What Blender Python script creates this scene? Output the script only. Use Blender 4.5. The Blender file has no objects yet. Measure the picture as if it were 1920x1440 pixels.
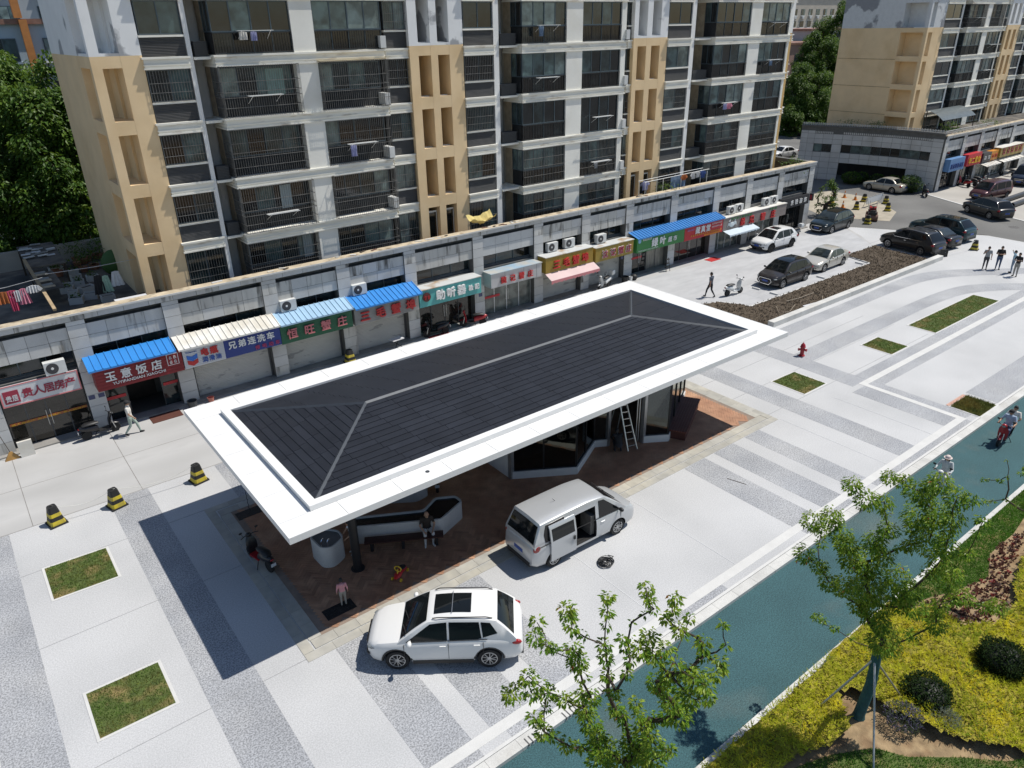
import bpy, bmesh, math, random
from mathutils import Vector, Matrix, Quaternion, noise as mnoise
rnd = random.Random(11)
sc = bpy.context.scene
COL = sc.collection
PI = math.pi
RAD = math.radians

# ---------------------------------------------------------------- camera, sky, sun, exposure
CAMH = 16.8
FPX = 1383.4
MC = ((0.78898412, -0.61420404, -0.01604538),
      (-0.28021505, -0.33646771, -0.89903782),
      (0.54679391, 0.71382272, -0.4375769))
cam = bpy.data.cameras.new('camera')
cam.sensor_fit = 'HORIZONTAL'; cam.sensor_width = 36.0
cam.lens = FPX / 1920 * 36.0
cam.clip_start = 0.2; cam.clip_end = 3000
camo = bpy.data.objects.new('camera', cam); COL.objects.link(camo)
camo.matrix_world = Matrix(((MC[0][0], -MC[1][0], -MC[2][0], 0), (MC[0][1], -MC[1][1], -MC[2][1], 0),
                            (MC[0][2], -MC[1][2], -MC[2][2], CAMH), (0, 0, 0, 1)))
sc.camera = camo

SUN = Vector((0.55, -0.165, 1.0)).normalized()
world = bpy.data.worlds.new('World'); sc.world = world; world.use_nodes = True
wn = world.node_tree.nodes; wl = world.node_tree.links; wn.clear()
sky = wn.new('ShaderNodeTexSky'); sky.sky_type = 'NISHITA'; sky.sun_disc = False
sky.sun_elevation = math.asin(SUN.z); sky.sun_rotation = math.atan2(SUN.x, SUN.y)
sky.air_density = 1.0; sky.dust_density = 0.3; sky.ozone_density = 1.0
bg = wn.new('ShaderNodeBackground'); bg.inputs['Strength'].default_value = 0.09
wo = wn.new('ShaderNodeOutputWorld')
wl.new(sky.outputs[0], bg.inputs[0]); wl.new(bg.outputs[0], wo.inputs[0])
sl = bpy.data.lights.new('sun', 'SUN'); sl.energy = 4.4; sl.angle = RAD(0.53); sl.color = (1.0, 0.955, 0.88)
so = bpy.data.objects.new('sun', sl); COL.objects.link(so)
so.rotation_euler = SUN.to_track_quat('Z', 'Y').to_euler(); so.location = (40, -10, 60)
sc.view_settings.view_transform = 'Standard'; sc.view_settings.look = 'None'
sc.view_settings.exposure = 0.13; sc.view_settings.gamma = 1.0
sc.cycles.max_bounces = 6; sc.cycles.diffuse_bounces = 3; sc.cycles.glossy_bounces = 3
sc.cycles.transmission_bounces = 4; sc.cycles.transparent_max_bounces = 8
sc.cycles.use_denoising = True; sc.cycles.caustics_reflective = False; sc.cycles.caustics_refractive = False

# ---------------------------------------------------------------- photo pixel -> point on a known plane
def ray(px, py):
    a = (px - 960, py - 720, FPX)
    return Vector([sum(MC[r][c] * a[r] for r in range(3)) for c in range(3)])
def G(px, py, z=0.0):
    d = ray(px, py); t = (z - CAMH) / d.z
    return Vector((d.x * t, d.y * t, z))
def YP(px, py, y):
    d = ray(px, py); t = y / d.y
    return Vector((d.x * t, y, CAMH + d.z * t))

# ---------------------------------------------------------------- materials
MATS = {}
def srgb(c):
    if isinstance(c, str):
        c = c.lstrip('#'); c = [int(c[i:i + 2], 16) / 255 for i in (0, 2, 4)]
        return tuple(((x / 12.92) if x <= .04045 else ((x + .055) / 1.055) ** 2.4) for x in c)
    return tuple(c)
def mat(name, colr, rough=.6, metal=0.0, noise=.12, scale=3.0, bump=0.0, bscale=40.0, coat=0.0, spec=.5, detail=4,
        col2=None, mix=(.42, .62), scale2=1.5, stretch=None, speck=None, joints=None, trans=0.0):
    """principled material with world-space noise for tone, an optional second colour in patches, speckles and fine relief"""
    if name in MATS: return MATS[name]
    m = bpy.data.materials.new(name); m.use_nodes = True; MATS[name] = m
    nt = m.node_tree; n = nt.nodes; l = nt.links
    b = n['Principled BSDF']; colr = srgb(colr)
    b.inputs['Roughness'].default_value = rough; b.inputs['Metallic'].default_value = metal
    b.inputs['Specular IOR Level'].default_value = spec
    if coat: b.inputs['Coat Weight'].default_value = coat; b.inputs['Coat Roughness'].default_value = .06
    if trans: b.inputs['Transmission Weight'].default_value = trans
    geo = n.new('ShaderNodeNewGeometry'); pos = geo.outputs['Position']
    if stretch:
        mp = n.new('ShaderNodeMapping'); mp.inputs['Scale'].default_value = stretch
        l.new(pos, mp.inputs[0]); pos = mp.outputs[0]
    cur = None
    def nz(s, d=detail, p=None):
        t = n.new('ShaderNodeTexNoise'); t.inputs['Scale'].default_value = s; t.inputs['Detail'].default_value = d
        l.new(p or pos, t.inputs['Vector']); return t.outputs['Fac']
    rgb = n.new('ShaderNodeRGB'); rgb.outputs[0].default_value = (*colr, 1); cur = rgb.outputs[0]
    if col2 is not None:
        r = n.new('ShaderNodeMapRange'); r.inputs['From Min'].default_value = mix[0]; r.inputs['From Max'].default_value = mix[1]
        l.new(nz(scale2, 6), r.inputs['Value'])
        x = n.new('ShaderNodeMix'); x.data_type = 'RGBA'; l.new(r.outputs[0], x.inputs['Factor'])
        l.new(cur, x.inputs['A']); x.inputs['B'].default_value = (*srgb(col2), 1); cur = x.outputs['Result']
    if speck:
        sc_, lo, hi, amt = speck
        r = n.new('ShaderNodeMapRange'); r.inputs['From Min'].default_value = lo; r.inputs['From Max'].default_value = hi
        r.inputs['To Min'].default_value = 1 - amt; r.inputs['To Max'].default_value = 1 + amt * .5
        l.new(nz(sc_, 2), r.inputs['Value'])
        h = n.new('ShaderNodeHueSaturation'); l.new(r.outputs[0], h.inputs['Value']); l.new(cur, h.inputs['Color']); cur = h.outputs[0]
    if noise:
        r = n.new('ShaderNodeMapRange'); r.inputs['From Min'].default_value = .3; r.inputs['From Max'].default_value = .7
        r.inputs['To Min'].default_value = 1 - noise; r.inputs['To Max'].default_value = 1 + noise
        l.new(nz(scale), r.inputs['Value'])
        h = n.new('ShaderNodeHueSaturation'); l.new(r.outputs[0], h.inputs['Value']); l.new(cur, h.inputs['Color']); cur = h.outputs[0]
    l.new(cur, b.inputs['Base Color'])
    if bump:
        bp = n.new('ShaderNodeBump'); bp.inputs['Strength'].default_value = bump; bp.inputs['Distance'].default_value = .02
        l.new(nz(bscale, 3), bp.inputs['Height']); l.new(bp.outputs[0], b.inputs['Normal'])
    return m
def objrand(m, amt):
    """vary tone a little from piece to piece"""
    nt = m.node_tree; n = nt.nodes; l = nt.links; b = n['Principled BSDF']
    src = b.inputs['Base Color'].links[0].from_socket
    oi = n.new('ShaderNodeObjectInfo'); r = n.new('ShaderNodeMapRange')
    r.inputs['To Min'].default_value = 1 - amt; r.inputs['To Max'].default_value = 1 + amt
    l.new(oi.outputs['Random'], r.inputs['Value'])
    h = n.new('ShaderNodeHueSaturation'); l.new(r.outputs[0], h.inputs['Value']); l.new(src, h.inputs['Color'])
    l.new(h.outputs[0], b.inputs['Base Color']); return m
def leafmat(name, colr, col2=None, tr=.35, rough=.5, spec=.3):
    if name in MATS: return MATS[name]
    m = mat(name, colr, rough=rough, noise=.35, scale=6.0, col2=col2, scale2=.9, mix=(.4, .6), spec=spec)
    n = m.node_tree.nodes; l = m.node_tree.links; b = n['Principled BSDF']; out = n['Material Output']
    t = n.new('ShaderNodeBsdfTranslucent'); src = b.inputs['Base Color'].links[0].from_socket
    h = n.new('ShaderNodeHueSaturation'); h.inputs['Value'].default_value = 1.5; h.inputs['Hue'].default_value = .485
    l.new(src, h.inputs['Color']); l.new(h.outputs[0], t.inputs['Color'])
    mx = n.new('ShaderNodeMixShader'); mx.inputs[0].default_value = tr
    l.new(b.outputs[0], mx.inputs[1]); l.new(t.outputs[0], mx.inputs[2]); l.new(mx.outputs[0], out.inputs[0]); return m
def glassmat(name, tint=(.6, .7, .7), t=.75, rough=.02):
    """thin pane: clear tinted layer under a fresnel reflection"""
    if name in MATS: return MATS[name]
    m = bpy.data.materials.new(name); m.use_nodes = True; MATS[name] = m
    n = m.node_tree.nodes; l = m.node_tree.links; n.clear()
    o = n.new('ShaderNodeOutputMaterial'); tp = n.new('ShaderNodeBsdfTransparent'); tp.inputs[0].default_value = (*[c * t for c in tint], 1)
    g = n.new('ShaderNodeBsdfGlossy'); g.inputs['Roughness'].default_value = rough; g.inputs[0].default_value = (.9, .95, .95, 1)
    fr = n.new('ShaderNodeFresnel'); fr.inputs[0].default_value = 1.5
    a = n.new('ShaderNodeMath'); a.operation = 'MULTIPLY_ADD'; a.inputs[1].default_value = 1.0; a.inputs[2].default_value = .04
    l.new(fr.outputs[0], a.inputs[0]); mx = n.new('ShaderNodeMixShader'); l.new(a.outputs[0], mx.inputs[0])
    l.new(tp.outputs[0], mx.inputs[1]); l.new(g.outputs[0], mx.inputs[2]); l.new(mx.outputs[0], o.inputs[0]); return m

# ---------------------------------------------------------------- mesh builder
class MB:
    def __init__(s, T=None): s.v = []; s.f = []; s.fm = []; s.mi = 0; s.T = T
    def add(s, vs, fs):
        o = len(s.v)
        for v in vs:
            v = Vector(v); s.v.append(tuple(s.T @ v) if s.T else tuple(v))
        for f in fs: s.f.append([i + o for i in f]); s.fm.append(s.mi)
        return s
    def m(s, i): s.mi = i; return s
    def poly(s, pts): return s.add(pts, [list(range(len(pts)))])
    def box(s, x0, x1, y0, y1, z0, z1):
        return s.add([(x0, y0, z0), (x1, y0, z0), (x1, y1, z0), (x0, y1, z0), (x0, y0, z1), (x1, y0, z1), (x1, y1, z1), (x0, y1, z1)],
                     [(0, 3, 2, 1), (4, 5, 6, 7), (0, 1, 5, 4), (1, 2, 6, 5), (2, 3, 7, 6), (3, 0, 4, 7)])
    def prism(s, pts, z0, z1):
        n = len(pts); a = sum(pts[i][0] * pts[(i + 1) % n][1] - pts[(i + 1) % n][0] * pts[i][1] for i in range(n))
        if a < 0: pts = pts[::-1]
        vs = [(p[0], p[1], z0) for p in pts] + [(p[0], p[1], z1) for p in pts]
        return s.add(vs, [list(range(n))[::-1], list(range(n, 2 * n))] + [(i, (i + 1) % n, n + (i + 1) % n, n + i) for i in range(n)])
    def bar(s, a, b, w, h=None, up=(0, 0, 1)):
        a = Vector(a); b = Vector(b); h = h or w; d = (b - a).normalized(); u = Vector(up)
        if abs(d.dot(u)) > .98: u = Vector((1, 0, 0))
        r = d.cross(u).normalized(); u = r.cross(d)
        vs = []
        for p in (a, b):
            for i, j in ((-1, -1), (1, -1), (1, 1), (-1, 1)): vs.append(p + r * (i * w / 2) + u * (j * h / 2))
        return s.add(vs, [(0, 1, 2, 3), (7, 6, 5, 4), (0, 4, 5, 1), (1, 5, 6, 2), (2, 6, 7, 3), (3, 7, 4, 0)])
    def tube(s, pts, rad, n=8, caps=True):
        pts = [Vector(p) for p in pts]; k = len(pts)
        rs = rad if isinstance(rad, (list, tuple)) else [rad] * k
        vs = []; u = None
        for i, p in enumerate(pts):
            d = (pts[min(i + 1, k - 1)] - pts[max(i - 1, 0)]).normalized()
            if u is None: u = d.orthogonal().normalized()
            else:
                u = (u - d * u.dot(d))
                u = u.normalized() if u.length > 1e-6 else d.orthogonal().normalized()
            w = d.cross(u)
            for j in range(n):
                a = 2 * PI * j / n; vs.append(p + (u * math.cos(a) + w * math.sin(a)) * rs[i])
        fs = [(i * n + j, i * n + (j + 1) % n, (i + 1) * n + (j + 1) % n, (i + 1) * n + j) for i in range(k - 1) for j in range(n)]
        if caps: fs += [list(range(n))[::-1], list(range((k - 1) * n, k * n))]
        return s.add(vs, fs)
    def lathe(s, prof, n=16, M=None, caps=True):
        vs = []; M = M or Matrix()
        for r, z in prof:
            for j in range(n):
                a = 2 * PI * j / n; vs.append(M @ Vector((r * math.cos(a), r * math.sin(a), z)))
        k = len(prof)
        fs = [(i * n + j, i * n + (j + 1) % n, (i + 1) * n + (j + 1) % n, (i + 1) * n + j) for i in range(k - 1) for j in range(n)]
        if caps: fs += [list(range(n))[::-1], list(range((k - 1) * n, k * n))]
        return s.add(vs, fs)
    def loft(s, rings, caps=True, closed=True):
        n = len(rings[0]); k = len(rings); vs = [p for r in rings for p in r]
        fs = [(i * n + j, i * n + (j + 1) % n, (i + 1) * n + (j + 1) % n, (i + 1) * n + j) for i in range(k - 1) for j in range(n if closed else n - 1)]
        if caps: fs += [list(range(n))[::-1], list(range((k - 1) * n, k * n))]
        return s.add(vs, fs)
    def ball(s, c, r, n=10, k=6):
        rx, ry, rz = r if isinstance(r, (tuple, list)) else (r, r, r); c = Vector(c); vs = []
        for i in range(1, k):
            t = PI * i / k
            for j in range(n):
                a = 2 * PI * j / n; vs.append(c + Vector((rx * math.sin(t) * math.cos(a), ry * math.sin(t) * math.sin(a), -rz * math.cos(t))))
        o = len(vs); vs += [c - Vector((0, 0, rz)), c + Vector((0, 0, rz))]
        fs = [(i * n + j, i * n + (j + 1) % n, (i + 1) * n + (j + 1) % n, (i + 1) * n + j) for i in range(k - 2) for j in range(n)]
        fs += [(o, (j + 1) % n, j) for j in range(n)] + [(o + 1, (k - 2) * n + j, (k - 2) * n + (j + 1) % n) for j in range(n)]
        return s.add(vs, fs)
    def mesh(s, name, mats, smooth=None):
        me = bpy.data.meshes.new(name); me.from_pydata(s.v, [], s.f)
        for m in (mats if isinstance(mats, (list, tuple)) else [mats]): me.materials.append(m)
        if len(me.materials) > 1: me.polygons.foreach_set('material_index', s.fm)
        if smooth is not None:
            me.polygons.foreach_set('use_smooth', [True] * len(me.polygons)); me.set_sharp_from_angle(angle=RAD(smooth))
        me.update(); return me
    def build(s, name, mats, parent=None, smooth=None, loc=None):
        o = bpy.data.objects.new(name, s.mesh(name, mats, smooth)); COL.objects.link(o)
        if parent: o.parent = parent
        if loc: o.location = loc
        return o
def box(x0, x1, y0, y1, z0, z1): return MB().box(x0, x1, y0, y1, z0, z1)
def obj(name, me, parent=None, loc=None, rot=None, scale=None):
    o = bpy.data.objects.new(name, me); COL.objects.link(o)
    if parent: o.parent = parent
    if loc is not None: o.location = loc
    if rot is not None: o.rotation_euler = rot
    if scale is not None: o.scale = scale
    return o
def tag(o, label=None, cat=None, group=None, kind=None):
    if label: o['label'] = label
    if cat: o['category'] = cat
    if group: o['group'] = group
    if kind: o['kind'] = kind
    return o
def thing(name, loc, rz, label, cat, group=None):
    e = bpy.data.objects.new(name, None); COL.objects.link(e); e.empty_display_size = .2
    e.location = loc; e.rotation_euler = (0, 0, rz); return tag(e, label, cat, group)
def copy_tree(o, parent=None):
    c = o.copy(); COL.objects.link(c); c.parent = parent
    for ch in list(o.children): copy_tree(ch, c)
    return c
def struct(name, mb, m, smooth=None): return tag(mb.build(name, m, smooth=smooth), kind='structure')
def evalmesh(o):
    dg = bpy.context.evaluated_depsgraph_get(); dg.update()
    return bpy.data.meshes.new_from_object(o.evaluated_get(dg))
def textmesh(s, size, depth=.02, off=0.0, shear=0.0, align='LEFT', spacing=1.0):
    """flat lettering as a mesh in the XZ plane facing -Y, lower-left at the origin"""
    c = bpy.data.curves.new('t', 'FONT'); c.body = s; c.size = size; c.extrude = depth / 2; c.resolution_u = 2
    c.shear = shear; c.align_x = align; c.space_character = spacing
    o = bpy.data.objects.new('t', c); COL.objects.link(o)
    me = evalmesh(o); bpy.data.objects.remove(o); bpy.data.curves.remove(c)
    if off:                                   # heavier strokes: the same glyph laid a few times, each 2 mm prouder
        bm = bmesh.new(); b = off * .8
        for i, (dx, dy) in enumerate(((0, 0), (b, 0), (-b, 0), (0, b), (0, -b))):
            m2 = me.copy(); m2.transform(Matrix.Translation((dx, dy, .002 * i))); bm.from_mesh(m2); bpy.data.meshes.remove(m2)
        bm.to_mesh(me); bm.free()
    me.transform(Matrix(((1, 0, 0, 0), (0, 0, -1, 0), (0, 1, 0, 0), (0, 0, 0, 1)))); return me
def marks(name, n, x0, x1, z, h, y, m, parent, depth):
    """print too blurred to read in the photograph: rows of plain strokes at its place and size"""
    rg_ = random.Random(int(x0 * 100) + n); mb = MB(); w = (x1 - x0) / n
    for i in range(n):
        a = x0 + w * i + w * .08; b = x0 + w * (i + 1) - w * .10; t = h * .11; yy = y
        for k in range(3): zz = z + h * (.06 + .38 * k); mb.box(a + rg_.uniform(0, .25) * w, b - rg_.uniform(0, .25) * w, yy - depth / 2, yy + depth / 2, zz, zz + t)
        for k in range(2): xx = a + (b - a) * (.25 + .42 * k); mb.box(xx, xx + t * .8, yy - depth / 2 - .002, yy + depth / 2 - .003, z, z + h * rg_.uniform(.6, .95))
    return mb.build(name, m, parent)
def lettering(name, s, x0, x1, z, size, y, m, parent, depth=.03, off=0.0, squash=1.0):
    """text fitted between x0 and x1 with its baseline at z, standing proud of the plane y"""
    if s[0] == "~": return marks("small_print", len(s) - 1, x0, x1, z, size * .8, y, m, parent, depth)
    me = textmesh(s, size, depth, off); me.materials.clear(); me.materials.append(m)
    xs = [v.co.x for v in me.vertices]; a = min(xs); b = max(xs); k = (x1 - x0) / (b - a)
    me.transform(Matrix.Translation((x0, y, z)) @ Matrix.Diagonal((k, 1, squash, 1)) @ Matrix.Translation((-a, 0, 0)))
    return obj(name, me, parent)
def chars(name, s, x0, x1, z, size, y, m, parent, depth=.05, off=0.0, wk=1.0):
    """separate characters spread evenly from x0 to x1"""
    if s[0] == "~": return marks(name + "_row", len(s) - 1, x0, x1, z, size, y, m, parent, depth)
    n = len(s); w = (x1 - x0) / n
    for i, ch in enumerate(s):
        me = textmesh(ch, size, depth, off); me.materials.clear(); me.materials.append(m)
        me.transform(Matrix.Translation((x0 + w * (i + .5) - size * wk * .5, y, z)) @ Matrix.Diagonal((wk, 1, 1, 1)))
        obj(name, me, parent)
def apply_bool(me, cutters, keepmats=True):
    o = bpy.data.objects.new('tmp', me); COL.objects.link(o); cs = []
    for cme in cutters:
        c = bpy.data.objects.new('cut', cme); COL.objects.link(c); cs.append(c)
        md = o.modifiers.new('b', 'BOOLEAN'); md.operation = 'DIFFERENCE'; md.solver = 'EXACT'; md.object = c
    r = evalmesh(o); bpy.data.objects.remove(o)
    for c in cs: bpy.data.objects.remove(c)
    return r
def inpoly(x, y, P):
    c = False; n = len(P)
    for i in range(n):
        x1, y1 = P[i][0], P[i][1]; x2, y2 = P[(i + 1) % n][0], P[(i + 1) % n][1]
        if (y1 > y) != (y2 > y) and x < (x2 - x1) * (y - y1) / (y2 - y1) + x1: c = not c
    return c
def tri_pts(P, n, rg):
    xs = [p[0] for p in P]; ys = [p[1] for p in P]; out = []
    while len(out) < n:
        x = rg.uniform(min(xs), max(xs)); y = rg.uniform(min(ys), max(ys))
        if inpoly(x, y, P): out.append((x, y))
    return out
# ================================================================ THE SETTING: ground, plaza, lane, street
granite = mat('granite_light', (.505, .508, .512), rough=.75, noise=.07, scale=.22, speck=(26, .34, .66, .16), detail=5, col2=(.45, .455, .46), scale2=.25, mix=(.45, .7))
granite_d = mat('granite_dark', (.335, .345, .365), rough=.75, noise=.10, scale=.5, speck=(22, .36, .62, .42), col2=(.40, .405, .415), scale2=.45, mix=(.42, .68))
stone_w = mat('stone_white', (.585, .582, .565), rough=.7, noise=.05, scale=2.0, speck=(50, .35, .65, .06))
kerbst = mat('kerb_stone', (.56, .555, .53), rough=.75, noise=.10, scale=1.5, speck=(45, .35, .65, .12), col2=(.47, .455, .42), scale2=.8, mix=(.5, .75)); objrand(kerbst, .05)
concrete = mat('concrete', (.445, .442, .435), rough=.85, noise=.07, scale=.7, col2=(.375, .372, .365), scale2=.35, mix=(.42, .66), bump=.15, bscale=30, stretch=(1, 2.2, 1))
conc_new = mat('concrete_new', (.44, .445, .455), rough=.85, noise=.06, scale=.8, col2=(.385, .39, .40), scale2=.3, mix=(.42, .66), stretch=(1.2, 3.0, 1), bump=.1, bscale=40)
asphalt = mat('asphalt_old', (.17, .168, .16), rough=.9, noise=.14, scale=.5, col2=(.125, .123, .118), scale2=.25, mix=(.4, .62), speck=(30, .3, .7, .2))
tealrub = mat('teal_rubber', (.041, .108, .120), rough=.9, noise=.10, scale=.6, speck=(28, .34, .66, .42), col2=(.105, .140, .132), scale2=.35, mix=(.56, .78), bump=.5, bscale=60)
soilm = mat('soil_brown', (.080, .060, .040), rough=.95, noise=.35, scale=7, bump=1.0, bscale=14)
soil_lt = mat('soil_sand', (.30, .215, .12), rough=.95, noise=.25, scale=3, col2=(.20, .13, .07), scale2=2.2, bump=1.0, bscale=12)
darkline = mat('joint_dark', (.10, .10, .10), rough=.9, noise=.1)
joint_s = mat('joint_soft', (.33, .335, .34), rough=.9, noise=.15, scale=2)
joint_w = mat('joint_pale', (.62, .625, .63), rough=.9, noise=.05, scale=2)
chest = mat('brick_paver', (.315, .165, .098), rough=.75, noise=.16, scale=2.5, col2=(.40, .235, .145), scale2=.8, mix=(.45, .7), bump=.2); objrand(chest, .20)
grout = mat('brick_grout', (.25, .19, .15), rough=.95, noise=.15)
greyst = mat('border_stone', (.37, .36, .325), rough=.8, noise=.10, scale=3, col2=(.43, .405, .34), scale2=.6, mix=(.45, .65)); objrand(greyst, .08)
grassm = leafmat('grass_blade', (.080, .165, .020), (.155, .155, .036), tr=.25, rough=.7)
lawn_g = leafmat('lawn_blade', (.068, .20, .018), (.095, .23, .026), tr=.3, rough=.7)
turf = mat('turf_soil', (.075, .105, .024), rough=.95, noise=.3, scale=5, col2=(.20, .155, .06), scale2=1.3, mix=(.5, .66), bump=.8, bscale=30)

struct('ground', box(-900, 900, -900, 900, -.6, -.17), mat('far_ground', (.16, .16, .14), rough=.95, noise=.25, scale=.05))
struct('street_asphalt', MB().prism([(62, -300), (400, -300), (400, 300), (62, 300)], -.17, -.012), asphalt)
plz = [(-40, 10.6), (69.8, 10.6), (69.8, 24.2), (66.0, 30.0), (63.9, 33.4), (63.4, 36.5), (36.6, 36.5), (36.6, 29.28), (-40, 29.28)]
plaza = struct('plaza', MB().prism(plz, -.165, 0), granite)
struct('forecourt', MB().prism([(-40, 29.28), (36.9, 29.28), (36.9, 26.55), (38.9, 26.55), (54.6, 26.55), (54.6, 28.7), (59.6, 28.7), (62.0, 31.2), (63.6, 33.4), (63.2, 36.4), (-40, 36.4)], -.16, .004), concrete)
struct('parking_area', MB().prism([(37.2, 26.6), (54.7, 26.6), (54.9, 28.7), (59.6, 28.7), (63.2, 33.2), (62.8, 35.0), (37.2, 35.0)], -.15, .008), conc_new)
tag(MB().prism([(68.8, 32.2), (72.8, 33.6), (77.2, 38.6), (77.0, 44.0), (69.6, 43.5), (66.0, 37.0)], -.1, -.007).build('paving_patch', mat('paved_patch', (.36, .32, .25), rough=.9, noise=.15, scale=1.0)), kind='structure')
struct('shop_forecourt', MB().prism([(77.4, 24.0), (79.5, 29.0), (82.9, 35.6), (140, 35.6), (140, 20), (120, 14), (77.4, 14)], -.16, .002), mat('concrete_warm', (.42, .40, .365), rough=.9, noise=.08, scale=.6, col2=(.36, .34, .31), scale2=.3))
kw = MB()
for a, b in (((77.35, 23.5), (79.45, 29.0)), ((79.45, 29.0), (82.85, 35.6))): kw.bar((*a, -.03), (*b, -.03), .22, .12)
struct('shop_kerb', kw, stone_w)
kw = MB()
for a, b in (((69.85, 10.2), (69.85, 24.2)), ((69.85, 24.2), (66.05, 30.05)), ((66.05, 30.05), (63.95, 33.45))): kw.bar((*a, -.045), (*b, -.045), .12, .1)
struct('plaza_edge', kw, stone_w)
struct('bike_lane', box(-40, 69, 7.1, 10.26, -.4, -.11), tealrub)
struct('verge', box(-60, 69, -60, 6.98, -.5, .03), soil_lt)

# kerbs of separate stones along the lane
def stones(root, name, a, b, z0, z1, width, ln, m, gap=.008, lim=None):
    """a row of kerb stones from a to b (flat ends), each its own object"""
    a = Vector((*a, 0)); b = Vector((*b, 0)); d = (b - a); L = d.length; n = max(1, round(L / ln)); s = L / n; d.normalize()
    me = MB().box(gap / 2, s - gap / 2, -width / 2, width / 2, z0, z1)
    me = me.mesh(name, m); ang = math.atan2(d.y, d.x)
    for i in range(n):
        p = a + d * (s * i); obj(name, me, root, (p.x, p.y, 0), (0, 0, ang))
k1 = struct('lane_kerb', box(-40, 69, 10.27, 10.59, -.4, -.03), stone_w)
stones(k1, 'kerb_stone', (-3.0, 10.42), (45.0, 10.42), -.2, .012, .33, 1.0, kerbst)
k2 = struct('verge_kerb', box(-40, 69, 6.99, 7.09, -.4, .0), stone_w)
stones(k2, 'kerb_stone', (6.0, 7.03), (42.0, 7.03), -.3, .07, .16, 1.0, kerbst)

# paving strips, all children of the plaza, each a 4 mm sheet on the one below
def strip(name, x0, x1, y0, y1, z, m): return box(x0, x1, y0, y1, -.01, z).build(name, m, plaza)
strip('stone_band', -40, 34.66, 10.96, 11.29, .009, stone_w)
strip('stone_band', 34.66, 34.98, 10.96, 15.74, .009, stone_w)
strip('stone_band', 34.66, 69.8, 15.742, 16.08, .009, stone_w)
strip('stone_band', -40, 45, 10.60, 10.70, .009, stone_w)
for x0, x1 in ((-2.72, -1.33), (2.09, 3.55), (6.25, 7.6)): strip('dark_strip', x0, x1, 16.44, 29.27, .004, granite_d)
strip('dark_strip', -40, -5.4, 11.3, 29.27, .004, granite_d)
for x0, x1 in ((-2.72, -1.33), (2.09, 3.55)): strip('dark_strip', x0, x1, 11.295, 16.438, .004, granite_d)
for x0, x1 in ((5.72, 7.12), (7.72, 9.05), (9.85, 11.0), (21.55, 22.88), (23.5, 24.83), (25.65, 26.72)): strip('dark_strip', x0, x1, 11.295, 16.41, .004, granite_d)
strip('dark_strip', 29.4, 30.72, 11.295, 23.0, .004, granite_d); strip('dark_strip', 34.12, 35.42, 16.085, 23.0, .004, granite_d)
for x0, x1 in ((-1.2, .6), (2.1, 4.0), (5.7, 7.1), (8.0, 9.6), (14.5, 17.0), (21.6, 24.8), (26.5, 34.9)): strip('dark_strip', x0, x1, 10.705, 10.955, .004, granite_d)
strip('dark_strip', 33.5, 34.65, 11.3, 15.74, .004, granite_d); strip('dark_strip', 34.99, 35.55, 11.0, 15.735, .004, granite_d)
strip('dark_strip', 35.43, 69.7, 16.085, 16.72, .004, granite_d); strip('dark_strip', 35.56, 69.7, 15.2, 15.735, .004, granite_d)
strip('dark_strip', 37.75, 69.7, 10.72, 12.2, .004, granite_d)
strip('dark_strip', 35.44, 44.0, 19.15, 20.3, .004, granite_d)
strip('dark_strip', 35.44, 47.42, 22.09, 23.05, .004, granite_d)
P = lambda *q: [(G(1640 + x / 6.857, 380 + y / 6.857)).xy for x, y in q]
def arc_band(up, lo):
    def sm(pts):
        for _ in range(3):
            o = [pts[0]]
            for a, b in zip(pts, pts[1:]): o += [a * .75 + b * .25, a * .25 + b * .75]
            pts = o + [pts[-1]]
        return pts
    up = sm([Vector(p) for p in up]); lo = sm([Vector(p) for p in lo])
    mb = MB(); n = len(up)
    for i in range(n - 1): mb.poly([(*lo[i], .004), (*lo[i + 1], .004), (*up[i + 1], .004), (*up[i], .004)])
    mb.build('curved_strip', granite_d, plaza)
arc_band([(47.42, 23.05), (52, 23.2), (55.5, 23.0), (58.7, 21.4), (62, 18.6), (66, 16.8)], [(47.42, 22.09), (51, 22.05), (54.3, 21.8), (57.15, 20.6), (60.5, 18.0), (64.5, 16.8)])
arc_band([(44.0, 20.3), (48, 20.25), (52, 20.15), (55, 19.7), (57.2, 18.2), (58.8, 16.75)], [(44.0, 19.15), (47.9, 19.2), (50.8, 19.1), (53.4, 18.75), (55.4, 17.7), (56.7, 16.75)])
# saw-cut joints
for y in (16.6, 22.05, 26.22): strip('joint', -8, 4.85 if y < 26.2 else 30, y - .008, y + .008, .0075, joint_s)
for x, y0, y1 in ((14.2, 11.3, 16.4), (18.2, 11.3, 16.4), (32.3, 11.3, 16.0), (28.35, 11.3, 16.4)): strip('joint', x - .01, x + .01, y0, y1, .0075, joint_w)
for y in (17.0, 19.05, 21.0): strip('joint', 28.3, 44, y - .009, y + .009, .0075, joint_s)
fc = bpy.data.objects['forecourt']
for x in (-.54, 3.37, 8.4, 13.5, 18.6, 23.7, 28.8, 33.9): box(x - .012, x + .012, 29.3, 35.9, 0, .0055).build('joint', mat('joint_brown', (.2, .19, .175), noise=.2), fc)
for y in (29.31, 32.6): box(-8, 36.8, y - .012, y + .012, 0, .0058).build('joint', MATS['joint_brown'], fc)
pk = bpy.data.objects['parking_area']
for x in (41.9, 45.6, 49.9, 54.0): box(x - .012, x + .012, 26.7, 29.4, 0, .0095).build('joint', joint_s, pk)
box(37.3, 63, 29.4, 29.425, 0, .0096).build('joint', joint_s, pk)
box(54.62, 60.0, 28.72, 28.86, -.1, .014).build('edge_stone', stone_w, pk)
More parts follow.
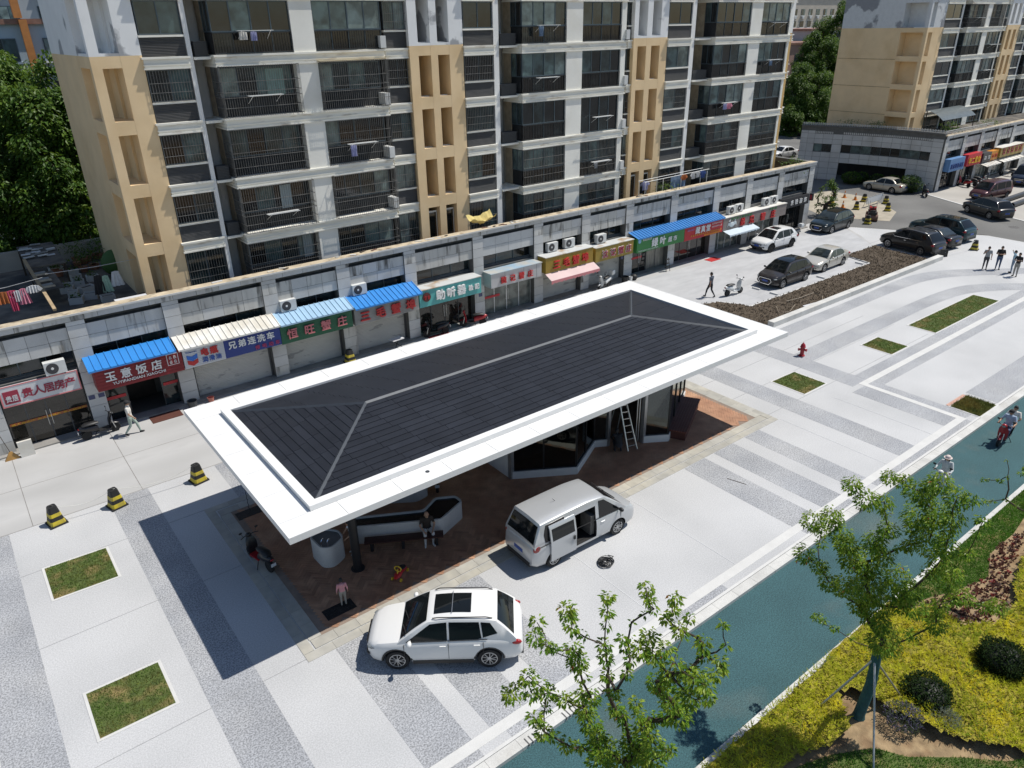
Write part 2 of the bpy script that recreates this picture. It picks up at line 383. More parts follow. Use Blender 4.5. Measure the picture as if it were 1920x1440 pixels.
# manhole covers
for px, py in ((1901, 426), (1841, 441)):
    c = G(px, py, -.01); mh = MB().lathe([(.42, 0), (.42, .006), (.36, .007), (.36, .003), (.02, .004)], 20).build('manhole_cover', mat('cast_iron', (.09, .085, .08), rough=.7), loc=(c.x, c.y, -.012))
    tag(mh, 'round dark manhole cover in the asphalt ' + ('by the far black SUV' if px > 1880 else 'behind the parked teal SUV'), 'manhole cover')

# ---- grass builder
def blades(poly, n, h, w, z, rg, lean=.6):
    mb = MB(); vs = []; fs = []
    for x, y in tri_pts(poly, n, rg):
        a = rg.uniform(0, 2 * PI); hh = h * rg.uniform(.5, 1.2); dx = math.cos(a) * w; dy = math.sin(a) * w
        lx = rg.uniform(-lean, lean) * hh; ly = rg.uniform(-lean, lean) * hh; k = len(vs)
        vs += [(x - dx, y - dy, z), (x + dx, y + dy, z), (x + lx, y + ly, z + hh)]; fs.append((k, k + 1, k + 2))
    mb.v = vs; mb.f = fs; mb.fm = [0] * len(fs); return mb
def lawn(pts, label, dens=900, m=grassm, fw=.085, h=.05):
    c = sum((Vector(p) for p in pts), Vector((0, 0))) / len(pts)
    P = [Vector(p) - c for p in pts]
    e = thing('lawn_patch', (c.x, c.y, 0), 0, label, 'lawn', 'framed grass patches set in the plaza')
    MB().prism([tuple(p) for p in P], -.05, .018).build('turf', turf, e)
    A = 0.5 * abs(sum(P[i].x * P[(i + 1) % 4].y - P[(i + 1) % 4].x * P[i].y for i in range(4)))
    tag(blades([tuple(p * .985) for p in P], int(A * dens), h, .012, .016, rnd).build('grass', m, e), kind='stuff')
    for i in range(4):
        a = P[i]; b = P[(i + 1) % 4]; d = (b - a).normalized(); nn = Vector((-d.y, d.x)); 
        if nn.dot(a) < 0: nn = -nn
        MB().prism([tuple(a - d * .0), tuple(b + d * fw), tuple(b + d * fw + nn * fw), tuple(a - d * .0 + nn * fw)], -.05, .013).build('border_stone', stone_w, e)
    return e
lawn([(-.6, 26.2), (1.34, 26.1), (1.34, 24.15), (-.6, 24.25)], 'grass square in the paving between two striped barrels and the lower grass square')
lawn([(-.55, 19.3), (1.36, 19.25), (1.36, 17.4), (-.55, 17.45)], 'large browned grass square in the open paving beside the canopy shadow')
lawn([(31.5, 19.0), (33.38, 18.95), (33.38, 17.14), (31.5, 17.14)], 'green grass square between the hydrant and the pavilion brick floor')
lawn([(39.5, 18.58), (41.28, 18.6), (41.28, 16.85), (39.5, 16.85)], 'small grass square between the hydrant and the long grass strip')
lawn([(44.5, 18.4), (53.2, 18.35), (53.2, 16.78), (44.5, 16.8)], 'long yellowed grass strip in the paving in front of the standing group', dens=700)
e = lawn([(35.65, 12.0), (37.42, 12.0), (37.42, 10.66), (35.65, 10.66)], 'leafy planting square with a pink brick edge beside the bike lane', m=leafmat('ground_leaf', (.10, .12, .03), (.19, .16, .04), tr=.3), dens=1300, h=.14)
box(-.9, .87, .70, .86, -.05, .02).build('brick_edge', mat('pink_brick', (.50, .30, .23), rough=.8, noise=.15, scale=8), e)

# ---- soil bed with a concrete retaining kerb beside the parking area
bed = [(38.05, 23.85), (58.95, 23.85), (59.6, 28.65), (55.3, 28.65), (54.8, 26.4), (40, 26.4), (39, 28.3), (36.6, 29.2), (35.6, 28.6), (36.2, 26.8), (37.6, 24.6)]
def bumpy(poly, step, base, amp, freq, seed):
    """lumpy ground over a polygon"""
    xs = [p[0] for p in poly]; ys = [p[1] for p in poly]; idx = {}; mb = MB()
    nx = int((max(xs) - min(xs)) / step) + 1; ny = int((max(ys) - min(ys)) / step) + 1; vs = []; fs = []
    def vid(i, j):
        if (i, j) not in idx:
            x = min(xs) + i * step; y = min(ys) + j * step
            z = base + amp * (mnoise.noise((x * freq, y * freq, seed)) + .6 * mnoise.noise((x * freq * 2.7, y * freq * 2.7, seed + 5)) + .35 * mnoise.noise((x * freq * 7, y * freq * 7, seed + 9)))
            idx[(i, j)] = len(vs); vs.append((x + .3 * step * mnoise.noise((x * 9, y * 9, 1)), y + .3 * step * mnoise.noise((x * 9, y * 9, 4)), z))
        return idx[(i, j)]
    for i in range(nx):
        for j in range(ny):
            cx = min(xs) + (i + .5) * step; cy = min(ys) + (j + .5) * step
            if inpoly(cx, cy, poly): fs.append((vid(i, j), vid(i + 1, j), vid(i + 1, j + 1), vid(i, j + 1)))
    mb.v = vs; mb.f = fs; mb.fm = [0] * len(fs); return mb
sb = tag(bumpy(bed, .11, .10, .08, 1.3, 3).build('soil_bed', soilm, smooth=70), kind='structure')
cl = MB(); rg = random.Random(5)
for x, y in tri_pts([(p[0], p[1]) for p in bed], 7000, rg):
    s = rg.uniform(.02, .065); z = .11 + rg.uniform(-.02, .09)
    vs = [Vector((rg.uniform(-1, 1), rg.uniform(-1, 1), rg.uniform(-.7, .9))).normalized() * s + Vector((x, y, z)) for _ in range(5)]
    cl.add(vs, [(0, 1, 2), (0, 2, 3), (0, 3, 4), (0, 4, 1), (1, 3, 2), (1, 4, 3)])
tag(cl.build('soil_clods', objrand(mat('soil_clod', (.115, .088, .060), rough=.95, noise=.3, scale=9), 0), sb), kind='stuff')
rk = thing('retaining_kerb', (38, 23.4, 0), 0, 'long low concrete kerb wall holding the brown soil bed', 'kerb wall')
for i in range(15): box(i * 1.46 + .004, (i + 1) * 1.46 - .004, 0, .42, 0, .33).build('kerb_stone', kerbst, rk)
ek = MB()
for a, b in (((40, 26.46), (54.75, 26.46)), ((54.8, 26.46), (55.3, 28.6)), ((36.2, 29.2), (39.2, 28.3)), ((39.2, 28.3), (40, 26.46))): ek.bar((*a, .03), (*b, .03), .1, .1)
tag(ek.build('bed_edging', stone_w), kind='structure')

# ================================================================ verge planting (foreground right)
hedge = [(6.0, 6.9), (20.2, 6.92), (20.85, 6.0), (20.95, 5.1), (21.75, 4.45), (23.2, 4.45), (24.0, 4.9), (25.5, 5.2), (27.0, 5.4), (34, 5.4), (34, 1.0), (22, 1.2), (17.9, 1.9), (17.0, 3.0), (16.5, 3.9), (16.3, 4.9), (16.1, 5.9), (15.6, 6.05), (14.9, 5.3), (13.9, 5.35), (12.9, 5.7), (9.0, 5.9), (6, 6.0)]
lawn_a = [(20.4, 6.95), (40, 6.95), (40, 6.6), (28.5, 6.2), (27.2, 6.05), (25.4, 6.1), (24.0, 5.6), (22.6, 6.0), (21.5, 6.4)]
lawn_b = [(2, 5.6), (9, 5.6), (13.0, 5.55), (14.0, 5.2), (15.0, 4.65), (15.4, 4.0), (16.5, 3.1), (17.2, 2.4), (18, 1.9), (26, 1.6), (26, -4), (2, -4)]
tag(MB().prism(lawn_a, .0, .05).build('lawn_ground', turf), kind='structure'); tag(MB().prism(lawn_b, .0, .045).build('lawn_ground', turf), kind='structure')
tag(blades(lawn_a, 26000, .07, .012, .045, random.Random(2)).build('lawn_grass', lawn_g), 'bright green lawn growing along the bike lane kerb', 'grass', kind='stuff')
tag(blades([(9, 5.6), (13.0, 5.55), (14.0, 5.2), (15.0, 4.65), (15.4, 4.0), (16.5, 3.1), (17.2, 2.4), (18, 1.9), (18, .5), (12, 1.5), (8, 4)], 36000, .07, .012, .04, random.Random(3)).build('lawn_grass', lawn_g), 'shaded green lawn below the golden hedge', 'grass', kind='stuff')
# golden hedge: feathery twigs of small leaves over a lumpy mass
rg = random.Random(8); hv = []; hf = []; hm = []
pts = tri_pts(hedge, 27000, rg)
hm_core = bumpy(hedge, .13, .30, .10, 1.3, 7)
hc = hm_core.build('golden_hedge', mat('hedge_core', (.22, .19, .022), rough=.95, noise=.5, scale=8), smooth=70)
tag(hc, 'golden yellow feathery ground hedge bordering the bike lane', 'hedge', kind='stuff')
for x, y in pts:
    z = .34 + .12 * mnoise.noise((x * 1.3, y * 1.3, 7)) + .10 * mnoise.noise((x * 3.1, y * 3.1, 2))
    a = rg.uniform(0, 2 * PI); up = rg.uniform(.25, 1.1); L = rg.uniform(.08, .20)
    d = Vector((math.cos(a), math.sin(a), up)).normalized(); sd = d.cross(Vector((0, 0, 1))).normalized(); p = Vector((x, y, z))
    mi = 0 if mnoise.noise((x * .9, y * .9, 11)) + rg.uniform(-.5, .5) > -.12 else 1
    for k in range(4):
        q = p + d * (L * (k / 4)); w = .022 * (1.15 - k * .2); t = q + d * .040
        for s in (-1, 1):
            o = len(hv); e1 = q + sd * (s * w) + Vector((0, 0, .012)) + d * .035
            hv += [tuple(q), tuple(e1), tuple(t)]; hf.append((o, o + 1, o + 2)); hm.append(mi)
hb = MB(); hb.v = hv; hb.f = hf; hb.fm = hm
tag(hb.build('twigs', [leafmat('hedge_gold', (.58, .53, .030), (.42, .45, .03), tr=.4), leafmat('hedge_green', (.25, .33, .028), (.40, .42, .03), tr=.4)], hc), kind='stuff')
# red bedding plants in dark rows on bare soil
bp = [(20.9, 6.3), (21.2, 5.4), (21.7, 4.65), (23.1, 4.6), (24.2, 5.1), (25.4, 5.4), (27.6, 5.75), (27.3, 6.05), (25.4, 6.1), (24.1, 5.6), (22.5, 6.0), (21.5, 6.4)]
tag(MB().prism(bp, 0, .06).build('bedding_soil', soil_lt), kind='structure')
mb = MB(); rg = random.Random(4); nn = 0; cells = []
gx = 20.8
while gx < 27.7:
    gy = 4.5
    while gy < 6.6:
        x = gx + rg.uniform(-.05, .05); y = gy + rg.uniform(-.05, .05)
        if inpoly(x, y, bp):
            r = rg.uniform(.035, .08); mb.mi = 0 if rg.random() < .85 else 1
            for _ in range(9):
                a = rg.uniform(0, 2 * PI); d = Vector((math.cos(a), math.sin(a), rg.uniform(.2, 1.2))); d.normalize(); s = d.cross(Vector((0, 0, 1))) * (r * .5); c = Vector((x, y, .06))
                mb.add([c, c + d * r + s, c + d * r * 1.7, c + d * r - s], [(0, 1, 2, 3)])
        gy += .16
    gx += .15
tag(mb.build('bedding_plants', [leafmat('red_leaf', (.060, .020, .014), (.10, .035, .02)), leafmat('red_bright', (.20, .025, .022), (.14, .03, .02))]), 'rows of small dark red bedding plants on bare soil', 'plants', kind='stuff')
# ================================================================ APARTMENT BLOCK WITH SHOPS
cream = mat('paint_cream', (.84, .83, .77), rough=.8, noise=.05, scale=.8, col2=(.76, .74, .66), scale2=.5, mix=(.5, .75))
bandm = mat('band_cream', (.83, .81, .73), rough=.8, noise=.08, scale=1.2, col2=(.56, .50, .41), scale2=1.6, mix=(.59, .74), stretch=(.6, .6, 3))
white_p = mat('paint_white_peel', (.80, .81, .81), rough=.85, noise=.04, scale=1.0, col2=(.36, .37, .385), scale2=.42, mix=(.60, .635))
white_c = mat('paint_white', (.82, .82, .80), rough=.8, noise=.05, scale=.6)
tanm = mat('paint_tan', (.80, .605, .365), rough=.85, noise=.05, scale=.9, col2=(.73, .535, .305), scale2=.55, mix=(.45, .7), bump=.1, bscale=60)
tan_in = mat('paint_tan_inner', (.62, .43, .22), rough=.85, noise=.12, scale=1.4, col2=(.34, .25, .16), scale2=1.1, mix=(.58, .7))
frame_m = mat('window_frame', (.085, .115, .135), rough=.4, metal=.3, noise=.05)
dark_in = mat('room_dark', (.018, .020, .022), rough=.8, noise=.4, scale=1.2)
bars_m = mat('grille_bar', (.20, .195, .185), rough=.6, metal=.4, noise=.3, scale=3)
rail_m = mat('railing_dark', (.045, .040, .038), rough=.5, metal=.3, noise=.2)
louv_m = mat('louver_grey', (.080, .082, .086), rough=.6, noise=.12, scale=1)
steelw = mat('white_metal', (.72, .73, .72), rough=.4, metal=.2, noise=.05)
panes_m = []
for i, (c, r) in enumerate((((.012, .016, .018), .06), ((.030, .048, .050), .08), ((.105, .165, .165), .12), ((.020, .030, .033), .06), ((.19, .25, .24), .18), ((.010, .011, .012), .05), ((.065, .110, .115), .10))):
    panes_m.append(mat('pane_glass_%d' % i, c, rough=r, noise=.35, scale=1.3, spec=.7, col2=tuple(x * .45 for x in c), scale2=1.1, mix=(.45, .6)))
tile_m = mat('granite_tile', (.54, .545, .54), rough=.55, noise=.06, scale=.9, speck=(70, .35, .65, .10), col2=(.44, .435, .42), scale2=.55, mix=(.5, .72)); objrand(tile_m, .07)
tile_st = mat('granite_tile_stained', (.50, .495, .47), rough=.6, noise=.12, scale=1.5, col2=(.10, .095, .085), scale2=2.2, mix=(.53, .70), stretch=(1.6, 1, .28)); objrand(tile_st, .06)
joint_m = mat('tile_joint', (.13, .13, .125), rough=.9, noise=.15)
cap_m = mat('parapet_cap', (.50, .42, .30), rough=.9, noise=.2, scale=1.8, col2=(.24, .19, .13), scale2=2.4, mix=(.52, .68), bump=.4, bscale=12)
shutter_m = mat('roller_shutter', (.52, .51, .475), rough=.55, metal=.15, noise=.06, scale=1.5, col2=(.33, .325, .31), scale2=1.3, mix=(.60, .64), stretch=(.7, 1, 2.6))
roofdark = mat('roof_felt', (.085, .078, .070), rough=.95, noise=.3, scale=1.2, col2=(.16, .14, .115), scale2=.6)
alu = mat('aluminium', (.62, .63, .62), rough=.35, metal=.7, noise=.05)
RACKS = []
FL = [4.56, 7.36, 10.16, 12.96, 15.76, 18.56]
TOPZ = 21.4; SPLIT = 15.85

def wbars(mb, x0, x1, z0, z1, y, nv, zs, w=.022):
    w *= .78
    for i in range(nv + 1):
        x = x0 + (x1 - x0) * i / nv; mb.bar((x, y, z0), (x, y, z1), w * .8)
    for z in zs: mb.bar((x0, y - .012, z), (x1, y - .012, z), w * 1.3)
def window(par, x0, x1, z0, z1, y, n, rg, name='window', fw=.05, bias=None, facing=0):
    """frame with n panes; facing 0 looks to -Y, facing 1 looks to -X (then x is y and y is x)"""
    X = (lambda x, yy, z: (x, yy, z)) if facing == 0 else (lambda x, yy, z: (yy, x, z))
    def bx(mb, a, b, c, d, y0, y1):
        p = [X(*q) for q in ((a, y0, c), (b, y1, d))]; mb.box(min(p[0][0], p[1][0]), max(p[0][0], p[1][0]), min(p[0][1], p[1][1]), max(p[0][1], p[1][1]), c, d)
    mb = MB()
    bx(mb, x0, x1, z0, z0 + fw, y, y + .08); bx(mb, x0, x1, z1 - fw, z1, y, y + .08)
    w = (x1 - x0) / n
    for i in range(n + 1):
        xx = x0 + w * i; a = max(x0, xx - fw / 2); b = min(x1, xx + fw / 2)
        bx(mb, a, b, z0 + fw, z1 - fw, y + .003, y + .077)
    f = mb.build(name, frame_m, par)
    for i in range(n):
        m2 = MB(); dy = .03 + .018 * (i % 2); bx(m2, x0 + w * i + fw / 2, x0 + w * (i + 1) - fw / 2, z0 + fw, z1 - fw, y + dy, y + dy + .012)
        m2.build('pane', rg.choice(bias or panes_m), f)
    return f
def split_box(mb, x0, x1, y0, y1, z0, z1):
    """tan below, white above the paint line"""
    if z0 < SPLIT: mb.mi = 0; mb.box(x0, x1, y0, y1, z0, min(z1, SPLIT))
    if z1 > SPLIT: mb.mi = 1; mb.box(x0, x1, y0, y1, max(z0, SPLIT), z1)
    mb.mi = 0
def louver(par, x0, x1, z0, z1, y):
    mb = box(x0, x1, y + .03, y + .06, z0, z1); n = int((z1 - z0) / .062)
    for i in range(n):
        z = z0 + (i + .5) * (z1 - z0) / n; mb.bar((x0, y + .015, z), (x1, y + .015, z), .035, .018, up=(0, -.6, .8))
    for x in (x0, x1): mb.bar((x, y + .02, z0), (x, y + .02, z1), .04)
    mb.build('louver', louv_m, par)
def slab(par, x0, x1, y0, y1, F, lft=True, rgt=True, name='balcony_slab'):
    mb = MB(); mb.box(x0, x1, y0, y1, F - .45, F - .09)
    mb.box(x0 - (.07 if lft else 0), x1 + (.07 if rgt else 0), y0 - .07, y1 - .003, F - .089, F)
    mb.box(x0 - (.05 if lft else 0), x1 + (.05 if rgt else 0), y0 - .05, y1 - .004, F - .52, F - .451)
    mb.box(x0 - (.03 if lft else 0), x1 + (.03 if rgt else 0), y0 - .03, y1 - .005, F - .36, F - .30)
    mb.build(name, bandm, par)
def cage(par, x0, x1, z0, z1, y0, y1, rg, sides=(1, 1)):
    """projecting security cage"""
    mb = MB(); n = int((x1 - x0) / .115); hs = [z0 + .03, z0 + .45, z0 + .9, z0 + 1.15, z0 + 1.6, z1 - .03]
    wbars(mb, x0, x1, z0, z1, y0, n, hs, .02)
    for s, x in ((sides[0], x0), (sides[1], x1)):
        if s:
            k = max(2, int((y1 - y0) / .13))
            for i in range(k + 1): mb.bar((x, y0 + (y1 - y0) * i / k, z0), (x, y0 + (y1 - y0) * i / k, z1), .018)
            for h in hs: mb.bar((x, y0, h), (x, y1, h), .026)
    mb.build('security_cage', bars_m, par)

CURT = [mat('curtain_%d' % i, c, rough=.9, noise=.2, scale=4, stretch=(6, 6, .5)) for i, c in enumerate(((.45, .44, .40), (.30, .36, .38), (.36, .34, .33), (.20, .30, .28)))]
def tower(par, U, YB, rg, cages, endx, detail=True, sc_=1.0):
    """one facade: U is a list of units, each a dict of x positions measured on the plane y = YB"""
    yS = YB + .45; yR = YB + 1.9
    kS = yS / YB
    for ui, u in enumerate(U):
        b0, b1 = u['b']; o1 = u['o1']; o2 = u['o2']; a0, a1 = u['a']; w0, w1 = u['w']; l0, l1 = u['l']
        # ---- stair shaft with deep niches
        if 's' in u:
            s0, s1 = (x * kS for x in u['s']); n = [x * kS for x in u['n']]
            mb = MB()
            for x0, x1 in ((s0, n[0]), (n[1], n[2]), (n[3], s1)): split_box(mb, x0, x1, yS, yR + .2, 4.4, TOPZ)
            for F in FL + [TOPZ + .1]:
                for k in (0, 2): split_box(mb, n[k] + .002, n[k + 1] - .002, yS + .004, yR + .2, F - .42, min(F + .22, TOPZ))
            mb.build('stair_wall', [tanm, white_p], par)
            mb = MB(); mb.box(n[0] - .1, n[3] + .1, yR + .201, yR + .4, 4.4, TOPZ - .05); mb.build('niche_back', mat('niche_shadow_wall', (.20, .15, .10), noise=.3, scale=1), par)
            for F in FL:
                for k in (0, 2):
                    if F > 5: box(n[k] + .08, n[k + 1] - .15, yS + .2, yS + .5, F + .222, F + .27).build('niche_sill', kerbst, par)
                    elif detail:
                        d = window(par, n[k] + .06, n[k + 1] - .06, F + .22, F + 2.1, yS + .3, 1, rg, name='terrace_door', fw=.09, bias=panes_m[:1]); d.data.materials[0] = steelw
        # ---- window column beside the shaft
        for wi, (x0, x1, yy) in enumerate(((a0, a1, yS), (w0, w1, YB + .7))):
            k = yy / YB; x0 *= k; x1 *= k
            for fi, F in enumerate(FL):
                slab(par, x0, x1, yy - .10, yR, F, True, True, name='window_band')
                if F > 5:
                    louver(par, x0 + .05, x1 - .04, F + .02, F + .78, yy)
                    box(x0 + .01, x1 - .01, yy - .05, yy + .2, F + .80, F + .89).build('sill', bandm, par)
                    zb = F + .9
                else: zb = F + .5
                window(par, x0 + .06, x1 - .05, zb, F + 2.27, yy + .03, 2 if x1 - x0 > 1 else 1, rg)
                if fi < cages.get((ui, 'a' if wi == 0 else 'w'), 0):
                    mb = MB(); wbars(mb, x0 + .03, x1 - .03, zb, F + 2.28, yy - .06, int((x1 - x0) / .125), [zb + .02, zb + .4, zb + .8, F + 2.26], .02); mb.build('window_grille', bars_m, par)
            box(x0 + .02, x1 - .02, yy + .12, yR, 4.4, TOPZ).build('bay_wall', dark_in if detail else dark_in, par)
        # ---- white pilaster and the recess with its air-conditioner ledges
        k = yS / YB
        box(a1 * k + .005, l0 * k, yS - .02, yR, 4.4, TOPZ).build('pilaster', white_c, par)
        for F in FL[1:]:
            lx0 = l0 * k + .02; lx1 = b0 - .06
            box(lx0, lx1, YB + .35, yR, F - .18, F - .06).build('ledge', bandm, par)
            mb = MB(); z0 = F - .055; z1 = F + .62; ya = YB + .42; yb = YB + 1.05; xa = lx0 + .08; xb = lx1 - .06
            mb.box(xa + .03, xb - .03, ya + .05, yb, z0, z1 - .03)
            nb = 9
            for i in range(nb):
                z = z0 + (z1 - z0) * (i + .5) / nb; mb.bar((xa, ya, z), (xb, ya, z), .03, .02); mb.bar((xa, ya, z), (xa, yb, z), .03, .02)
            if rg.random() < .85: mb.build('air_conditioner_box', louv_m, par)
        mb = MB(); mb.tube([(l0 * k + .35, yR - .12, 4.5), (l0 * k + .35, yR - .12, TOPZ)], .06, 8); mb.build('drain_pipe', white_c, par)
        # ---- balconies
        for fi, F in enumerate(FL):
            slab(par, b0, b1, YB, yR, F)
            zt = F + 2.28; zr = F + .95
            box(o1[1], o2[0], YB + .02, YB + .4, F + .001, F + 2.279).build('pillar', cream, par)
            if b1 - o2[1] > .06: box(o2[1], b1 - .03, YB + .025, YB + .5, F + .001, F + 2.279).build('pillar', cream, par)
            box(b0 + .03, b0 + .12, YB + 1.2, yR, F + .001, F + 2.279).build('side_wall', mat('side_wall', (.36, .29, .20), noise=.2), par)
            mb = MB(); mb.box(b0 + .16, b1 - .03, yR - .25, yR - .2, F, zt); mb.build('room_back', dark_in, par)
            mode = cages.get((ui, fi), 'open')
            for oi, (x0, x1) in enumerate((o1, o2)):
                x0 += .04; x1 -= .02
                md = mode if isinstance(mode, str) else mode[oi]
                if md in ('open', 'full', 'flush'):
                    if md == 'full': window(par, x0, x1, F + .02, zt, YB + .12, 4, rg, name='balcony_window', fw=.06, bias=panes_m[:1] + panes_m[3:4] + panes_m[5:6])
                    else:
                        window(par, x0, x1, zr, zt, YB + .10, 4, rg, name='balcony_window', fw=.055, bias=panes_m[1:3] + panes_m[4:5] + panes_m[6:] + panes_m[:1])
                        window(par, x0, x1, F + .02, zr - .004, YB + .125, 4, rg, name='lower_window', fw=.03, bias=panes_m[:1] + panes_m[3:4] + panes_m[5:6])
                        mb = MB(); wbars(mb, x0, x1, F + .03, zr - .02, YB + .06, int((x1 - x0) / .13), [F + .08, zr - .04], .022); mb.build('railing', rail_m, par)
                    if md == 'flush':
                        mb = MB(); wbars(mb, x0, x1, F + .03, zt, YB + .03, int((x1 - x0) / .13), [F + .06, F + .55, F + 1.1, F + 1.65, zt - .05], .022); mb.build('window_grille', bars_m, par)
                else:
                    window(par, x0 + .05, x1 - .05, F + .9, zt - .05, YB + .55, 4, rg, name='balcony_window', fw=.05)
                    mb = MB(); mb.box(x0 + .05, x1 - .05, YB + .57, YB + .62, F, F + .89); mb.build('balcony_panel', dark_in, par)
                    cage(par, x0 - (.05 if oi == 0 else 0), x1 + .02, F + .02, zt + (.05 if md == 'cage' else .0), YB - (.28 if md == 'cage' else .02), YB + (.3 if oi else 1.0), rg)
                    if md == 'cage' and rg.random() < .7:
                        box(x0 - .1, x1 + .08, YB - .34, YB + .1, zt + .07, zt + .1).build('cage_roof', mat('cage_sheet', (.50, .42, .27), noise=.2, scale=2, rough=.7), par)
            # glazed left return of the balcony
            window(par, YB + .16, YB + 1.18, zr, zt, b0 + .04, 2, rg, name='side_window', facing=1)
            mb = MB(); mb.box(b0 + .07, b0 + .11, YB + .12, YB + 1.19, F + .01, zr - .01); mb.build('side_panel', dark_in, par)
            if rg.random() < .5:
                xa_ = rg.uniform(o1[0] + .3, o1[1] - .6); box(xa_, xa_ + rg.uniform(.3, .9), YB + .5, YB + .55, F + .9, F + 2.1).build('curtain', rg.choice(CURT), par)
            if detail and F > 5 and rg.random() < .75:
                x0, x1 = (o1, o2)[rg.randrange(2)]; xm = (x0 + x1) / 2; mb = MB(); zz = F + rg.uniform(.85, 1.05)
                yy = YB - (.62 if isinstance(mode, str) and mode == 'cage' else .45)
                mb.box(xm - .85, xm + .85, yy, yy + .03, zz, zz + .03); mb.box(xm - .85, xm + .85, yy + .16, yy + .34, zz, zz + .025)
                for s in (-.7, .7): mb.bar((xm + s, yy, zz), (xm + s, YB + .1, zz - .35), .02)
                mb.build('drying_rack', steelw, par); RACKS.append((xm, yy + .1, zz, F))
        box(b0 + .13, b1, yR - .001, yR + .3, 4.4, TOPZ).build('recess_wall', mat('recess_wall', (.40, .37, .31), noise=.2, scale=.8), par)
    x_l = U[0]['x0']
    mb = MB(); mb.box(x_l + 2.25, endx, yR + .41, YB + 10, 4.3, TOPZ + .01); mb.build('main_block', white_c, par)
    mb = MB(); mb.box(x_l - .2, endx + .2, YB - .1, YB + 10.2, TOPZ + .02, TOPZ + .4); mb.build('roof', roofdark, par)

PIL = [-1.02, 2.97, 6.98, 11.77, 15.87, 20.03, 24.8, 29.59, 33.76, 37.97, 42.67, 47.6, 51.74, 56.06, 60.55]
PW = .75; YW = 36.1; PTOP = 5.72
_tc = {}
def tile(par, x0, x1, z0, z1, y, m, name='tile', facing=0, loc=None):
    w = x1 - x0 - .016; h = z1 - z0 - .016; key = (round(w, 2), round(h, 2), m.name, facing)
    if key not in _tc:
        mb = MB()
        if facing == 0: mb.box(0, w, 0, .03, 0, h)
        else: mb.box(0, .03, 0, w, 0, h)
        _tc[key] = mb.mesh(name, m)
    return obj(name, _tc[key], par, (x0 + .008, y, z0 + .008) if facing == 0 else (y, x0 + .008, z0 + .008))
def podium_front(par, PIL, y, xa, xb, rg, base=0.0, lowtile=True):
    """granite faced shop podium: pilasters, two tile courses, slit and clerestory between them, capped parapet"""
    mb = MB()
    for a, b in zip(PIL, PIL[1:]):
        x0 = a + PW; x1 = b
        mb.box(x0, x1, y + .035, y + .4, 4.03, 5.13)
        mb.box(x0, x1, y + .36, y + .5, 5.131, 5.37)
    for a in PIL: mb.box(a, a + PW, y - .06, y + .45, base, 5.37)
    mb.build('podium_wall', joint_m, par)
    for a in PIL:
        z = 5.37; i = 0
        hs = [.2, .56, .56, .56, .56, .58, .58, .58, .58, .6, .6]
        for h in hs:
            if z - h < base - .02: h = z - base
            if h < .08: break
            tile(par, a - .005, a + PW + .005, z - h, z, y - .088, tile_m if rg.random() < .8 else tile_st, 'pilaster_block'); z -= h
    for a, b in zip(PIL, PIL[1:]):
        x0 = a + PW; x1 = b; n = 4; w = (x1 - x0) / n; st = rg.random() < .62
        for i in range(n):
            for z0, z1 in ((4.58, 5.13), (4.03, 4.58)): tile(par, x0 + i * w, x0 + (i + 1) * w, z0, z1, y + .005, tile_st if st and rg.random() < .75 else tile_m)
        # slit and clerestory window
        f = window(par, x0, x1, 3.28, 4.03, y + .42, 3, rg, name='clerestory_window', fw=.045, bias=[panes_m[0], panes_m[3], panes_m[1]])
        box(x0, x1, y + .36, y + .415, 3.2, 3.28).build('window_sill', joint_m, par)
        box(x0, x1, y + .04, y + .9, 2.95, 3.2).build('lintel', joint_m, par)
    mb = MB(); mb.box(xa, xb, y - .10, y + .36, 5.371, PTOP - .06); mb.build('parapet', joint_m, par)
    n = round((xb - xa) / 1.07); w = (xb - xa) / n
    for i in range(n): tile(par, xa + i * w, xa + (i + 1) * w, 5.385, PTOP - .07, y - .132, tile_st if rg.random() < .35 else tile_m, 'parapet_tile')
    mb = MB(); mb.box(xa - .02, xb, y - .17, y + .42, PTOP - .06, PTOP); mb.build('parapet_cap', cap_m, par)
    box(xa - .04, xb, y - .20, y - .171, PTOP - .075, PTOP + .012).build('cap_edge', stone_w, par)

rg = random.Random(21)
block = thing('apartment_block', (0, 0, 0), 0, 'cream and tan apartment block with barred balconies above a row of shops', 'building')
U = [dict(x0=6.9, a=(8.94, 10.89), l=(11.1, 12.05), b=(12.09, 20.97), o1=(12.12, 15.99), o2=(17.15, 20.96), w=(21.0, 22.40)),
     dict(s=(22.52, 26.04), n=(23.08, 23.87, 24.33, 25.1), a=(26.06, 28.18), l=(28.56, 30.25), b=(30.33, 39.2), o1=(30.36, 33.91), o2=(35.26, 38.74), w=(39.25, 39.86)),
     dict(s=(39.9, 43.24), n=(40.3, 41.15, 41.65, 42.5), a=(43.26, 45.69), l=(46.1, 48.3), b=(48.5, 57.9), o1=(48.55, 52.57), o2=(53.93, 57.6), w=(57.95, 58.1))]
cg = {(0, 0): 'flushcage', (0, 1): 'cage', (0, 2): 'cage2', (0, 3): 'cage', (1, 0): 'flush', (1, 1): 'flush', (1, 2): ('open', 'full'), (2, 0): 'flush', (2, 1): 'flush',
      (0, 'a'): 4, (0, 'w'): 5, (1, 'a'): 4, (1, 'w'): 3, (2, 'a'): 3, (2, 'w'): 2}
tower(block, U, 38.0, rg, cg, 57.9)
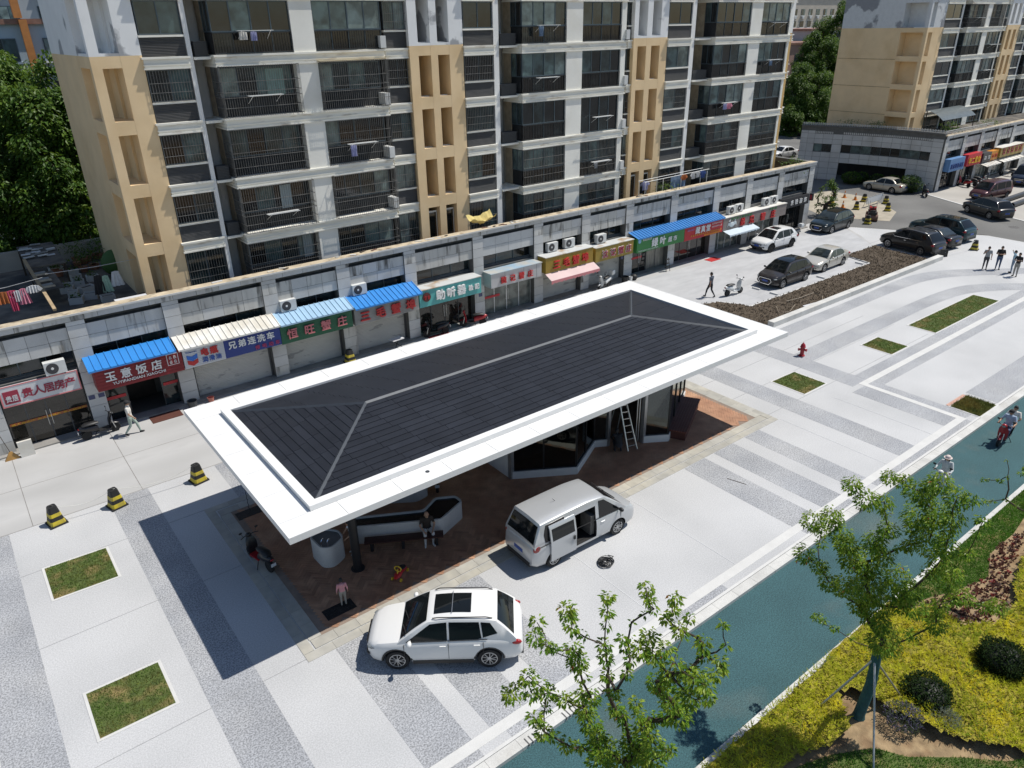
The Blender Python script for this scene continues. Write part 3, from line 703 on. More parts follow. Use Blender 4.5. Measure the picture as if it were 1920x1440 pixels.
# left end loggia: corner post, front and side niches
mb = MB(); yS = 38.45; k = yS / 38; xL = 6.83 * k; xR = 8.94 * k
split_box(mb, xL, xL + .42, yS, yS + .40, 4.4, TOPZ); split_box(mb, 8.04 * k, xR, yS, 40.9, 4.4, TOPZ)
split_box(mb, xL, xR, 40.9, 48.0, 4.4, TOPZ); split_box(mb, xL + 1.1, 8.04 * k - .002, yS + 1.2, 40.899, 4.4, TOPZ)
for F in FL[1:] + [TOPZ]: split_box(mb, xL + .003, 8.04 * k - .003, yS + .004, 40.898, F - .40, min(F + .20, TOPZ - .01))
mb.build('stair_wall', [tanm, white_p], block)
# right gable: tan wall with tall ochre niches
mb = MB(); ex = 57.91
split_box(mb, ex, ex + .68, 38.3, 48, 4.4, TOPZ); mb.build('gable_wall', [mat('paint_ochre', (.60, .40, .16), noise=.06, rough=.85), white_c], block)
for F in FL[1:]: box(ex + .681, ex + .75, 38.9, 39.3, F + .1, F + 2.3).build('gable_pilaster', white_c, block)
# podium
podium_front(block, PIL, YW, -14.0, 61.35, rg)
for a, b in ((-10.0, -6.0), (-6.0, -1.02)): box(a, b, YW + .04, YW + .5, 0, 5.37).build('podium_wall', tile_m, block)
mb = MB(); mb.box(-14, 61.2, YW + .9, 52.0, 2.9, 4.5); mb.box(-14, 61.2, 38.4, 52, 0, 2.89); mb.build('podium_block', joint_m, block)
mb = MB(); mb.box(-14, 61.0, YW + .42, 52, 4.501, 4.555); mb.build('terrace', roofdark, block)
# right end wall of the podium with tiles
mb = MB(); mb.box(61.21, 61.3, YW - .06, 50, 0, 5.36); mb.box(60.9, 61.34, YW + .43, 50, 5.361, PTOP - .01); mb.build('podium_end', joint_m, block)
mb = MB(); mb.box(-14, 61.0, 50.0, 50.3, 4.5, 5.62); mb.build('rear_parapet', mat('render_grey', (.36, .34, .30), noise=.15, scale=1.0), block)

# ---- shop fronts, one per bay
sf_dark = mat('shop_dark', (.02, .018, .016), rough=.5, noise=.3)
def shutter(par, x0, x1, y, z1=2.5):
    mb = MB(); n = int(z1 / .085)
    for i in range(n):
        z = i * z1 / n; mb.add([(x0, y + .02, z), (x1, y + .02, z), (x1, y, z + z1 / n * .5), (x0, y, z + z1 / n * .5), (x1, y + .02, z + z1 / n), (x0, y + .02, z + z1 / n)], [(0, 1, 2, 3), (3, 2, 4, 5)])
    mb.build('roller_shutter', shutter_m, par)
    for x in (x0, x1): box(x - .05, x + .05, y - .02, y + .06, 0, z1).build('shutter_rail', louv_m, par)
def glazing(par, x0, x1, y, n, fm=None, z1=2.45, m=None, door=None):
    mb = MB(); w = (x1 - x0) / n; fw = .05
    mb.box(x0, x1, y, y + .07, 0, .06); mb.box(x0, x1, y, y + .07, z1 - .06, z1)
    for i in range(n + 1): mb.box(max(x0, x0 + w * i - fw / 2), min(x1, x0 + w * i + fw / 2), y + .002, y + .068, .06, z1 - .06)
    f = mb.build('shop_front', fm or alu, par)
    for i in range(n): box(x0 + w * i + fw / 2, x0 + w * (i + 1) - fw / 2, y + .025, y + .037, .06, z1 - .06).build('pane', m or panes_m[0], f)
    if door is not None:
        for s in (-.08, .08):
            mb = MB(); xx = x0 + w * door + s; mb.tube([(xx, y - .05, .75), (xx, y - .05, 1.5)], .014, 6); mb.bar((xx, y - .05, .8), (xx, y + .02, .8), .015); mb.bar((xx, y - .05, 1.45), (xx, y + .02, 1.45), .015); mb.build('door_handle', alu, f)
    return f
curtain = mat('pane_curtain', (.20, .22, .20), rough=.12, noise=.25, scale=1.0, col2=(.09, .10, .09), scale2=1.4, spec=.6)
bays = list(zip(PIL, PIL[1:]))
SH = ['dark', 'open', 'shut', 'shut', 'shut', 'dark', 'white', 'shut', 'shut', 'green', 'dark', 'white', 'white', 'black']
for (a, b), t in zip(bays, SH):
    x0 = a + PW + .02; x1 = b - .02; y = YW + .30
    if t == 'shut': shutter(block, x0 + .05, x1 - .05, y)
    elif t == 'dark': glazing(block, x0, x1, y, 4, louv_m, m=mat('pane_shop', (.022, .020, .017), rough=.06, noise=.3, spec=.7), door=2)
    elif t == 'open':
        glazing(block, x0, x0 + .95, y, 1, louv_m, m=panes_m[0]); glazing(block, x1 - .75, x1, y, 1, louv_m, m=panes_m[3])
        box(x0 + .9, x1 - .7, y + 1.9, y + 1.95, 0, 2.6).build('room_back', sf_dark, block)
    elif t == 'white': glazing(block, x0, x1, y, 4, steelw, m=curtain, door=2)
    elif t == 'green':
        glazing(block, x0 + .5, x0 + 1.9, y, 2, louv_m, m=panes_m[5], door=1); glazing(block, x0 + 1.95, x1, y - .02, 2, louv_m, m=mat('plastic_sheet', (.20, .19, .165), rough=.3, noise=.4, scale=3, stretch=(4, 4, .4)))
        box(x0, x0 + .48, y, y + .05, 0, 2.6).build('wall_panel', tile_m, block)
    else: glazing(block, x0, x1, y, 4, rail_m, m=panes_m[5], door=2)
box(61.0 - .02, 61.21, YW - .058, YW + .8, 0, 2.95).build('end_pier', tile_m, block)
# entrance steps in front of the shops
struct('shop_step', box(-1.0, 61.2, 35.75, 36.4, -.1, .07), mat('step_stone', (.27, .26, .245), rough=.85, noise=.2, scale=1.3))
# ================================================================ SHOP SIGNS, AWNINGS
def panel(par, x0, x1, z0, z1, y, th, m, name='panel', ribs=0, ribm=None):
    mb = box(x0, x1, y, y + th, z0, z1)
    if ribs:
        n = int((z1 - z0) / ribs)
        for i in range(n):
            z = z0 + (i + .5) * (z1 - z0) / n; mb.box(x0, x1, y - .012, y - .001, z - ribs * .32, z + ribs * .32)
    return mb.build(name, m, par)
def pm(name, c, rough=.45, noise=.05, **k): return mat(name, c, rough=rough, noise=noise, scale=1.2, **k)
def awning(x0, x1, z0, z1, y0, y1, m, label, n=None, cat='awning'):
    """ribbed sheet roof sloping from the wall (y1, z1) down to the street edge (y0, z0); each sheet its own part"""
    e = thing('awning', ((x0 + x1) / 2, y1, z0), 0, label, cat); n = n or round((x1 - x0) / .3); w = (x1 - x0) / n; cx = (x0 + x1) / 2
    mb = MB(); mb.add([(0, y0 - y1, 0), (w - .03, y0 - y1, 0), (w - .03, 0, z1 - z0), (0, 0, z1 - z0), (0, y0 - y1, .02), (w - .03, y0 - y1, .02), (w - .03, 0, z1 - z0 + .02), (0, 0, z1 - z0 + .02)],
                      [(0, 3, 2, 1), (4, 5, 6, 7), (0, 1, 5, 4), (1, 2, 6, 5), (2, 3, 7, 6), (3, 0, 4, 7)])
    mb.bar((w - .015, y0 - y1, .03), (w - .015, 0, z1 - z0 + .03), .04, .05)
    me = mb.mesh('sheet', m)
    for i in range(n): obj('sheet', me, e, (x0 + w * i - cx, 0, 0))
    box(x0 - cx, x1 - cx, y0 - y1, y0 - y1 + .02, -.06, -.002).build('front_edge', m, e)
    return e
def sign(x0, x1, z0, z1, m, label, y=35.2, th=.12, ribs=0, back=True, name='shop_sign', top=None):
    e = thing(name, ((x0 + x1) / 2, y, z0), 0, label, 'sign'); e['x'] = 0; del e['x']
    cx = (x0 + x1) / 2
    panel(e, x0 - cx, x1 - cx, 0, z1 - z0, 0, th, m, 'sign_board', ribs)
    if back:
        mb = MB(); d = YW + .03 - y
        mb.box(x0 - cx, x0 - cx + .03, th + .001, d, 0, z1 - z0 - .02); mb.box(x1 - cx - .03, x1 - cx, th + .001, d, 0, z1 - z0 - .02); mb.box(x0 - cx + .031, x1 - cx - .031, th + .002, d, 0, .03)
        mb.build('side_panel', m, e)
    if top: panel(e, x0 - cx - .04, x1 - cx + .04, z1 - z0 + .002, z1 - z0 + .04, -.05, YW - y + .06, top, 'top_sheet')
    return e, cx
blue_s = pm('sheet_blue', (.035, .235, .62), rough=.35); lblue = pm('sheet_pale_blue', (.33, .50, .66), rough=.4); cream_s = pm('sheet_cream', (.72, .71, .675), rough=.5, col2=(.60, .57, .50), scale2=.8)
rust_t = pm('sheet_rusty', (.56, .57, .56), rough=.5, col2=(.38, .27, .17), scale2=.9, mix=(.52, .64))
red_l = pm('letter_red', (.52, .028, .03), rough=.4); white_l = pm('letter_white', (.80, .80, .78), rough=.4); maroon = pm('letter_maroon', (.30, .025, .055), rough=.45)
pink_l = pm('letter_pink', (.62, .20, .21), rough=.45); dred = pm('board_dark_red', (.225, .014, .020), rough=.5); blue_b = pm('board_blue', (.024, .050, .23), rough=.5); green_b = pm('board_green', (.022, .125, .062), rough=.5)
grey_c = pm('board_grey', (.36, .36, .345), rough=.5, col2=(.27, .265, .25), scale2=1.0); teal_b = pm('board_teal', (.10, .40, .385), rough=.5); gold_b = pm('board_gold', (.355, .235, .035), rough=.45); grn2 = pm('board_leaf_green', (.038, .22, .055), rough=.45)
red_b = pm('board_red', (.50, .018, .03), rough=.45); brown_b = pm('board_taupe', (.30, .255, .235), rough=.55); black_b = pm('board_black', (.03, .03, .034), rough=.45); silver_b = pm('board_silver', (.47, .475, .48), rough=.4, metal=.3)
yel_l = pm('letter_yellow', (.70, .44, .03), rough=.45); green_l = pm('letter_green', (.05, .25, .08)); white_b = pm('board_white', (.62, .625, .64), rough=.45)

# 1 estate agent
e, c = sign(-.2, 2.88, 2.2, 3.16, white_b, 'white estate agent sign with five maroon characters and seal', y=35.98, th=.05, back=False)
for a in ((-1.54, 1.54, 0, .05), (-1.54, 1.54, .91, .96), (-1.54, -1.49, .051, .909), (1.49, 1.54, .051, .909)): box(a[0], a[1], -.012, -.001, a[2], a[3]).build('frame', pink_l, e)
chars('character', '贵人居房产', -.72, 1.36, .30, .46, -.012, maroon, e, .02, .012)
box(-1.42, -.84, -.02, -.001, .14, .72).build('seal', maroon, e); lettering('seal_mark', '贵居', -1.36, -.90, .26, .3, -.03, white_b, e, .015, .004)
# 2 restaurant
e, c = sign(3.4, 7.18, 2.14, 3.22, dred, 'dark red restaurant sign with white characters over latin letters', ribs=.14)
chars('character', '玉意饭店', -1.6, 1.05, .44, .50, -.03, white_l, e, .04, .012)
lettering('letters', 'YUYIFANDIAN XIAOCHI', -1.25, 1.05, .19, .19, -.03, white_l, e, .02, .004)
box(1.2, 1.72, -.025, -.014, .42, .98).build('seal', white_l, e); box(1.225, 1.695, -.03, -.026, .445, .955).build('seal_ground', dred, e); lettering('seal_mark', '~~~', 1.27, 1.65, .72, .2, -.04, white_l, e, .012); lettering('seal_mark', '~~~', 1.27, 1.65, .50, .2, -.04, white_l, e, .012)
awning(3.2, 6.95, 3.25, 3.62, 35.0, 36.05, blue_s, 'bright blue ribbed awning over the dark red restaurant sign')
# 3 battery and oil
e, c = sign(7.22, 9.17, 2.16, 3.2, white_b, 'white ribbed battery and oil sign with blue and red chevron mark', ribs=.085)
chars('character', '电瓶', -.20, .70, .50, .40, -.03, red_l, e, .03, .022); chars('character', '润滑油', -.16, .80, .15, .29, -.03, pm('letter_blue', (.05, .12, .42)), e, .02, .006)
lettering('letters', 'Chevron', -.83, -.32, .76, .13, -.03, MATS['letter_blue'], e, .015)
for z, m in ((.44, pm('mark_blue', (.03, .15, .55))), (.19, red_l)):
    MB().add([(x, y, zz) for y in (-.04, -.014) for x, zz in ((-.82, z + .22), (-.575, z + .12), (-.33, z + .22), (-.33, z + .02), (-.575, z - .10), (-.82, z + .02))],
             [(0, 5, 4, 1), (1, 4, 3, 2), (6, 7, 10, 11), (7, 8, 9, 10), (0, 1, 7, 6), (1, 2, 8, 7), (2, 3, 9, 8), (3, 4, 10, 9), (4, 5, 11, 10), (5, 0, 6, 11)]).build('chevron_mark', m, e)
# 4 car wash
e, c = sign(9.175, 12.05, 2.16, 3.2, blue_b, 'blue car wash sign with white characters and small pink line')
chars('character', '兄弟连洗车', -1.28, 1.15, .47, .42, -.02, white_l, e, .02, .016); chars('character', '修电动车', .0, 1.40, .10, .25, -.02, pm('letter_magenta', (.50, .06, .17)), e, .02, .004)
awning(7.05, 12.05, 3.23, 3.60, 35.0, 36.05, cream_s, 'cream ribbed awning above the battery and car wash signs')
# 5 crab shop
e, c = sign(12.07, 16.1, 2.12, 3.17, green_b, 'dark green ribbed sign with four pink crab shop characters', ribs=.12)
chars('character', '恒旺蟹庄', -1.9, 1.85, .28, .58, -.06, pink_l, e, .08, .012)
awning(12.07, 16.15, 3.20, 3.58, 34.98, 36.05, lblue, 'pale blue ribbed awning over the dark green sign')
# 6
e, c = sign(16.25, 20.3, 2.1, 3.1, grey_c, 'grey ribbed sign with four large red crab shop characters', ribs=.09)
chars('character', '三毛蟹埠', -1.9, 1.95, .22, .62, -.06, red_l, e, .09, .026)
awning(16.2, 20.4, 3.14, 3.56, 34.85, 36.05, blue_s, 'bright blue ribbed awning over the grey sign with red characters')
# 7 hearing aids
e, c = sign(20.38, 24.74, 2.14, 3.15, teal_b, 'turquoise hearing aid sign with bold white characters', top=rust_t)
chars('character', '助听器', -1.15, 1.05, .30, .62, -.06, white_l, e, .09, .030); chars('character', '验配', 1.15, 2.05, .36, .34, -.05, white_l, e, .05, .018)
MB().lathe([(.27, 0), (.27, .05)], 20, Matrix.Translation((-1.72, -.01, .58)) @ Matrix.Rotation(PI / 2, 4, 'X')).build('emblem', pm('emblem_dark', (.10, .02, .02)), e); lettering('emblem_mark', '~~~', -1.93, -1.50, .46, .26, -.075, red_l, e, .02, .01)
# 8
e, c = sign(25.5, 29.52, 2.2, 3.08, silver_b, 'silver panel sign with four small red and white characters', top=pm('top_blue_grey', (.30, .42, .52), col2=(.45, .45, .42), scale2=1))
for x in (-.95, .55, 1.6): box(x - .008, x + .008, -.006, -.0005, .0, .88).build('panel_joint', joint_m, e)
chars('character', '魏记蟹庄', -1.45, 1.4, .22, .44, -.06, red_l, e, .06, .012); 
# 9
e, c = sign(29.87, 34.05, 2.25, 3.28, gold_b, 'golden ribbed sign with large red crab shop characters and pink awning', ribs=.075, top=rust_t)
chars('character', '三毛蟹埠', -1.6, 1.75, .24, .62, -.06, red_l, e, .09, .016)
aw = thing('fabric_awning', (32.0, 35.2, 2.2), 0, 'pink scalloped fabric awning below the golden sign', 'awning'); mb = MB()
n = 26
for i in range(n):
    xa = -2.15 + 4.3 * i / n; xb = -2.15 + 4.3 * (i + 1) / n
    mb.mi = 0; mb.add([(xa, 0, .02), (xb, 0, .02), (xb, -.62, -.28), (xa, -.62, -.28)], [(0, 3, 2, 1)])
    mb.mi = 1; zz = -.50 + .06 * abs(math.sin(i * 1.3)); mb.add([(xa, -.62, -.28), (xb, -.62, -.28), (xb, -.63, zz), (xa, -.63, zz - .03)], [(0, 3, 2, 1)])
mb.build('canopy_cloth', [pm('awning_pale_pink', (.62, .47, .46), rough=.8), pm('awning_pink', (.52, .20, .21), rough=.8)], aw)
for s in (-1.9, 0, 1.9): MB().bar((s, -.6, -.29), (s, .1, -.15), .03).build('arm', alu, aw)
# 10
e, c = sign(34.3, 37.96, 2.12, 3.1, pm('board_gold2', (.37, .26, .05), rough=.45), 'golden sign with outlined maroon and white crab shop characters', ribs=.06, top=rust_t)
chars('character_outline', '沈记蟹庄', -1.35, 1.7, .26, .56, -.035, white_l, e, .04, .035); chars('character', '沈记蟹庄', -1.35, 1.7, .26, .56, -.07, maroon, e, .04, .004)
# 11 supermarket
e, c = sign(38.35, 43.44, 2.0, 3.05, grn2, 'bright green supermarket sign with white stylised characters', th=.14)
chars('character', '绿叶', -1.15, .55, .28, .66, -.03, white_l, e, .04, .03); chars('character', '超市', .65, 1.75, .30, .42, -.03, white_l, e, .03, .012)
box(-1.95, -1.05, -.02, -.001, .80, .98).build('small_panel', white_b, e); lettering('letters', '~~~~~~', -1.9, -1.1, .83, .15, -.035, green_l, e, .01); lettering('letters', '~~~~~~~~~~~~~~~~', -2.4, -.3, .07, .12, -.02, white_l, e, .01)
MB().lathe([(.15, 0), (.15, .03)], 16, Matrix.Translation((-2.3, -.0, .84)) @ Matrix.Rotation(PI / 2, 4, 'X')).build('emblem', pm('emblem_blue', (.25, .50, .70)), e)
# 12
e, c = sign(43.47, 47.98, 1.96, 3.03, red_b, 'bright red sign with white brush characters and yellow small print', th=.14)
chars('character', '藏真堂', -1.1, .75, .42, .56, -.03, white_l, e, .03, .014)
lettering('letters', '~~~~~~', -2.0, -1.2, .70, .17, -.03, pm('letter_lilac', (.42, .30, .62)), e, .015, .006); lettering('letters', '~~~~~~~~~', .85, 2.1, .78, .17, -.03, white_l, e, .015); lettering('letters', '~~~~~~~~~', .85, 2.1, .55, .15, -.03, white_l, e, .015)
lettering('letters', '~~~~~~~~~~~~~~~~~', -1.6, 2.1, .22, .15, -.03, yel_l, e, .012); lettering('letters', '~~~~~~~~~~~~~~~~', .0, 2.0, .05, .14, -.03, yel_l, e, .012)
awning(38.25, 48.0, 3.07, 3.36, 35.02, 36.05, pm('sheet_blue_worn', (.030, .19, .50), rough=.4), 'long blue ribbed awning over the green and bright red signs')
# 13
e, c = sign(48.02, 56.4, 2.0, 2.95, brown_b, 'long taupe sign with red crab shop characters and white crab picture', ribs=.05, top=cream_s)
chars('character', '弟兄', -2.4, .0, .14, .62, -.06, red_l, e, .1, .02); chars('character', '蟹庄', .2, 3.0, .14, .62, -.06, red_l, e, .1, .02)
lettering('letters', '~~~~~~~~~', -3.3, -.55, .70, .24, -.03, green_l, e, .03, .006); lettering('letters', '~~~~', 1.7, 2.8, .74, .22, -.03, green_l, e, .03, .006)
mb = MB(); cm = Vector((-3.1, -.04, .36)); mb.ball(cm, (.34, .04, .2), 12, 6)
for s in (-1, 1):
    for k in range(4): mb.tube([cm + Vector((s * .25, 0, -.05 + k * .06)), cm + Vector((s * .5, 0, .10 + k * .05 - .1)), cm + Vector((s * (.62 - .03 * k), 0, -.16 + k * .09))], [.03, .025, .008], 5)
    mb.tube([cm + Vector((s * .2, 0, .15)), cm + Vector((s * .38, 0, .3)), cm + Vector((s * .22, 0, .42))], [.04, .05, .015], 5)
mb.build('crab_picture', pm('crab_white', (.62, .68, .70)), e)
aw = thing('fabric_awning', (50.0, 35.2, 1.95), 0, 'pale blue scalloped fabric awning below the taupe sign', 'awning'); mb = MB()
for i in range(24):
    xa = -1.9 + 3.8 * i / 24; xb = -1.9 + 3.8 * (i + 1) / 24
    mb.add([(xa, 0, .02), (xb, 0, .02), (xb, -.7, -.18), (xa, -.7, -.18)], [(0, 3, 2, 1)]); zz = -.32 + .06 * abs(math.sin(i * 1.2)); mb.add([(xa, -.7, -.18), (xb, -.7, -.18), (xb, -.71, zz), (xa, -.71, zz - .03)], [(0, 3, 2, 1)])
mb.build('canopy_cloth', pm('awning_pale_blue', (.52, .60, .66), rough=.8), aw)
# 14
e, c = sign(56.4, 60.2, 2.35, 3.2, black_b, 'black decoration shop sign with white characters at the building corner', y=35.5)
chars('character', '东铁装饰', -1.0, 1.6, .24, .46, -.03, white_l, e, .03, .008)
fl = thing('lantern_sign', (60.75, 35.7, 2.5), 0, 'small red and black lantern sign on the podium corner', 'sign'); box(-.1, .1, -.25, .05, 0, .62).build('lantern_box', black_b, fl); box(-.104, .104, -.2, 0, .08, .5).build('lantern_face', pm('lantern_red', (.4, .06, .07)), fl); MB().bar((-.3, 0, .72), (.3, 0, .76), .04).build('bracket', black_b, fl)
# house number plates and door banners
for x, lab in ((3.02, 'dark blue house number plate beside the estate agent door'), (3.42, 'dark blue house number plate beside the restaurant sign'), (25.1, 'dark blue house number plate next to the silver panel sign'), (37.6, 'dark blue house number plate by the supermarket')):
    tag(box(x, x + .26, YW - .105, YW - .09, 1.55, 1.75).build('number_plate', pm('plate_blue', (.06, .07, .16))), lab, 'number plate', 'house number plates on the pilasters')
for x0, x1, m, lab in ((3.75, 4.6, red_b, 'red banner strip on the restaurant left door'), (6.3, 6.98, red_b, 'red banner strip on the restaurant right door'), (25.6, 27.0, red_b, 'red banner strip on the white framed shop door'), (38.9, 40.2, red_b, 'red strip on the supermarket dark doors')):
    tag(box(x0, x1, YW + .285, YW + .295, 1.12, 1.27).build('door_banner', m), lab, 'banner')
b0 = tag(box(-.2, 2.9, YW + .286, YW + .295, 1.1, 1.22).build('door_banner', pm('banner_orange', (.34, .10, .03))), 'orange banner strip across the estate agent glass front', 'banner'); lettering('letters', '贵人居房产 贵人居房产 贵人居房产', -.15, 2.85, 1.115, .09, YW + .28, yel_l, b0, .004)

# ---- outdoor air-conditioner units
acw = mat('ac_white', (.62, .63, .62), rough=.5, noise=.06); acd = mat('ac_dark', (.045, .045, .05), rough=.6, noise=.1)
def ac_unit(x, y, z, label, rz=0.0, grp='outdoor air conditioners on the shop front'):
    e = thing('air_conditioner', (x, y, z), rz, label, 'air conditioner', grp)
    box(-.42, .42, 0, .32, .04, .62).build('casing', acw, e)
    M = Matrix.Translation((-.12, -.004, .33)) @ Matrix.Rotation(PI / 2, 4, 'X')
    MB().lathe([(.245, -.02), (.245, .012), (.22, .014), (.08, .016)], 20, M).build('fan_guard', acd, e); MB().lathe([(.06, .017), (.05, .026)], 12, M).build('fan_hub', acw, e)
    for s in (-.3, .3): box(s - .04, s + .04, .03, .29, 0, .039).build('foot', acd, e)
ac_unit(2.1, 35.75, 3.22, 'white air conditioner unit above the estate agent sign'); ac_unit(12.95, 35.85, 3.55, 'white air conditioner unit above the pale blue awning')
ac_unit(17.05, 35.85, 3.52, 'white air conditioner unit above the grey sign with red characters'); ac_unit(31.1, 35.9, 3.33, 'white air conditioner unit behind the golden ribbed sign top, nearer the silver sign')
ac_unit(32.6, 35.9, 3.33, 'white air conditioner unit behind the golden ribbed sign top, nearer the outlined sign'); ac_unit(35.4, 35.75, 3.16, 'white air conditioner unit on the golden sign with outlined characters')
ac_unit(49.6, 35.6, 3.0, 'white air conditioner unit on the taupe sign beside another'); ac_unit(50.7, 35.7, 3.0, 'white air conditioner unit on the taupe sign nearest the blue awning pair')
ac_unit(54.2, 35.6, 3.0, 'white air conditioner unit on the taupe sign towards the black sign'); ac_unit(55.3, 35.65, 3.0, 'white air conditioner unit on the taupe sign end by the black sign')
for F, nth in zip(FL[1:5], ('second', 'third', 'fourth', 'fifth')):
    ac_unit(21.05, 38.28, F + .02, 'white air conditioner beside the left balcony stack on the ' + nth + ' storey above the shops', PI * .5, 'air conditioners on the apartment facade'); ac_unit(39.4, 38.3, F + .02, 'white air conditioner beside the middle balcony stack on the ' + nth + ' storey above the shops', PI * .5, 'air conditioners on the apartment facade')
ac_unit(22.6, 37.1, 4.57, 'white air conditioner unit standing on the podium terrace', grp=None)

# ================================================================ SECOND APARTMENT BLOCK (far right, curved granite podium)
rg = random.Random(33)
blk2 = thing('apartment_block', (0, 0, 0), 0, 'tan gabled apartment block on a curved granite podium across the street', 'building')
P2 = [84.62, 88.9, 93.1, 97.4, 101.6, 105.9, 110.2, 114.5, 118.8]
podium_front(blk2, P2, 35.62, 84.7, 119.5, rg)
tower(blk2, [dict(x0=86.0, a=(89.4 * 40 / 40.45, 92.0), l=(92.3, 93.9), b=(94.0, 103.2), o1=(94.05, 98.2), o2=(99.4, 103.0), w=(103.3, 104.4)),
             dict(s=(104.5, 108.0), n=(105.0, 105.8, 106.4, 107.2), a=(108.0, 110.2), l=(110.5, 112.2), b=(112.3, 121.3), o1=(112.4, 115.9), o2=(117.2, 120.8), w=(121.4, 122.0))],
      40.0, rg, {(0, 4): 'cage2', (0, 'a'): 1, (1, 'a'): 2}, 122.0, detail=True)
mb = MB(); xL = 86.0
split_box(mb, xL, xL + 8, 43.2, 50.0, 4.4, TOPZ); split_box(mb, xL, xL + .35, 40.45, 40.8, 4.4, TOPZ); split_box(mb, xL + 1.2, 89.4, 40.45, 43.19, 4.4, TOPZ)
split_box(mb, xL + 2.8, 89.41, 40.44, 43.15, 4.4, TOPZ)
for F in FL[1:] + [TOPZ]: split_box(mb, xL + .003, 89.39, 40.452, 43.198, F - .36, min(F + .16, TOPZ - .01))
mb.build('stair_wall', [tanm, mat('paint_white_peel2', (.62, .64, .65), rough=.85, noise=.05, col2=(.27, .28, .30), scale2=.30, mix=(.54, .57))], blk2)
for F in (7.36, 10.16, 12.96): box(85.975, 85.999, 43.25, 49.9, F - .20, F - .16).build('stain_line', mat('stain_brown', (.30, .22, .13), noise=.4, scale=2), blk2)
# curved side of the podium with tiles, strip windows and openwork
arc = [(84.55 - .02, 35.7), (84.6, 38.5), (84.35, 41.0), (83.8, 43.5), (83.0, 46.0), (82.0, 48.4), (81.3, 50.2)]
def arcpt(t):
    t *= len(arc) - 1; i = min(int(t), len(arc) - 2); f = t - i; a = Vector(arc[i]); b = Vector(arc[i + 1]); return a.lerp(b, f)
N = 15
for i in range(N):
    a = arcpt(i / N); b = arcpt((i + 1) / N); d = (b - a); L = d.length; d.normalize(); nrm = Vector((-d.y, d.x)); ang = math.atan2(d.y, d.x)
    T = Matrix.Translation((a.x, a.y, 0)) @ Matrix.Rotation(ang, 4, 'Z')
    mbw = MB(T)
    win = 1 <= i <= 12 and i not in (10,)
    zs = [(0, 2.0), (2.0, 3.05), (3.95, 5.05), (5.05, 5.8)] if win else [(0, 5.8)]
    if 3 <= i <= 9: zs[0] = (1.95, 2.0)
    for z0, z1 in zs: mbw.box(0, L, -.3, -.035, z0, z1)
    mbw.box(-.02, L + .02, -.45, .12, 5.801, 5.95); mbw.build('podium_wall', joint_m, blk2)
    rows = [(.0, .65), (.65, 1.3), (1.3, 1.97), (1.97, 2.5), (2.5, 3.05), (3.05, 3.95), (3.95, 4.5), (4.5, 5.05), (5.05, 5.35)]
    for z0, z1 in rows:
        if win and z0 == 3.05: continue
        if 3 <= i <= 9 and z1 < 1.98: continue
        if 1 <= i <= 12 and z0 == 5.05: continue
        mb = MB(T); mb.box(.014, L - .014, -.036, 0, z0 + .014, z1 - .014); mb.build('tile', tile_m, blk2)
    if win:
        mb = MB(T); mb.box(0, L, -.2, -.15, 3.05, 3.95); mb.build('strip_window', panes_m[(0, 3, 2, 6, 5)[i % 5]], blk2)
        mb = MB(T); mb.bar((0, -.12, 3.05), (0, -.12, 3.95), .05); mb.bar((0, -.12, 3.08), (L, -.12, 3.08), .05); mb.build('window_frame', frame_m, blk2)
        mb = MB(T)
        for k in range(5): mb.box(k * L / 5 + .03, (k + 1) * L / 5 - .04, -.06, -.0, 5.09, 5.3)
        mb.build('openwork', mat('openwork_white', (.5, .5, .48), noise=.15), blk2)
    mb = MB(T)
    for k in range(4): mb.bar((k * L / 4, -.1, 5.951), (k * L / 4, -.1, 6.25), .05)
    mb.bar((0, -.1, 6.15), (L, -.1, 6.15), .05); mb.bar((0, -.1, 6.04), (L, -.1, 6.04), .03); mb.build('balustrade', stone_w, blk2)
mb = MB(); mb.bar((84.7, 35.7, 6.15), (96, 35.7, 6.15), .05); mb.bar((84.7, 35.7, 5.98), (96, 35.7, 5.98), .04)
for k in range(36): mb.bar((84.7 + k * .32, 35.7, 5.72), (84.7 + k * .32, 35.7, 6.2), .04)
mb.build('balustrade', stone_w, blk2)
mb = MB(); pts = [arcpt(i / 12) for i in range(13)]; poly = [(p.x + .4, p.y + .2) for p in pts] + [(119, 50.2), (119, 36.1)]
mb.prism(poly, 4.4, 5.3); mb.build('terrace', roofdark, blk2)
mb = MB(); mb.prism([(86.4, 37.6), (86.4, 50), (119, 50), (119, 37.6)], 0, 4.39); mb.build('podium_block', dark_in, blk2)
for (a, b), t in zip(zip(P2, P2[1:]), ['dark', 'dark', 'white', 'white', 'dark', 'shut', 'dark', 'white']):
    x0 = a + PW + .02; x1 = b - .02; y = 35.62 + .3
    if t == 'shut': shutter(blk2, x0 + .05, x1 - .05, y)
    else: glazing(blk2, x0, x1, y, 4, louv_m if t == 'dark' else steelw, m=panes_m[0] if t == 'dark' else curtain)
def sign2(x0, x1, z0, z1, m, label, txt, tm, y=34.95, size=.5, **k):
    e, c = sign(x0, x1, z0, z1, m, label, y=y, back=False, **k); w = (x1 - x0) / 2
    box(-w, w, .121, .66, .02, z1 - z0 - .02).build('sign_box', m, e); chars('character', txt, -w * .9, w * .9, .28, size, -.03, tm, e, .04, .012); return e
sign2(85.5, 88.9, 2.0, 3.3, pm('board_sky', (.11, .24, .47)), 'sky blue sign on the corner shop of the far block', '~~~~~~~', blue_b, size=.52)
sign2(89.6, 93.0, 2.1, 3.35, red_b, 'red sign with four yellow characters on the far block', '辛二置业', yel_l, size=.7)
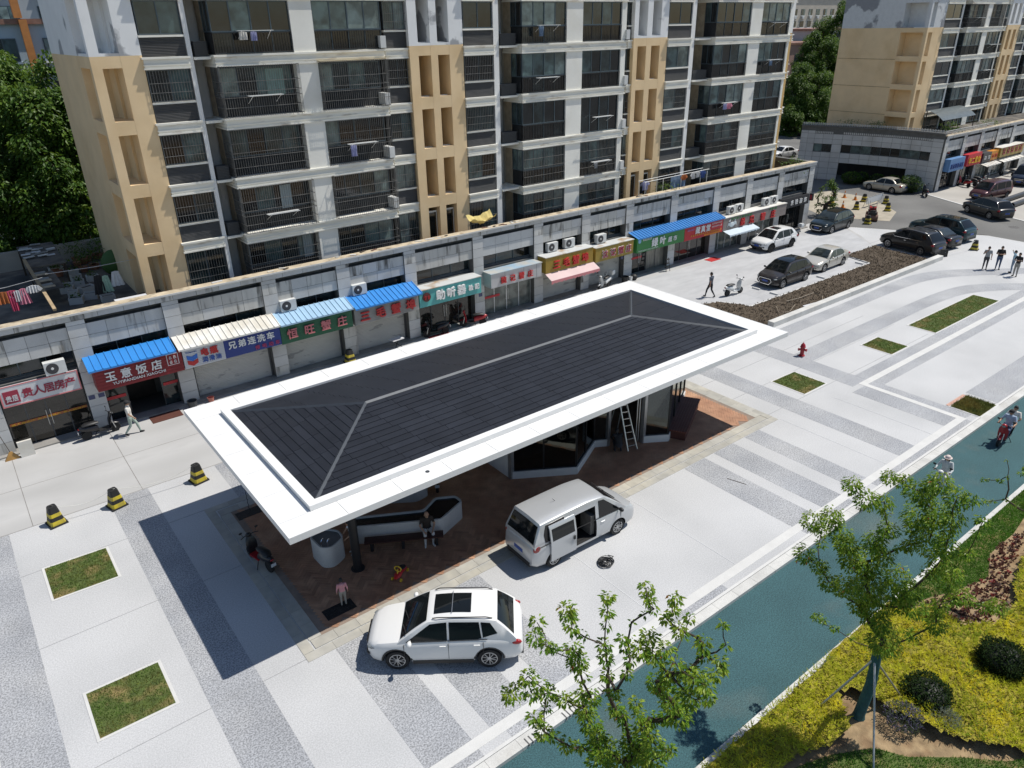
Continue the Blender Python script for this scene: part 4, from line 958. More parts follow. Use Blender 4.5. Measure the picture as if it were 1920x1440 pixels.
e = sign2(93.5, 95.6, 2.1, 3.1, pm('board_charcoal', (.045, .047, .052)), 'charcoal sign half with round white mark on the far block', '~~~', white_l, size=.35)
sign2(95.62, 97.4, 2.1, 3.1, pm('board_orange', (.60, .24, .015)), 'orange sign panel beside the charcoal panel on the far block', '~~~', red_l, size=.4)
sign2(97.6, 104.0, 2.2, 3.25, pm('board_mustard', (.34, .235, .05)), 'mustard sign with dark red characters on the far block', '~~~~~~', maroon, y=34.8, size=.75, top=cream_s)
for x0, x1, lab in ((93.4, 97.2, 'pale awning below the orange sign panel'), (97.8, 103.8, 'pale awning below the mustard sign')): awning(x0, x1, 1.75, 2.05, 34.3, 35.55, cream_s, lab, n=6)
pg = thing('pergola_roof', (92.2, 38.2, 5.3), 0, 'curved dark sheet canopy on the far block terrace', 'canopy'); mb = MB()
for i in range(8):
    t0 = i / 8; t1 = (i + 1) / 8; f = lambda t: (-2.0 * t + 1.8, 2.3 - .9 * t * t)
    (ya, za), (yb, zb) = f(t0), f(t1); mb.add([(-3.6, ya, za), (4.4, ya, za), (4.4, yb, zb), (-3.6, yb, zb)], [(0, 1, 2, 3)])
mb.build('roof_sheet', mat('pergola_sheet', (.13, .15, .155), rough=.3, noise=.2), pg)
for x in (-3.5, .4, 4.3):
    for y, h in ((-.15, 1.4), (1.7, 2.3)): MB().bar((x, y, 0), (x, y, h), .07).build('post', rail_m, pg)

# ================================================================ far buildings
def far_block(label, x0, x1, y0, y1, h, wallm, rg, winm=None, orange=False, sideX=None):
    e = thing('apartment_block', (x0, y0, 0), 0, label, 'building'); w = x1 - x0; d = y1 - y0
    box(0, w, 0, d, 0, h).build('wall', wallm, e)
    mb = box(-.3, w + .3, -.3, d + .3, h + .001, h + .35); mb.build('roof', mat('far_roof', (.26, .14, .10), noise=.2), e)
    nf = int(h / 2.8); nx = max(2, int(w / 3.4))
    for f in range(nf):
        z = 1.0 + f * 2.8
        for i in range(nx):
            x = w * (i + .5) / nx
            fr = box(x - .85, x + .85, -.06, .0, z, z + 1.5).build('window', frame_m, e)
            for s in (-1, 1): box(x + s * .41 - .37, x + s * .41 + .37, -.075, -.061, z + .07, z + 1.43).build('pane', rg.choice(panes_m), fr)
            box(x - 1.0, x + 1.0, -.25, .0, z - .18, z - .05).build('sill', white_c, e)
            if rg.random() < .5: box(x - .5, x + .3, -.4, -.05, z - .75, z - .2).build('air_conditioner_box', acw, e)
    return e
rg = random.Random(9)
bl = far_block('pale blue grey block with orange corner frame behind the left trees', -22.0, 12.0, 68.0, 80.0, 17.4, mat('paint_bluegrey', (.40, .49, .56), noise=.06, scale=.4), rg)
orm = mat('paint_orange', (.52, .21, .06), noise=.12)
mb = MB()
for x in (24.6, 27.2, 30.0, 32.3): mb.box(x, x + .5, -.5, -.05, 17.8, 20.5)
mb.box(20.0, 32.8, -.5, -.05, 20.501, 21.1); mb.box(30.2, 30.7, -.6, -.31, 0, 17.7); mb.build('roof_frame', orm, bl)
far_block('brown tiled low block seen between the two apartment blocks', 118.0, 146.0, 88.0, 98.0, 12.6, mat('paint_pinkbrown', (.36, .23, .19), noise=.12, scale=.5), rg)
far_block('grey and white terrace block behind the trees between the blocks', 147.0, 178.0, 92.0, 104.0, 14.8, mat('paint_lightgrey', (.44, .44, .45), noise=.1, scale=.5), rg)
far_block('cream block with red roof beyond the gap between the blocks', 150.0, 240.0, 124.0, 136.0, 22.0, mat('paint_cream2', (.52, .46, .38), noise=.1, scale=.5), rg)
far_block('tall grey block rising behind the pale blue grey block', -70.0, 30.0, 96.0, 108.0, 22.5, mat('paint_grey2', (.40, .42, .43), noise=.1, scale=.5), rg)
# ================================================================ THE PAVILION
pav = thing('pavilion', (16.67, 21.5, 0), 0, 'open pavilion with white flat canopy, dark hipped tile roof and glass kiosk', 'pavilion')
ox, oy = 16.67, 21.5
alup = mat('canopy_white', (.745, .745, .735), rough=.45, noise=.02, scale=.6, spec=.4); objrand(alup, .012)
rooft = mat('roof_tile', (.020, .023, .031), rough=.45, noise=.12, scale=1.5, spec=.22); objrand(rooft, .14)
flash = mat('roof_flashing', (.062, .070, .082), rough=.5, metal=.3, noise=.08)
steel = mat('steel_dark', (.030, .031, .034), rough=.45, metal=.4, noise=.1)
X0, X1, Y0, Y1, ZT = 5.03 - ox, 28.31 - ox, 16.68 - oy, 26.35 - oy, 4.3
RX0, RX1, RY0, RY1 = 6.32 - ox, 26.87 - ox, 17.80 - oy, 24.92 - oy      # roof opening
box(X0 + .02, X1 - .02, Y0 + .02, Y1 - .02, ZT - .20, ZT - .03).build('canopy_slab', alup, pav)
# white deck panels around the roof and the fascia boards
def deck(a0, a1, b0, b1, n, along):
    for i in range(n):
        if along == 'x': q = (a0 + (a1 - a0) * i / n + .008, a0 + (a1 - a0) * (i + 1) / n - .008, b0, b1)
        else: q = (a0, a1, b0 + (b1 - b0) * i / n + .004, b0 + (b1 - b0) * (i + 1) / n - .004)
        box(*q, ZT - .029, ZT).build('deck_panel', alup, pav)
deck(X0, X1, Y0, RY0 - .32, 13, 'x'); deck(X0, X1, RY1 + .32, Y1, 13, 'x')
deck(X0, RX0 - .32, RY0 - .316, RY1 + .316, 5, 'y'); deck(RX1 + .32, X1, RY0 - .316, RY1 + .316, 5, 'y')
for q in ((X0 - .012, X1 + .012, Y0 - .012, Y0 + .015), (X0 - .012, X1 + .012, Y1 - .015, Y1 + .012), (X0 - .012, X0 + .015, Y0 + .016, Y1 - .016), (X1 - .015, X1 + .012, Y0 + .016, Y1 - .016)):
    box(*q, ZT - .21, ZT + .006).build('fascia', alup, pav)
# raised white rim round the tiles
for q in ((RX0 - .31, RX1 + .31, RY0 - .31, RY0 - .04), (RX0 - .31, RX1 + .31, RY1 + .04, RY1 + .31), (RX0 - .31, RX0 - .04, RY0 - .039, RY1 + .039), (RX1 + .04, RX1 + .31, RY0 - .039, RY1 + .039)):
    box(*q, ZT - .1, ZT + .17).build('rim', alup, pav)
box(RX0 - .039, RX1 + .039, RY0 - .039, RY1 + .039, ZT - .05, ZT + .03).build('gutter', steel, pav)
# hipped roof: tiles laid course by course on four planes
ZE = ZT + .08; ZR = 4.95 + .03; YM = (RY0 + RY1) / 2; HW = (RY1 - RY0) / 2; RA = RX0 + HW; RB = RX1 - HW - .18
core = MB(); cz = -.03
core.add([(RX0, RY0, ZE + cz), (RX1, RY0, ZE + cz), (RX1, RY1, ZE + cz), (RX0, RY1, ZE + cz), (RA, YM, ZR + cz), (RB, YM, ZR + cz)],
         [(0, 1, 5, 4), (2, 3, 4, 5), (3, 0, 4), (1, 2, 5), (3, 2, 1, 0)]); core.build('roof_deck', steel, pav)
def courses(A, B, C, D, rows, tl, part, rg):
    """tiles on the plane A-B (eave) to D-C (ridge)"""
    A, B, C, D = map(Vector, (A, B, C, D)); nrm = (B - A).cross(D - A).normalized()
    if nrm.z < 0: nrm = -nrm
    rest = MB()
    for r in range(rows):
        t0 = r / rows; t1 = (r + 1) / rows + .012
        a0 = A.lerp(D, t0); b0 = B.lerp(C, t0); a1 = A.lerp(D, min(t1, 1)); b1 = B.lerp(C, min(t1, 1))
        L = (b0 - a0).length; u = (b0 - a0).normalized(); off = (r % 3) * tl / 3 + rg.uniform(0, .1); s = -off
        up = (a1 - a0); upp = up - u * up.dot(u)
        lo_l, hi_l = 0.0, up.dot(u); lo_r, hi_r = L, (b1 - a0).dot(u)
        while s < L:
            e0 = max(s, 0); e1 = min(s + tl - .012, L)
            q0 = max(s, hi_l); q1 = min(s + tl - .012, hi_r)
            if e1 - e0 > .02:
                if q1 < q0: q0 = q1 = max(min((q0 + q1) / 2, hi_r), hi_l)
                lift = nrm * .022
                P4 = [a0 + u * e0 + lift, a0 + u * e1 + lift, a0 + upp + u * q1, a0 + upp + u * q0]
                mb = MB() if part else rest
                th = nrm * -.02
                if (P4[2] - P4[3]).length > .01: mb.add(P4 + [p + th for p in P4], [(0, 1, 2, 3), (4, 7, 6, 5), (0, 4, 5, 1), (1, 5, 6, 2), (2, 6, 7, 3), (3, 7, 4, 0)])
                else: mb.add([P4[0], P4[1], P4[2], P4[0] + th, P4[1] + th, P4[2] + th], [(0, 1, 2), (3, 5, 4), (0, 3, 4, 1), (1, 4, 5, 2), (2, 5, 3, 0)])
                if part: mb.build('roof_tile', rooft, pav)
            s += tl
    if not part: tag(rest.build('roof_tiles', rooft, pav), kind='stuff')
rg = random.Random(3)
E0, E1, E2, E3 = (RX0, RY0, ZE), (RX1, RY0, ZE), (RX1, RY1, ZE), (RX0, RY1, ZE); K0 = (RA, YM, ZR); K1 = (RB, YM, ZR)
courses(E0, E1, K1, K0, 13, 1.12, True, rg); courses(E3, E0, K0, K0, 13, 1.12, True, rg)
courses(E2, E3, K0, K1, 13, 1.12, False, rg); courses(E1, E2, K1, K1, 13, 1.12, False, rg)
for a, b in ((E0, K0), (E1, K1), (E2, K1), (E3, K0), (K0, K1)):
    a = Vector(a) + Vector((0, 0, .035)); b = Vector(b) + Vector((0, 0, .035)); d = (b - a).normalized(); sd = d.cross(Vector((0, 0, 1))).normalized(); mb = MB()
    rings = []
    for p in (a, b): rings.append([p + sd * .07 - Vector((0, 0, .03)), p + Vector((0, 0, .035)), p - sd * .07 - Vector((0, 0, .03)), p - Vector((0, 0, .06))])
    mb.loft(rings).build('ridge_flashing', flash, pav)
# canopy spotlight, drain ring on the deck
MB().lathe([(.07, 0), (.07, .008), (.05, .008), (.05, .002)], 14).build('drain_ring', flash, pav, loc=(9.75 - ox, 17.15 - oy, ZT))
# columns
for x, y in ((7.95, 19.3), (7.95, 23.9), (13.6, 24.3), (27.2, 23.4)):
    MB().tube([(x - ox, y - oy, 0), (x - ox, y - oy, ZT - .21)], .15, 16).build('column', steel, pav, smooth=40)
    MB().lathe([(.24, 0), (.24, .03), (.17, .04)], 16).build('base_plate', steel, pav, loc=(x - ox, y - oy, .015))
# ---- glass kiosk: zig-zag plan, white plinth, dark frames, clear panes
gl = glassmat('kiosk_glass', (.42, .50, .52), .8); wh = mat('kiosk_white', (.66, .66, .65), rough=.5, noise=.03)
plan = [(15.5, 20.4), (17.8, 19.0), (19.85, 20.1), (20.4, 19.8), None, (21.78, 19.0), (22.75, 18.4), (26.6, 20.75), (26.6, 23.6), (20, 24.1), (15.5, 23.9), (15.5, 20.4)]
def pane_run(a, b, n, solid=False):
    a = Vector((a[0] - ox, a[1] - oy, 0)); b = Vector((b[0] - ox, b[1] - oy, 0)); d = b - a; L = d.length; ang = math.atan2(d.y, d.x)
    T = Matrix.Translation(a) @ Matrix.Rotation(ang, 4, 'Z'); zt = ZT - .205
    if solid:
        mb = MB(T); mb.box(0, L, -.06, .06, 0, zt); return mb.build('kiosk_wall', wh, pav)
    mb = MB(T); mb.box(-.03, L + .03, -.09, .09, 0, .36); mb.build('plinth', wh, pav)
    mb = MB(T)
    for i in range(n + 1): mb.box(max(0, L * i / n - .03), min(L, L * i / n + .03), -.05, .05, .361, zt)
    mb.box(0, L, -.04, .04, .362, .42); mb.box(0, L, -.04, .04, zt - .08, zt - .002); f = mb.build('window_frame', steel, pav)
    for i in range(n):
        mb = MB(T); mb.box(L * i / n + .03, L * (i + 1) / n - .03, -.008, .008, .42, zt - .08); mb.build('pane', gl, f)
pane_run((15.5, 20.4), (17.8, 19.0), 2); pane_run((17.8, 19.0), (19.85, 20.1), 2); pane_run((19.85, 20.1), (20.4, 19.8), 1)
pane_run((21.78, 19.0), (22.75, 18.4), 1); pane_run((22.75, 18.4), (26.6, 20.75), 3); pane_run((26.6, 20.75), (26.6, 23.6), 2)
for a, b in (((26.6, 23.6), (20, 24.1)), ((20, 24.1), (15.5, 23.9)), ((15.5, 23.9), (15.5, 20.45))): pane_run(a, b, 1, True)
for x, y in ((15.5, 20.4), (20.4, 19.8), (21.78, 19.0)): box(x - ox - .08, x - ox + .08, y - oy - .1, y - oy + .1, 0, ZT - .206).build('corner_post', mat('post_light', (.35, .36, .37), rough=.3, metal=.6), pav)
mb = MB()
for s in (-.2, .0): mb.tube([(21.6 - ox + s * .4, 19.1 - oy - s * .3, .1), (21.6 - ox + s * .4, 19.1 - oy - s * .3, 3.9)], .025, 6)
for s in (-.2, .0): mb.tube([(20.5 - ox - s * .4, 19.9 - oy, .1), (20.5 - ox - s * .4, 19.9 - oy, 3.9)], .025, 6)
mb.build('door_jamb', alu, pav)
box(20.4 - ox, 26.4 - ox, 22.4 - oy, 22.45 - oy, .02, 4.0).build('inner_wall', mat('inner_grey', (.10, .10, .105), noise=.2), pav)
box(15.7 - ox, 20.3 - ox, 21.2 - oy, 21.9 - oy, .02, .9).build('counter', mat('inner_counter', (.28, .28, .28), noise=.2), pav)
# ---- brick herringbone floor with stone borders
flo = tag(box(5.6, 27.6, 17.15, 25.45, -.05, .013).build('pavilion_floor', grout), kind='structure')
BW = .115; BK = 4; brick_me = box(.004, BK * BW - .004, .004, BW - .004, 0, .012).mesh('brick', chest)
cells = []; c45 = math.cos(PI / 4); nmax = 130
for n in range(-nmax, nmax):
    for m_ in range(-18, 18):
        for h in (0, 1):
            x = n + 2 * BK * m_; y = n
            if h: x += BK; y = y - BK + 1
            cx = (x + (BK / 2 if not h else .5)) * BW; cy = (y + (.5 if not h else BK / 2)) * BW
            wx = 16 + (cx - cy) * c45; wy = 21 + (cx + cy) * c45
            if 5.78 < wx < 27.42 and 17.33 < wy < 25.25: cells.append((wx, wy, h))
keep = lambda wx, wy: wy < 21.4 or wx < 7 or wx > 22.5
near = sorted([c for c in cells if keep(c[0], c[1]) and not (16.2 < c[0] < 22 and c[1] > 19.3)], key=lambda c: (c[0] - 4) ** 2 * .25 + (c[1] - 15) ** 2)
ids = set(near[:300]); rest = MB()
for wx, wy, h in cells:
    ang = PI / 4 + (PI / 2 if h else 0); ca = math.cos(ang); sa = math.sin(ang); L = BK * BW
    dz = rnd.uniform(0, .003)
    if (wx, wy, h) in ids:
        obj('brick', brick_me, flo, (wx - ca * L / 2 + sa * BW / 2, wy - sa * L / 2 - ca * BW / 2, .013 + dz), (0, 0, ang))
    else:
        T = Matrix.Translation((wx - ca * L / 2 + sa * BW / 2, wy - sa * L / 2 - ca * BW / 2, .013 + dz)) @ Matrix.Rotation(ang, 4, 'Z')
        rest.add([T @ Vector(v) for v in ((.004, .004, .012), (L - .004, .004, .012), (L - .004, BW - .004, .012), (.004, BW - .004, .012), (.004, .004, 0), (L - .004, .004, 0), (L - .004, BW - .004, 0), (.004, BW - .004, 0))],
                 [(0, 1, 2, 3), (4, 5, 1, 0), (5, 6, 2, 1), (6, 7, 3, 2), (7, 4, 0, 3)])
tag(rest.build('bricks', chest, flo), kind='stuff')
for (a, b, w, ln, z) in (((5.25, 17.0), (27.9, 17.0), .40, .75, .022), ((5.25, 25.6), (27.9, 25.6), .40, .75, .022), ((5.43, 17.21), (5.43, 25.39), .40, .75, .021), ((27.75, 17.21), (27.75, 25.39), .40, .75, .021),
                         ((4.86, 16.6), (28.25, 16.6), .33, .9, .014), ((4.86, 26.05), (28.25, 26.05), .33, .9, .014), ((5.03, 16.78), (5.03, 25.88), .33, .9, .0145), ((28.1, 16.78), (28.1, 25.88), .33, .9, .0145)):
    stones(flo, 'border_stone', a, b, -.03, z, w, ln, greyst)
# tree pit grates with black gravel
for (x, y, lab) in ((6.55, 17.87, 'black grated gravel pit in the brick floor under the child'), (6.2, 24.9, 'black gravel pit with a hanging chain at the canopy corner')):
    g = thing('gravel_pit', (x, y, .03), 0, lab, 'drain pit')
    mb = MB()
    for q in ((-.5, .5, -.25, -.22), (-.5, .5, .22, .25), (-.5, -.47, -.219, .219), (.47, .5, -.219, .219)): mb.box(*q, -.02, .012)
    mb.build('frame', steel, g); box(-.47, .47, -.22, .22, -.02, .003).build('gravel_base', mat('gravel_black', (.012, .012, .013), rough=.6, noise=.4, scale=20), g)
    mb = MB()
    for _ in range(160):
        c = Vector((rnd.uniform(-.45, .45), rnd.uniform(-.2, .2), .005)); s = rnd.uniform(.012, .026); vs = [c + Vector((rnd.uniform(-1, 1), rnd.uniform(-1, 1), rnd.uniform(-.4, 1))).normalized() * s for _ in range(4)]
        mb.add(vs, [(0, 1, 2), (0, 2, 3), (0, 3, 1), (1, 3, 2)])
    tag(mb.build('gravel', mat('gravel_stone', (.03, .03, .032), rough=.4, noise=.7, scale=30), g), kind='stuff')
ch = thing('rain_chain', (6.2, 24.9, .03), 0, 'thin dark rain chain hanging from the canopy corner', 'rain chain'); mb = MB()
for i in range(40): mb.tube([(0, 0, .02 + i * .1), (.03 * (i % 2), .03 * (1 - i % 2), .06 + i * .1), (0, 0, .11 + i * .1)], .012, 5)
mb.build('chain', steel, ch)
# ---- terrazzo planter bench, wash basin, second planter, timber bench
terr = mat('terrazzo', (.56, .555, .54), rough=.6, noise=.05, scale=2, speck=(60, .35, .65, .14)); blacks = mat('stone_black', (.012, .012, .013), rough=.25, noise=.3, scale=4)
def rounded(pts, r=.14, n=4):
    out = []; k = len(pts); V = [Vector(p) for p in pts]
    for i in range(k):
        p = V[i]; a = (V[i - 1] - p); b = (V[(i + 1) % k] - p); la = min(r, a.length * .4); lb = min(r, b.length * .4); a = p + a.normalized() * la; b = p + b.normalized() * lb
        for j in range(n + 1):
            t = j / n; out.append(tuple(a * (1 - t) ** 2 + p * 2 * t * (1 - t) + b * t * t))
    return out
def inset(pts, d):
    V = [Vector(p) for p in pts]; k = len(V); area = sum(V[i].x * V[(i + 1) % k].y - V[(i + 1) % k].x * V[i].y for i in range(k)); sgn = 1 if area > 0 else -1; out = []
    for i in range(k):
        e1 = (V[i] - V[i - 1]).normalized(); e2 = (V[(i + 1) % k] - V[i]).normalized(); n1 = Vector((-e1.y, e1.x)) * sgn; n2 = Vector((-e2.y, e2.x)) * sgn
        m = (n1 + n2); m = m / max(.35, m.length_squared / 2) ; out.append(tuple(V[i] + m * d * .999))
    return out
def planter(label, pts, h, rim, topm, z0=.028, drop=.05, name='planter_bench', r=.16):
    c = sum((Vector(p) for p in pts), Vector((0, 0))) / len(pts); P = [tuple(Vector(p) - c) for p in pts]
    e = thing(name, (c.x, c.y, z0), 0, label, 'planter'); o = rounded(P, r); i_ = rounded(inset(P, rim), r * .6); mb = MB(); n = len(o)
    a = sum(o[i][0] * o[(i + 1) % n][1] - o[(i + 1) % n][0] * o[i][1] for i in range(n))
    if a < 0: o = o[::-1]; i_ = i_[::-1]
    rings = [[(p[0], p[1], 0) for p in o], [(p[0], p[1], h - .02) for p in o], [(p[0] * .997, p[1] * .997, h) for p in o], [(p[0], p[1], h) for p in i_], [(p[0], p[1], h - drop - .1) for p in i_]]
    mb.loft(rings, caps=True); mb.build('shell', terr, e, smooth=40); mb = MB(); mb.prism(i_, h - drop - .08, h - drop); mb.build('top', topm, e); return e
planter('long white terrazzo planter bench with black stone bed beneath the canopy', [(8.3, 20.65), (11.2, 18.95), (12.45, 19.42), (12.45, 19.9), (11.75, 20.28), (11.0, 19.88), (8.7, 21.15)], .75, .07, blacks, drop=.06)
tim = mat('timber_dark', (.055, .020, .016), rough=.5, noise=.2, scale=2, stretch=(1, 6, 1))
tb = thing('timber_bench', (9.9, 19.55, .03), math.atan2(-1.62, 2.75), 'dark timber seat along the white planter bench', 'bench')
for i in range(4): box(-1.35, 1.45, -.42 + i * .10, -.33 + i * .10, .36, .40).build('slat', tim, tb)
for s in (-1.1, 0, 1.2): box(s - .05, s + .05, -.38, -.06, .0, .359).build('leg', steel, tb)
e = planter('white terrazzo wash basin counter with two taps by the dark column', [(6.98, 20.95), (7.02, 20.05), (7.35, 19.85), (7.92, 20.12), (7.98, 20.6), (7.6, 21.05)], .85, .06, mat('basin_grey', (.17, .175, .18), rough=.4, noise=.1), drop=.05, name='wash_basin', r=.2)
e['category'] = 'wash basin'
for dx, dy in ((-.36, -.28), (-.20, -.42)):
    mb = MB(); mb.tube([(dx, dy, .8), (dx, dy, 1.02), (dx + .04, dy + .03, 1.07), (dx + .11, dy + .08, 1.05)], .02, 8); mb.build('tap', mat('chrome', (.75, .76, .78), rough=.08, metal=1.0, noise=0), e)
planter('white terrazzo planter behind the long bench under the canopy', [(9.2, 23.0), (11.6, 21.4), (12.2, 21.5), (12.3, 22.0), (9.8, 23.6)], .8, .07, blacks, drop=.06)
wb = thing('timber_bench', (24.6, 19.05, .03), math.atan2(1.3, 2.3), 'dark red timber platform bench beside the kiosk glass', 'bench')
for i in range(8): box(-1.75, 1.75, -.45 + i * .115, -.45 + i * .115 + .105, .40, .46).build('slat', mat('timber_red', (.105, .030, .024), rough=.5, noise=.2, scale=2), wb)
box(-1.68, 1.68, -.40, .42, 0, .395).build('plinth', mat('timber_red_base', (.075, .022, .018), rough=.6, noise=.2), wb)
# ---- ladder leaning at the kiosk door
ld = thing('ladder', (20.95, 18.85, .03), 0, 'aluminium step ladder standing at the kiosk doorway', 'ladder'); 
a0, a1 = Vector((-.22, .0, 0)), Vector((.22, -.12, 0)); t0, t1 = Vector((-.10, .85, 2.35)), Vector((.16, .75, 2.35))
for a, t in ((a0, t0), (a1, t1)): MB().bar(a, t, .045, .06).build('rail', alu, ld)
for i in range(8):
    k = (i + .7) / 8.2; MB().bar(a0.lerp(t0, k), a1.lerp(t1, k), .05, .03).build('rung', alu, ld)
for a, t in ((Vector((-.24, 1.35, 0)), t0), (Vector((.24, 1.2, 0)), t1)): MB().bar(a, t, .035).build('rear_leg', alu, ld)
# ================================================================ VEHICLES
def paint(name, c, metal=.0, rough=.28): return mat('car_' + name, c, rough=rough, metal=metal, noise=.015, scale=.7, coat=.45, spec=.4)
car_glass = mat('car_glass', (.008, .010, .011), rough=.05, noise=.2, scale=1.0, spec=.38)
car_glass2 = mat('car_glass_light', (.035, .045, .046), rough=.05, noise=.5, scale=1.2, spec=.6)
rubber = mat('tyre_rubber', (.014, .014, .015), rough=.85, noise=.2); trim = mat('trim_black', (.018, .018, .019), rough=.5, noise=.1)
rimm = mat('rim_alloy', (.50, .51, .52), rough=.3, metal=.8, noise=.05); chrome = MATS.get('chrome') or mat('chrome', (.75, .76, .78), rough=.08, metal=1.0, noise=0)
lampw = mat('lamp_clear', (.22, .24, .25), rough=.1, noise=.3, scale=9, spec=.8); lampr = mat('lamp_red', (.30, .012, .014), rough=.12, noise=.2, spec=.7)
plate_b = mat('plate_blue_car', (.025, .075, .32), rough=.4, noise=.1); seatm = mat('car_seat', (.14, .13, .12), rough=.8, noise=.2)
STY = dict(
 suv=dict(zt=[(0, .64, .50), (.012, .78, .69), (.045, .90, .85), (.11, .98, .955), (.22, 1.06, 1.0), (.45, 1.10, 1.0), (.70, 1.12, 1.0), (.86, 1.12, .985), (.95, 1.09, .94), (.985, 1.0, .86), (1, .82, .74)],
          cab=[(.215, 1.03), (.405, 1.65), (.57, 1.72), (.83, 1.655), (.957, 1.09)], H=1.72, B=.53, C=.745, zb=.26),
 sedan=dict(zt=[(0, .52, .56), (.012, .66, .76), (.05, .74, .89), (.14, .82, .97), (.28, .92, 1.0), (.5, .94, 1.0), (.74, .97, .995), (.87, 1.0, .97), (.96, .98, .91), (.99, .88, .83), (1, .70, .72)],
            cab=[(.28, .89), (.45, 1.40), (.57, 1.46), (.72, 1.40), (.865, .98)], H=1.46, B=.555, C=.74, zb=.20),
 van=dict(zt=[(0, .60, .60), (.012, .80, .80), (.04, .92, .90), (.09, 1.02, .955), (.17, 1.13, 1.0), (.35, 1.16, 1.0), (.70, 1.18, 1.0), (.90, 1.18, .99), (.965, 1.16, .95), (.99, 1.05, .90), (1, .85, .84)],
          cab=[(.13, 1.06), (.33, 1.84), (.50, 1.93), (.92, 1.88), (.985, 1.16)], H=1.93, B=.40, C=.70, zb=.24))
def car(name, label, style, L, W, wb, pos, head, pm_, group=None, cat='car', H=None, glass=None, sunroof=False, rails=False, rimcol=None, spokes=5, clad=True, grille='bar', glassroof=False, opendoor=False, wr=None, chromeline=False, plate_front=True):
    S = STY[style]; H = H or S['H']; kz = H / S['H']; glass = glass or car_glass; wr = wr or (.355 if style == 'suv' else .325); R = wr
    e = thing(name, (pos[0], pos[1], 0), head, label, cat, group); hw0 = W / 2
    X = lambda f: L / 2 - f * L
    rings = []
    for f, zt, w in S['zt']:
        zt *= kz; zb = S['zb'] + (.10 if f < .02 or f > .98 else .03 if f < .06 or f > .94 else 0); w *= hw0; h = zt - zb; x = X(f)
        hp = [(.0, zb), (.55 * w, zb), (.90 * w, zb), (.965 * w, zb + .07 * h), (w, zb + .28 * h), (w, zb + .52 * h), (.988 * w, zb + .72 * h), (.965 * w, zb + .86 * h), (.90 * w, zb + .96 * h), (.72 * w, zt + .0), (.36 * w, zt + .025), (0, zt + .032)]
        rings.append([(x, y, z) for y, z in hp] + [(x, -y, z) for y, z in hp[-2:0:-1]])
    # refine along the length so the skin stays smooth
    def refine(rs):
        out = []
        for i in range(len(rs) - 1):
            p0 = rs[max(i - 1, 0)]; p1 = rs[i]; p2 = rs[i + 1]; p3 = rs[min(i + 2, len(rs) - 1)]
            out.append(p1)
            for t in (.33, .67):
                out.append([tuple(.5 * ((2 * b) + (-a + c) * t + (2 * a - 5 * b + 4 * c - d) * t * t + (-a + 3 * b - 3 * c + d) * t ** 3) if k else b + (c - b) * t for k, (a, b, c, d) in enumerate(zip(A, Bq, Cq, D))) for A, Bq, Cq, D in zip(p0, p1, p2, p3)])
        return out + [rs[-1]]
    body = MB().loft(refine(rings)).mesh('body', [pm_, trim], None)
    fx = X(.195 if style != 'van' else .175); fx = wb / 2 + (L / 2 - wb / 2) * 0 + ((.5 - .5) * L)
    off = {'suv': .03, 'sedan': .05, 'van': -.05}[style]; ax = (wb / 2 + off, -wb / 2 + off)
    cut = []
    for a in ax:
        for s in (-1, 1):
            mbc = MB(); mbc.lathe([(R + .06, -.20), (R + .06, .25)], 28, Matrix.Translation((a, s * (hw0 - .06), R)) @ Matrix.Rotation(PI / 2, 4, 'X'))
            cut.append(mbc.mesh('c', [trim]))
    if opendoor:
        bx_ = MB().box(X(.655), X(.425), -hw0 - .2, -hw0 + 1.1, .42, 1.66 * kz); cut.append(bx_.mesh('c', [trim]))
    body = apply_bool(body, cut)
    body.polygons.foreach_set('use_smooth', [True] * len(body.polygons)); body.set_sharp_from_angle(angle=RAD(38)); obj('body', body, e)
    # cabin
    cab = [(f, z * kz) for f, z in S['cab']]; zb0 = cab[0][1]; zb1 = cab[-1][1]; wbelt = hw0 * .93; wroof = hw0 * (.715 if style != 'van' else .80)
    def belt(f): return zb0 + (zb1 - zb0) * (f - cab[0][0]) / (cab[-1][0] - cab[0][0])
    def top(f):
        pts = cab
        for i in range(len(pts) - 1):
            (f0, z0), (f1, z1) = pts[i], pts[i + 1]
            if f0 <= f <= f1:
                t = (f - f0) / (f1 - f0)
                if 1 <= i <= 2:
                    z = z0 + (z1 - z0) * t; return z + .02 * 4 * t * (1 - t) * (.6)
                return z0 + (z1 - z0) * t + .035 * 4 * t * (1 - t)
        return pts[-1][1]
    def wid(z): return wbelt + (wroof - wbelt) * max(0, min(1, (z - zb0) / (H - zb0))) ** 1.0
    fs = []
    for i in range(len(cab) - 1):
        for t in range(5): fs.append(cab[i][0] + (cab[i + 1][0] - cab[i][0]) * t / 5)
    fs.append(cab[-1][0]); rings = []
    for f in fs:
        zt = top(f); zb = belt(f) - .12; x = X(f); z1 = zb + .12 + (zt - zb - .12) * .90; w1 = wid(z1); wt = max(.2, wid(zt) - .075)
        hp = [(wbelt, zb), (wid(zb + .12), zb + .12), (w1, z1), (w1 - .025, z1 + (zt - z1) * .62), (wt, zt - .004), (wt * .5, zt + .018), (0, zt + .026)]
        rings.append([(x, y, z) for y, z in hp] + [(x, -y, z) for y, z in hp[-2::-1]])
    cm = MB().loft(rings).mesh('cabin', [pm_, trim])
    if opendoor: cm = apply_bool(cm, [MB().box(X(.655), X(.425), -hw0 - .2, -hw0 + 1.1, .42, 1.64 * kz).mesh('c', [trim])])
    cm.polygons.foreach_set('use_smooth', [True] * len(cm.polygons)); cm.set_sharp_from_angle(angle=RAD(38)); obj('cabin', cm, e)
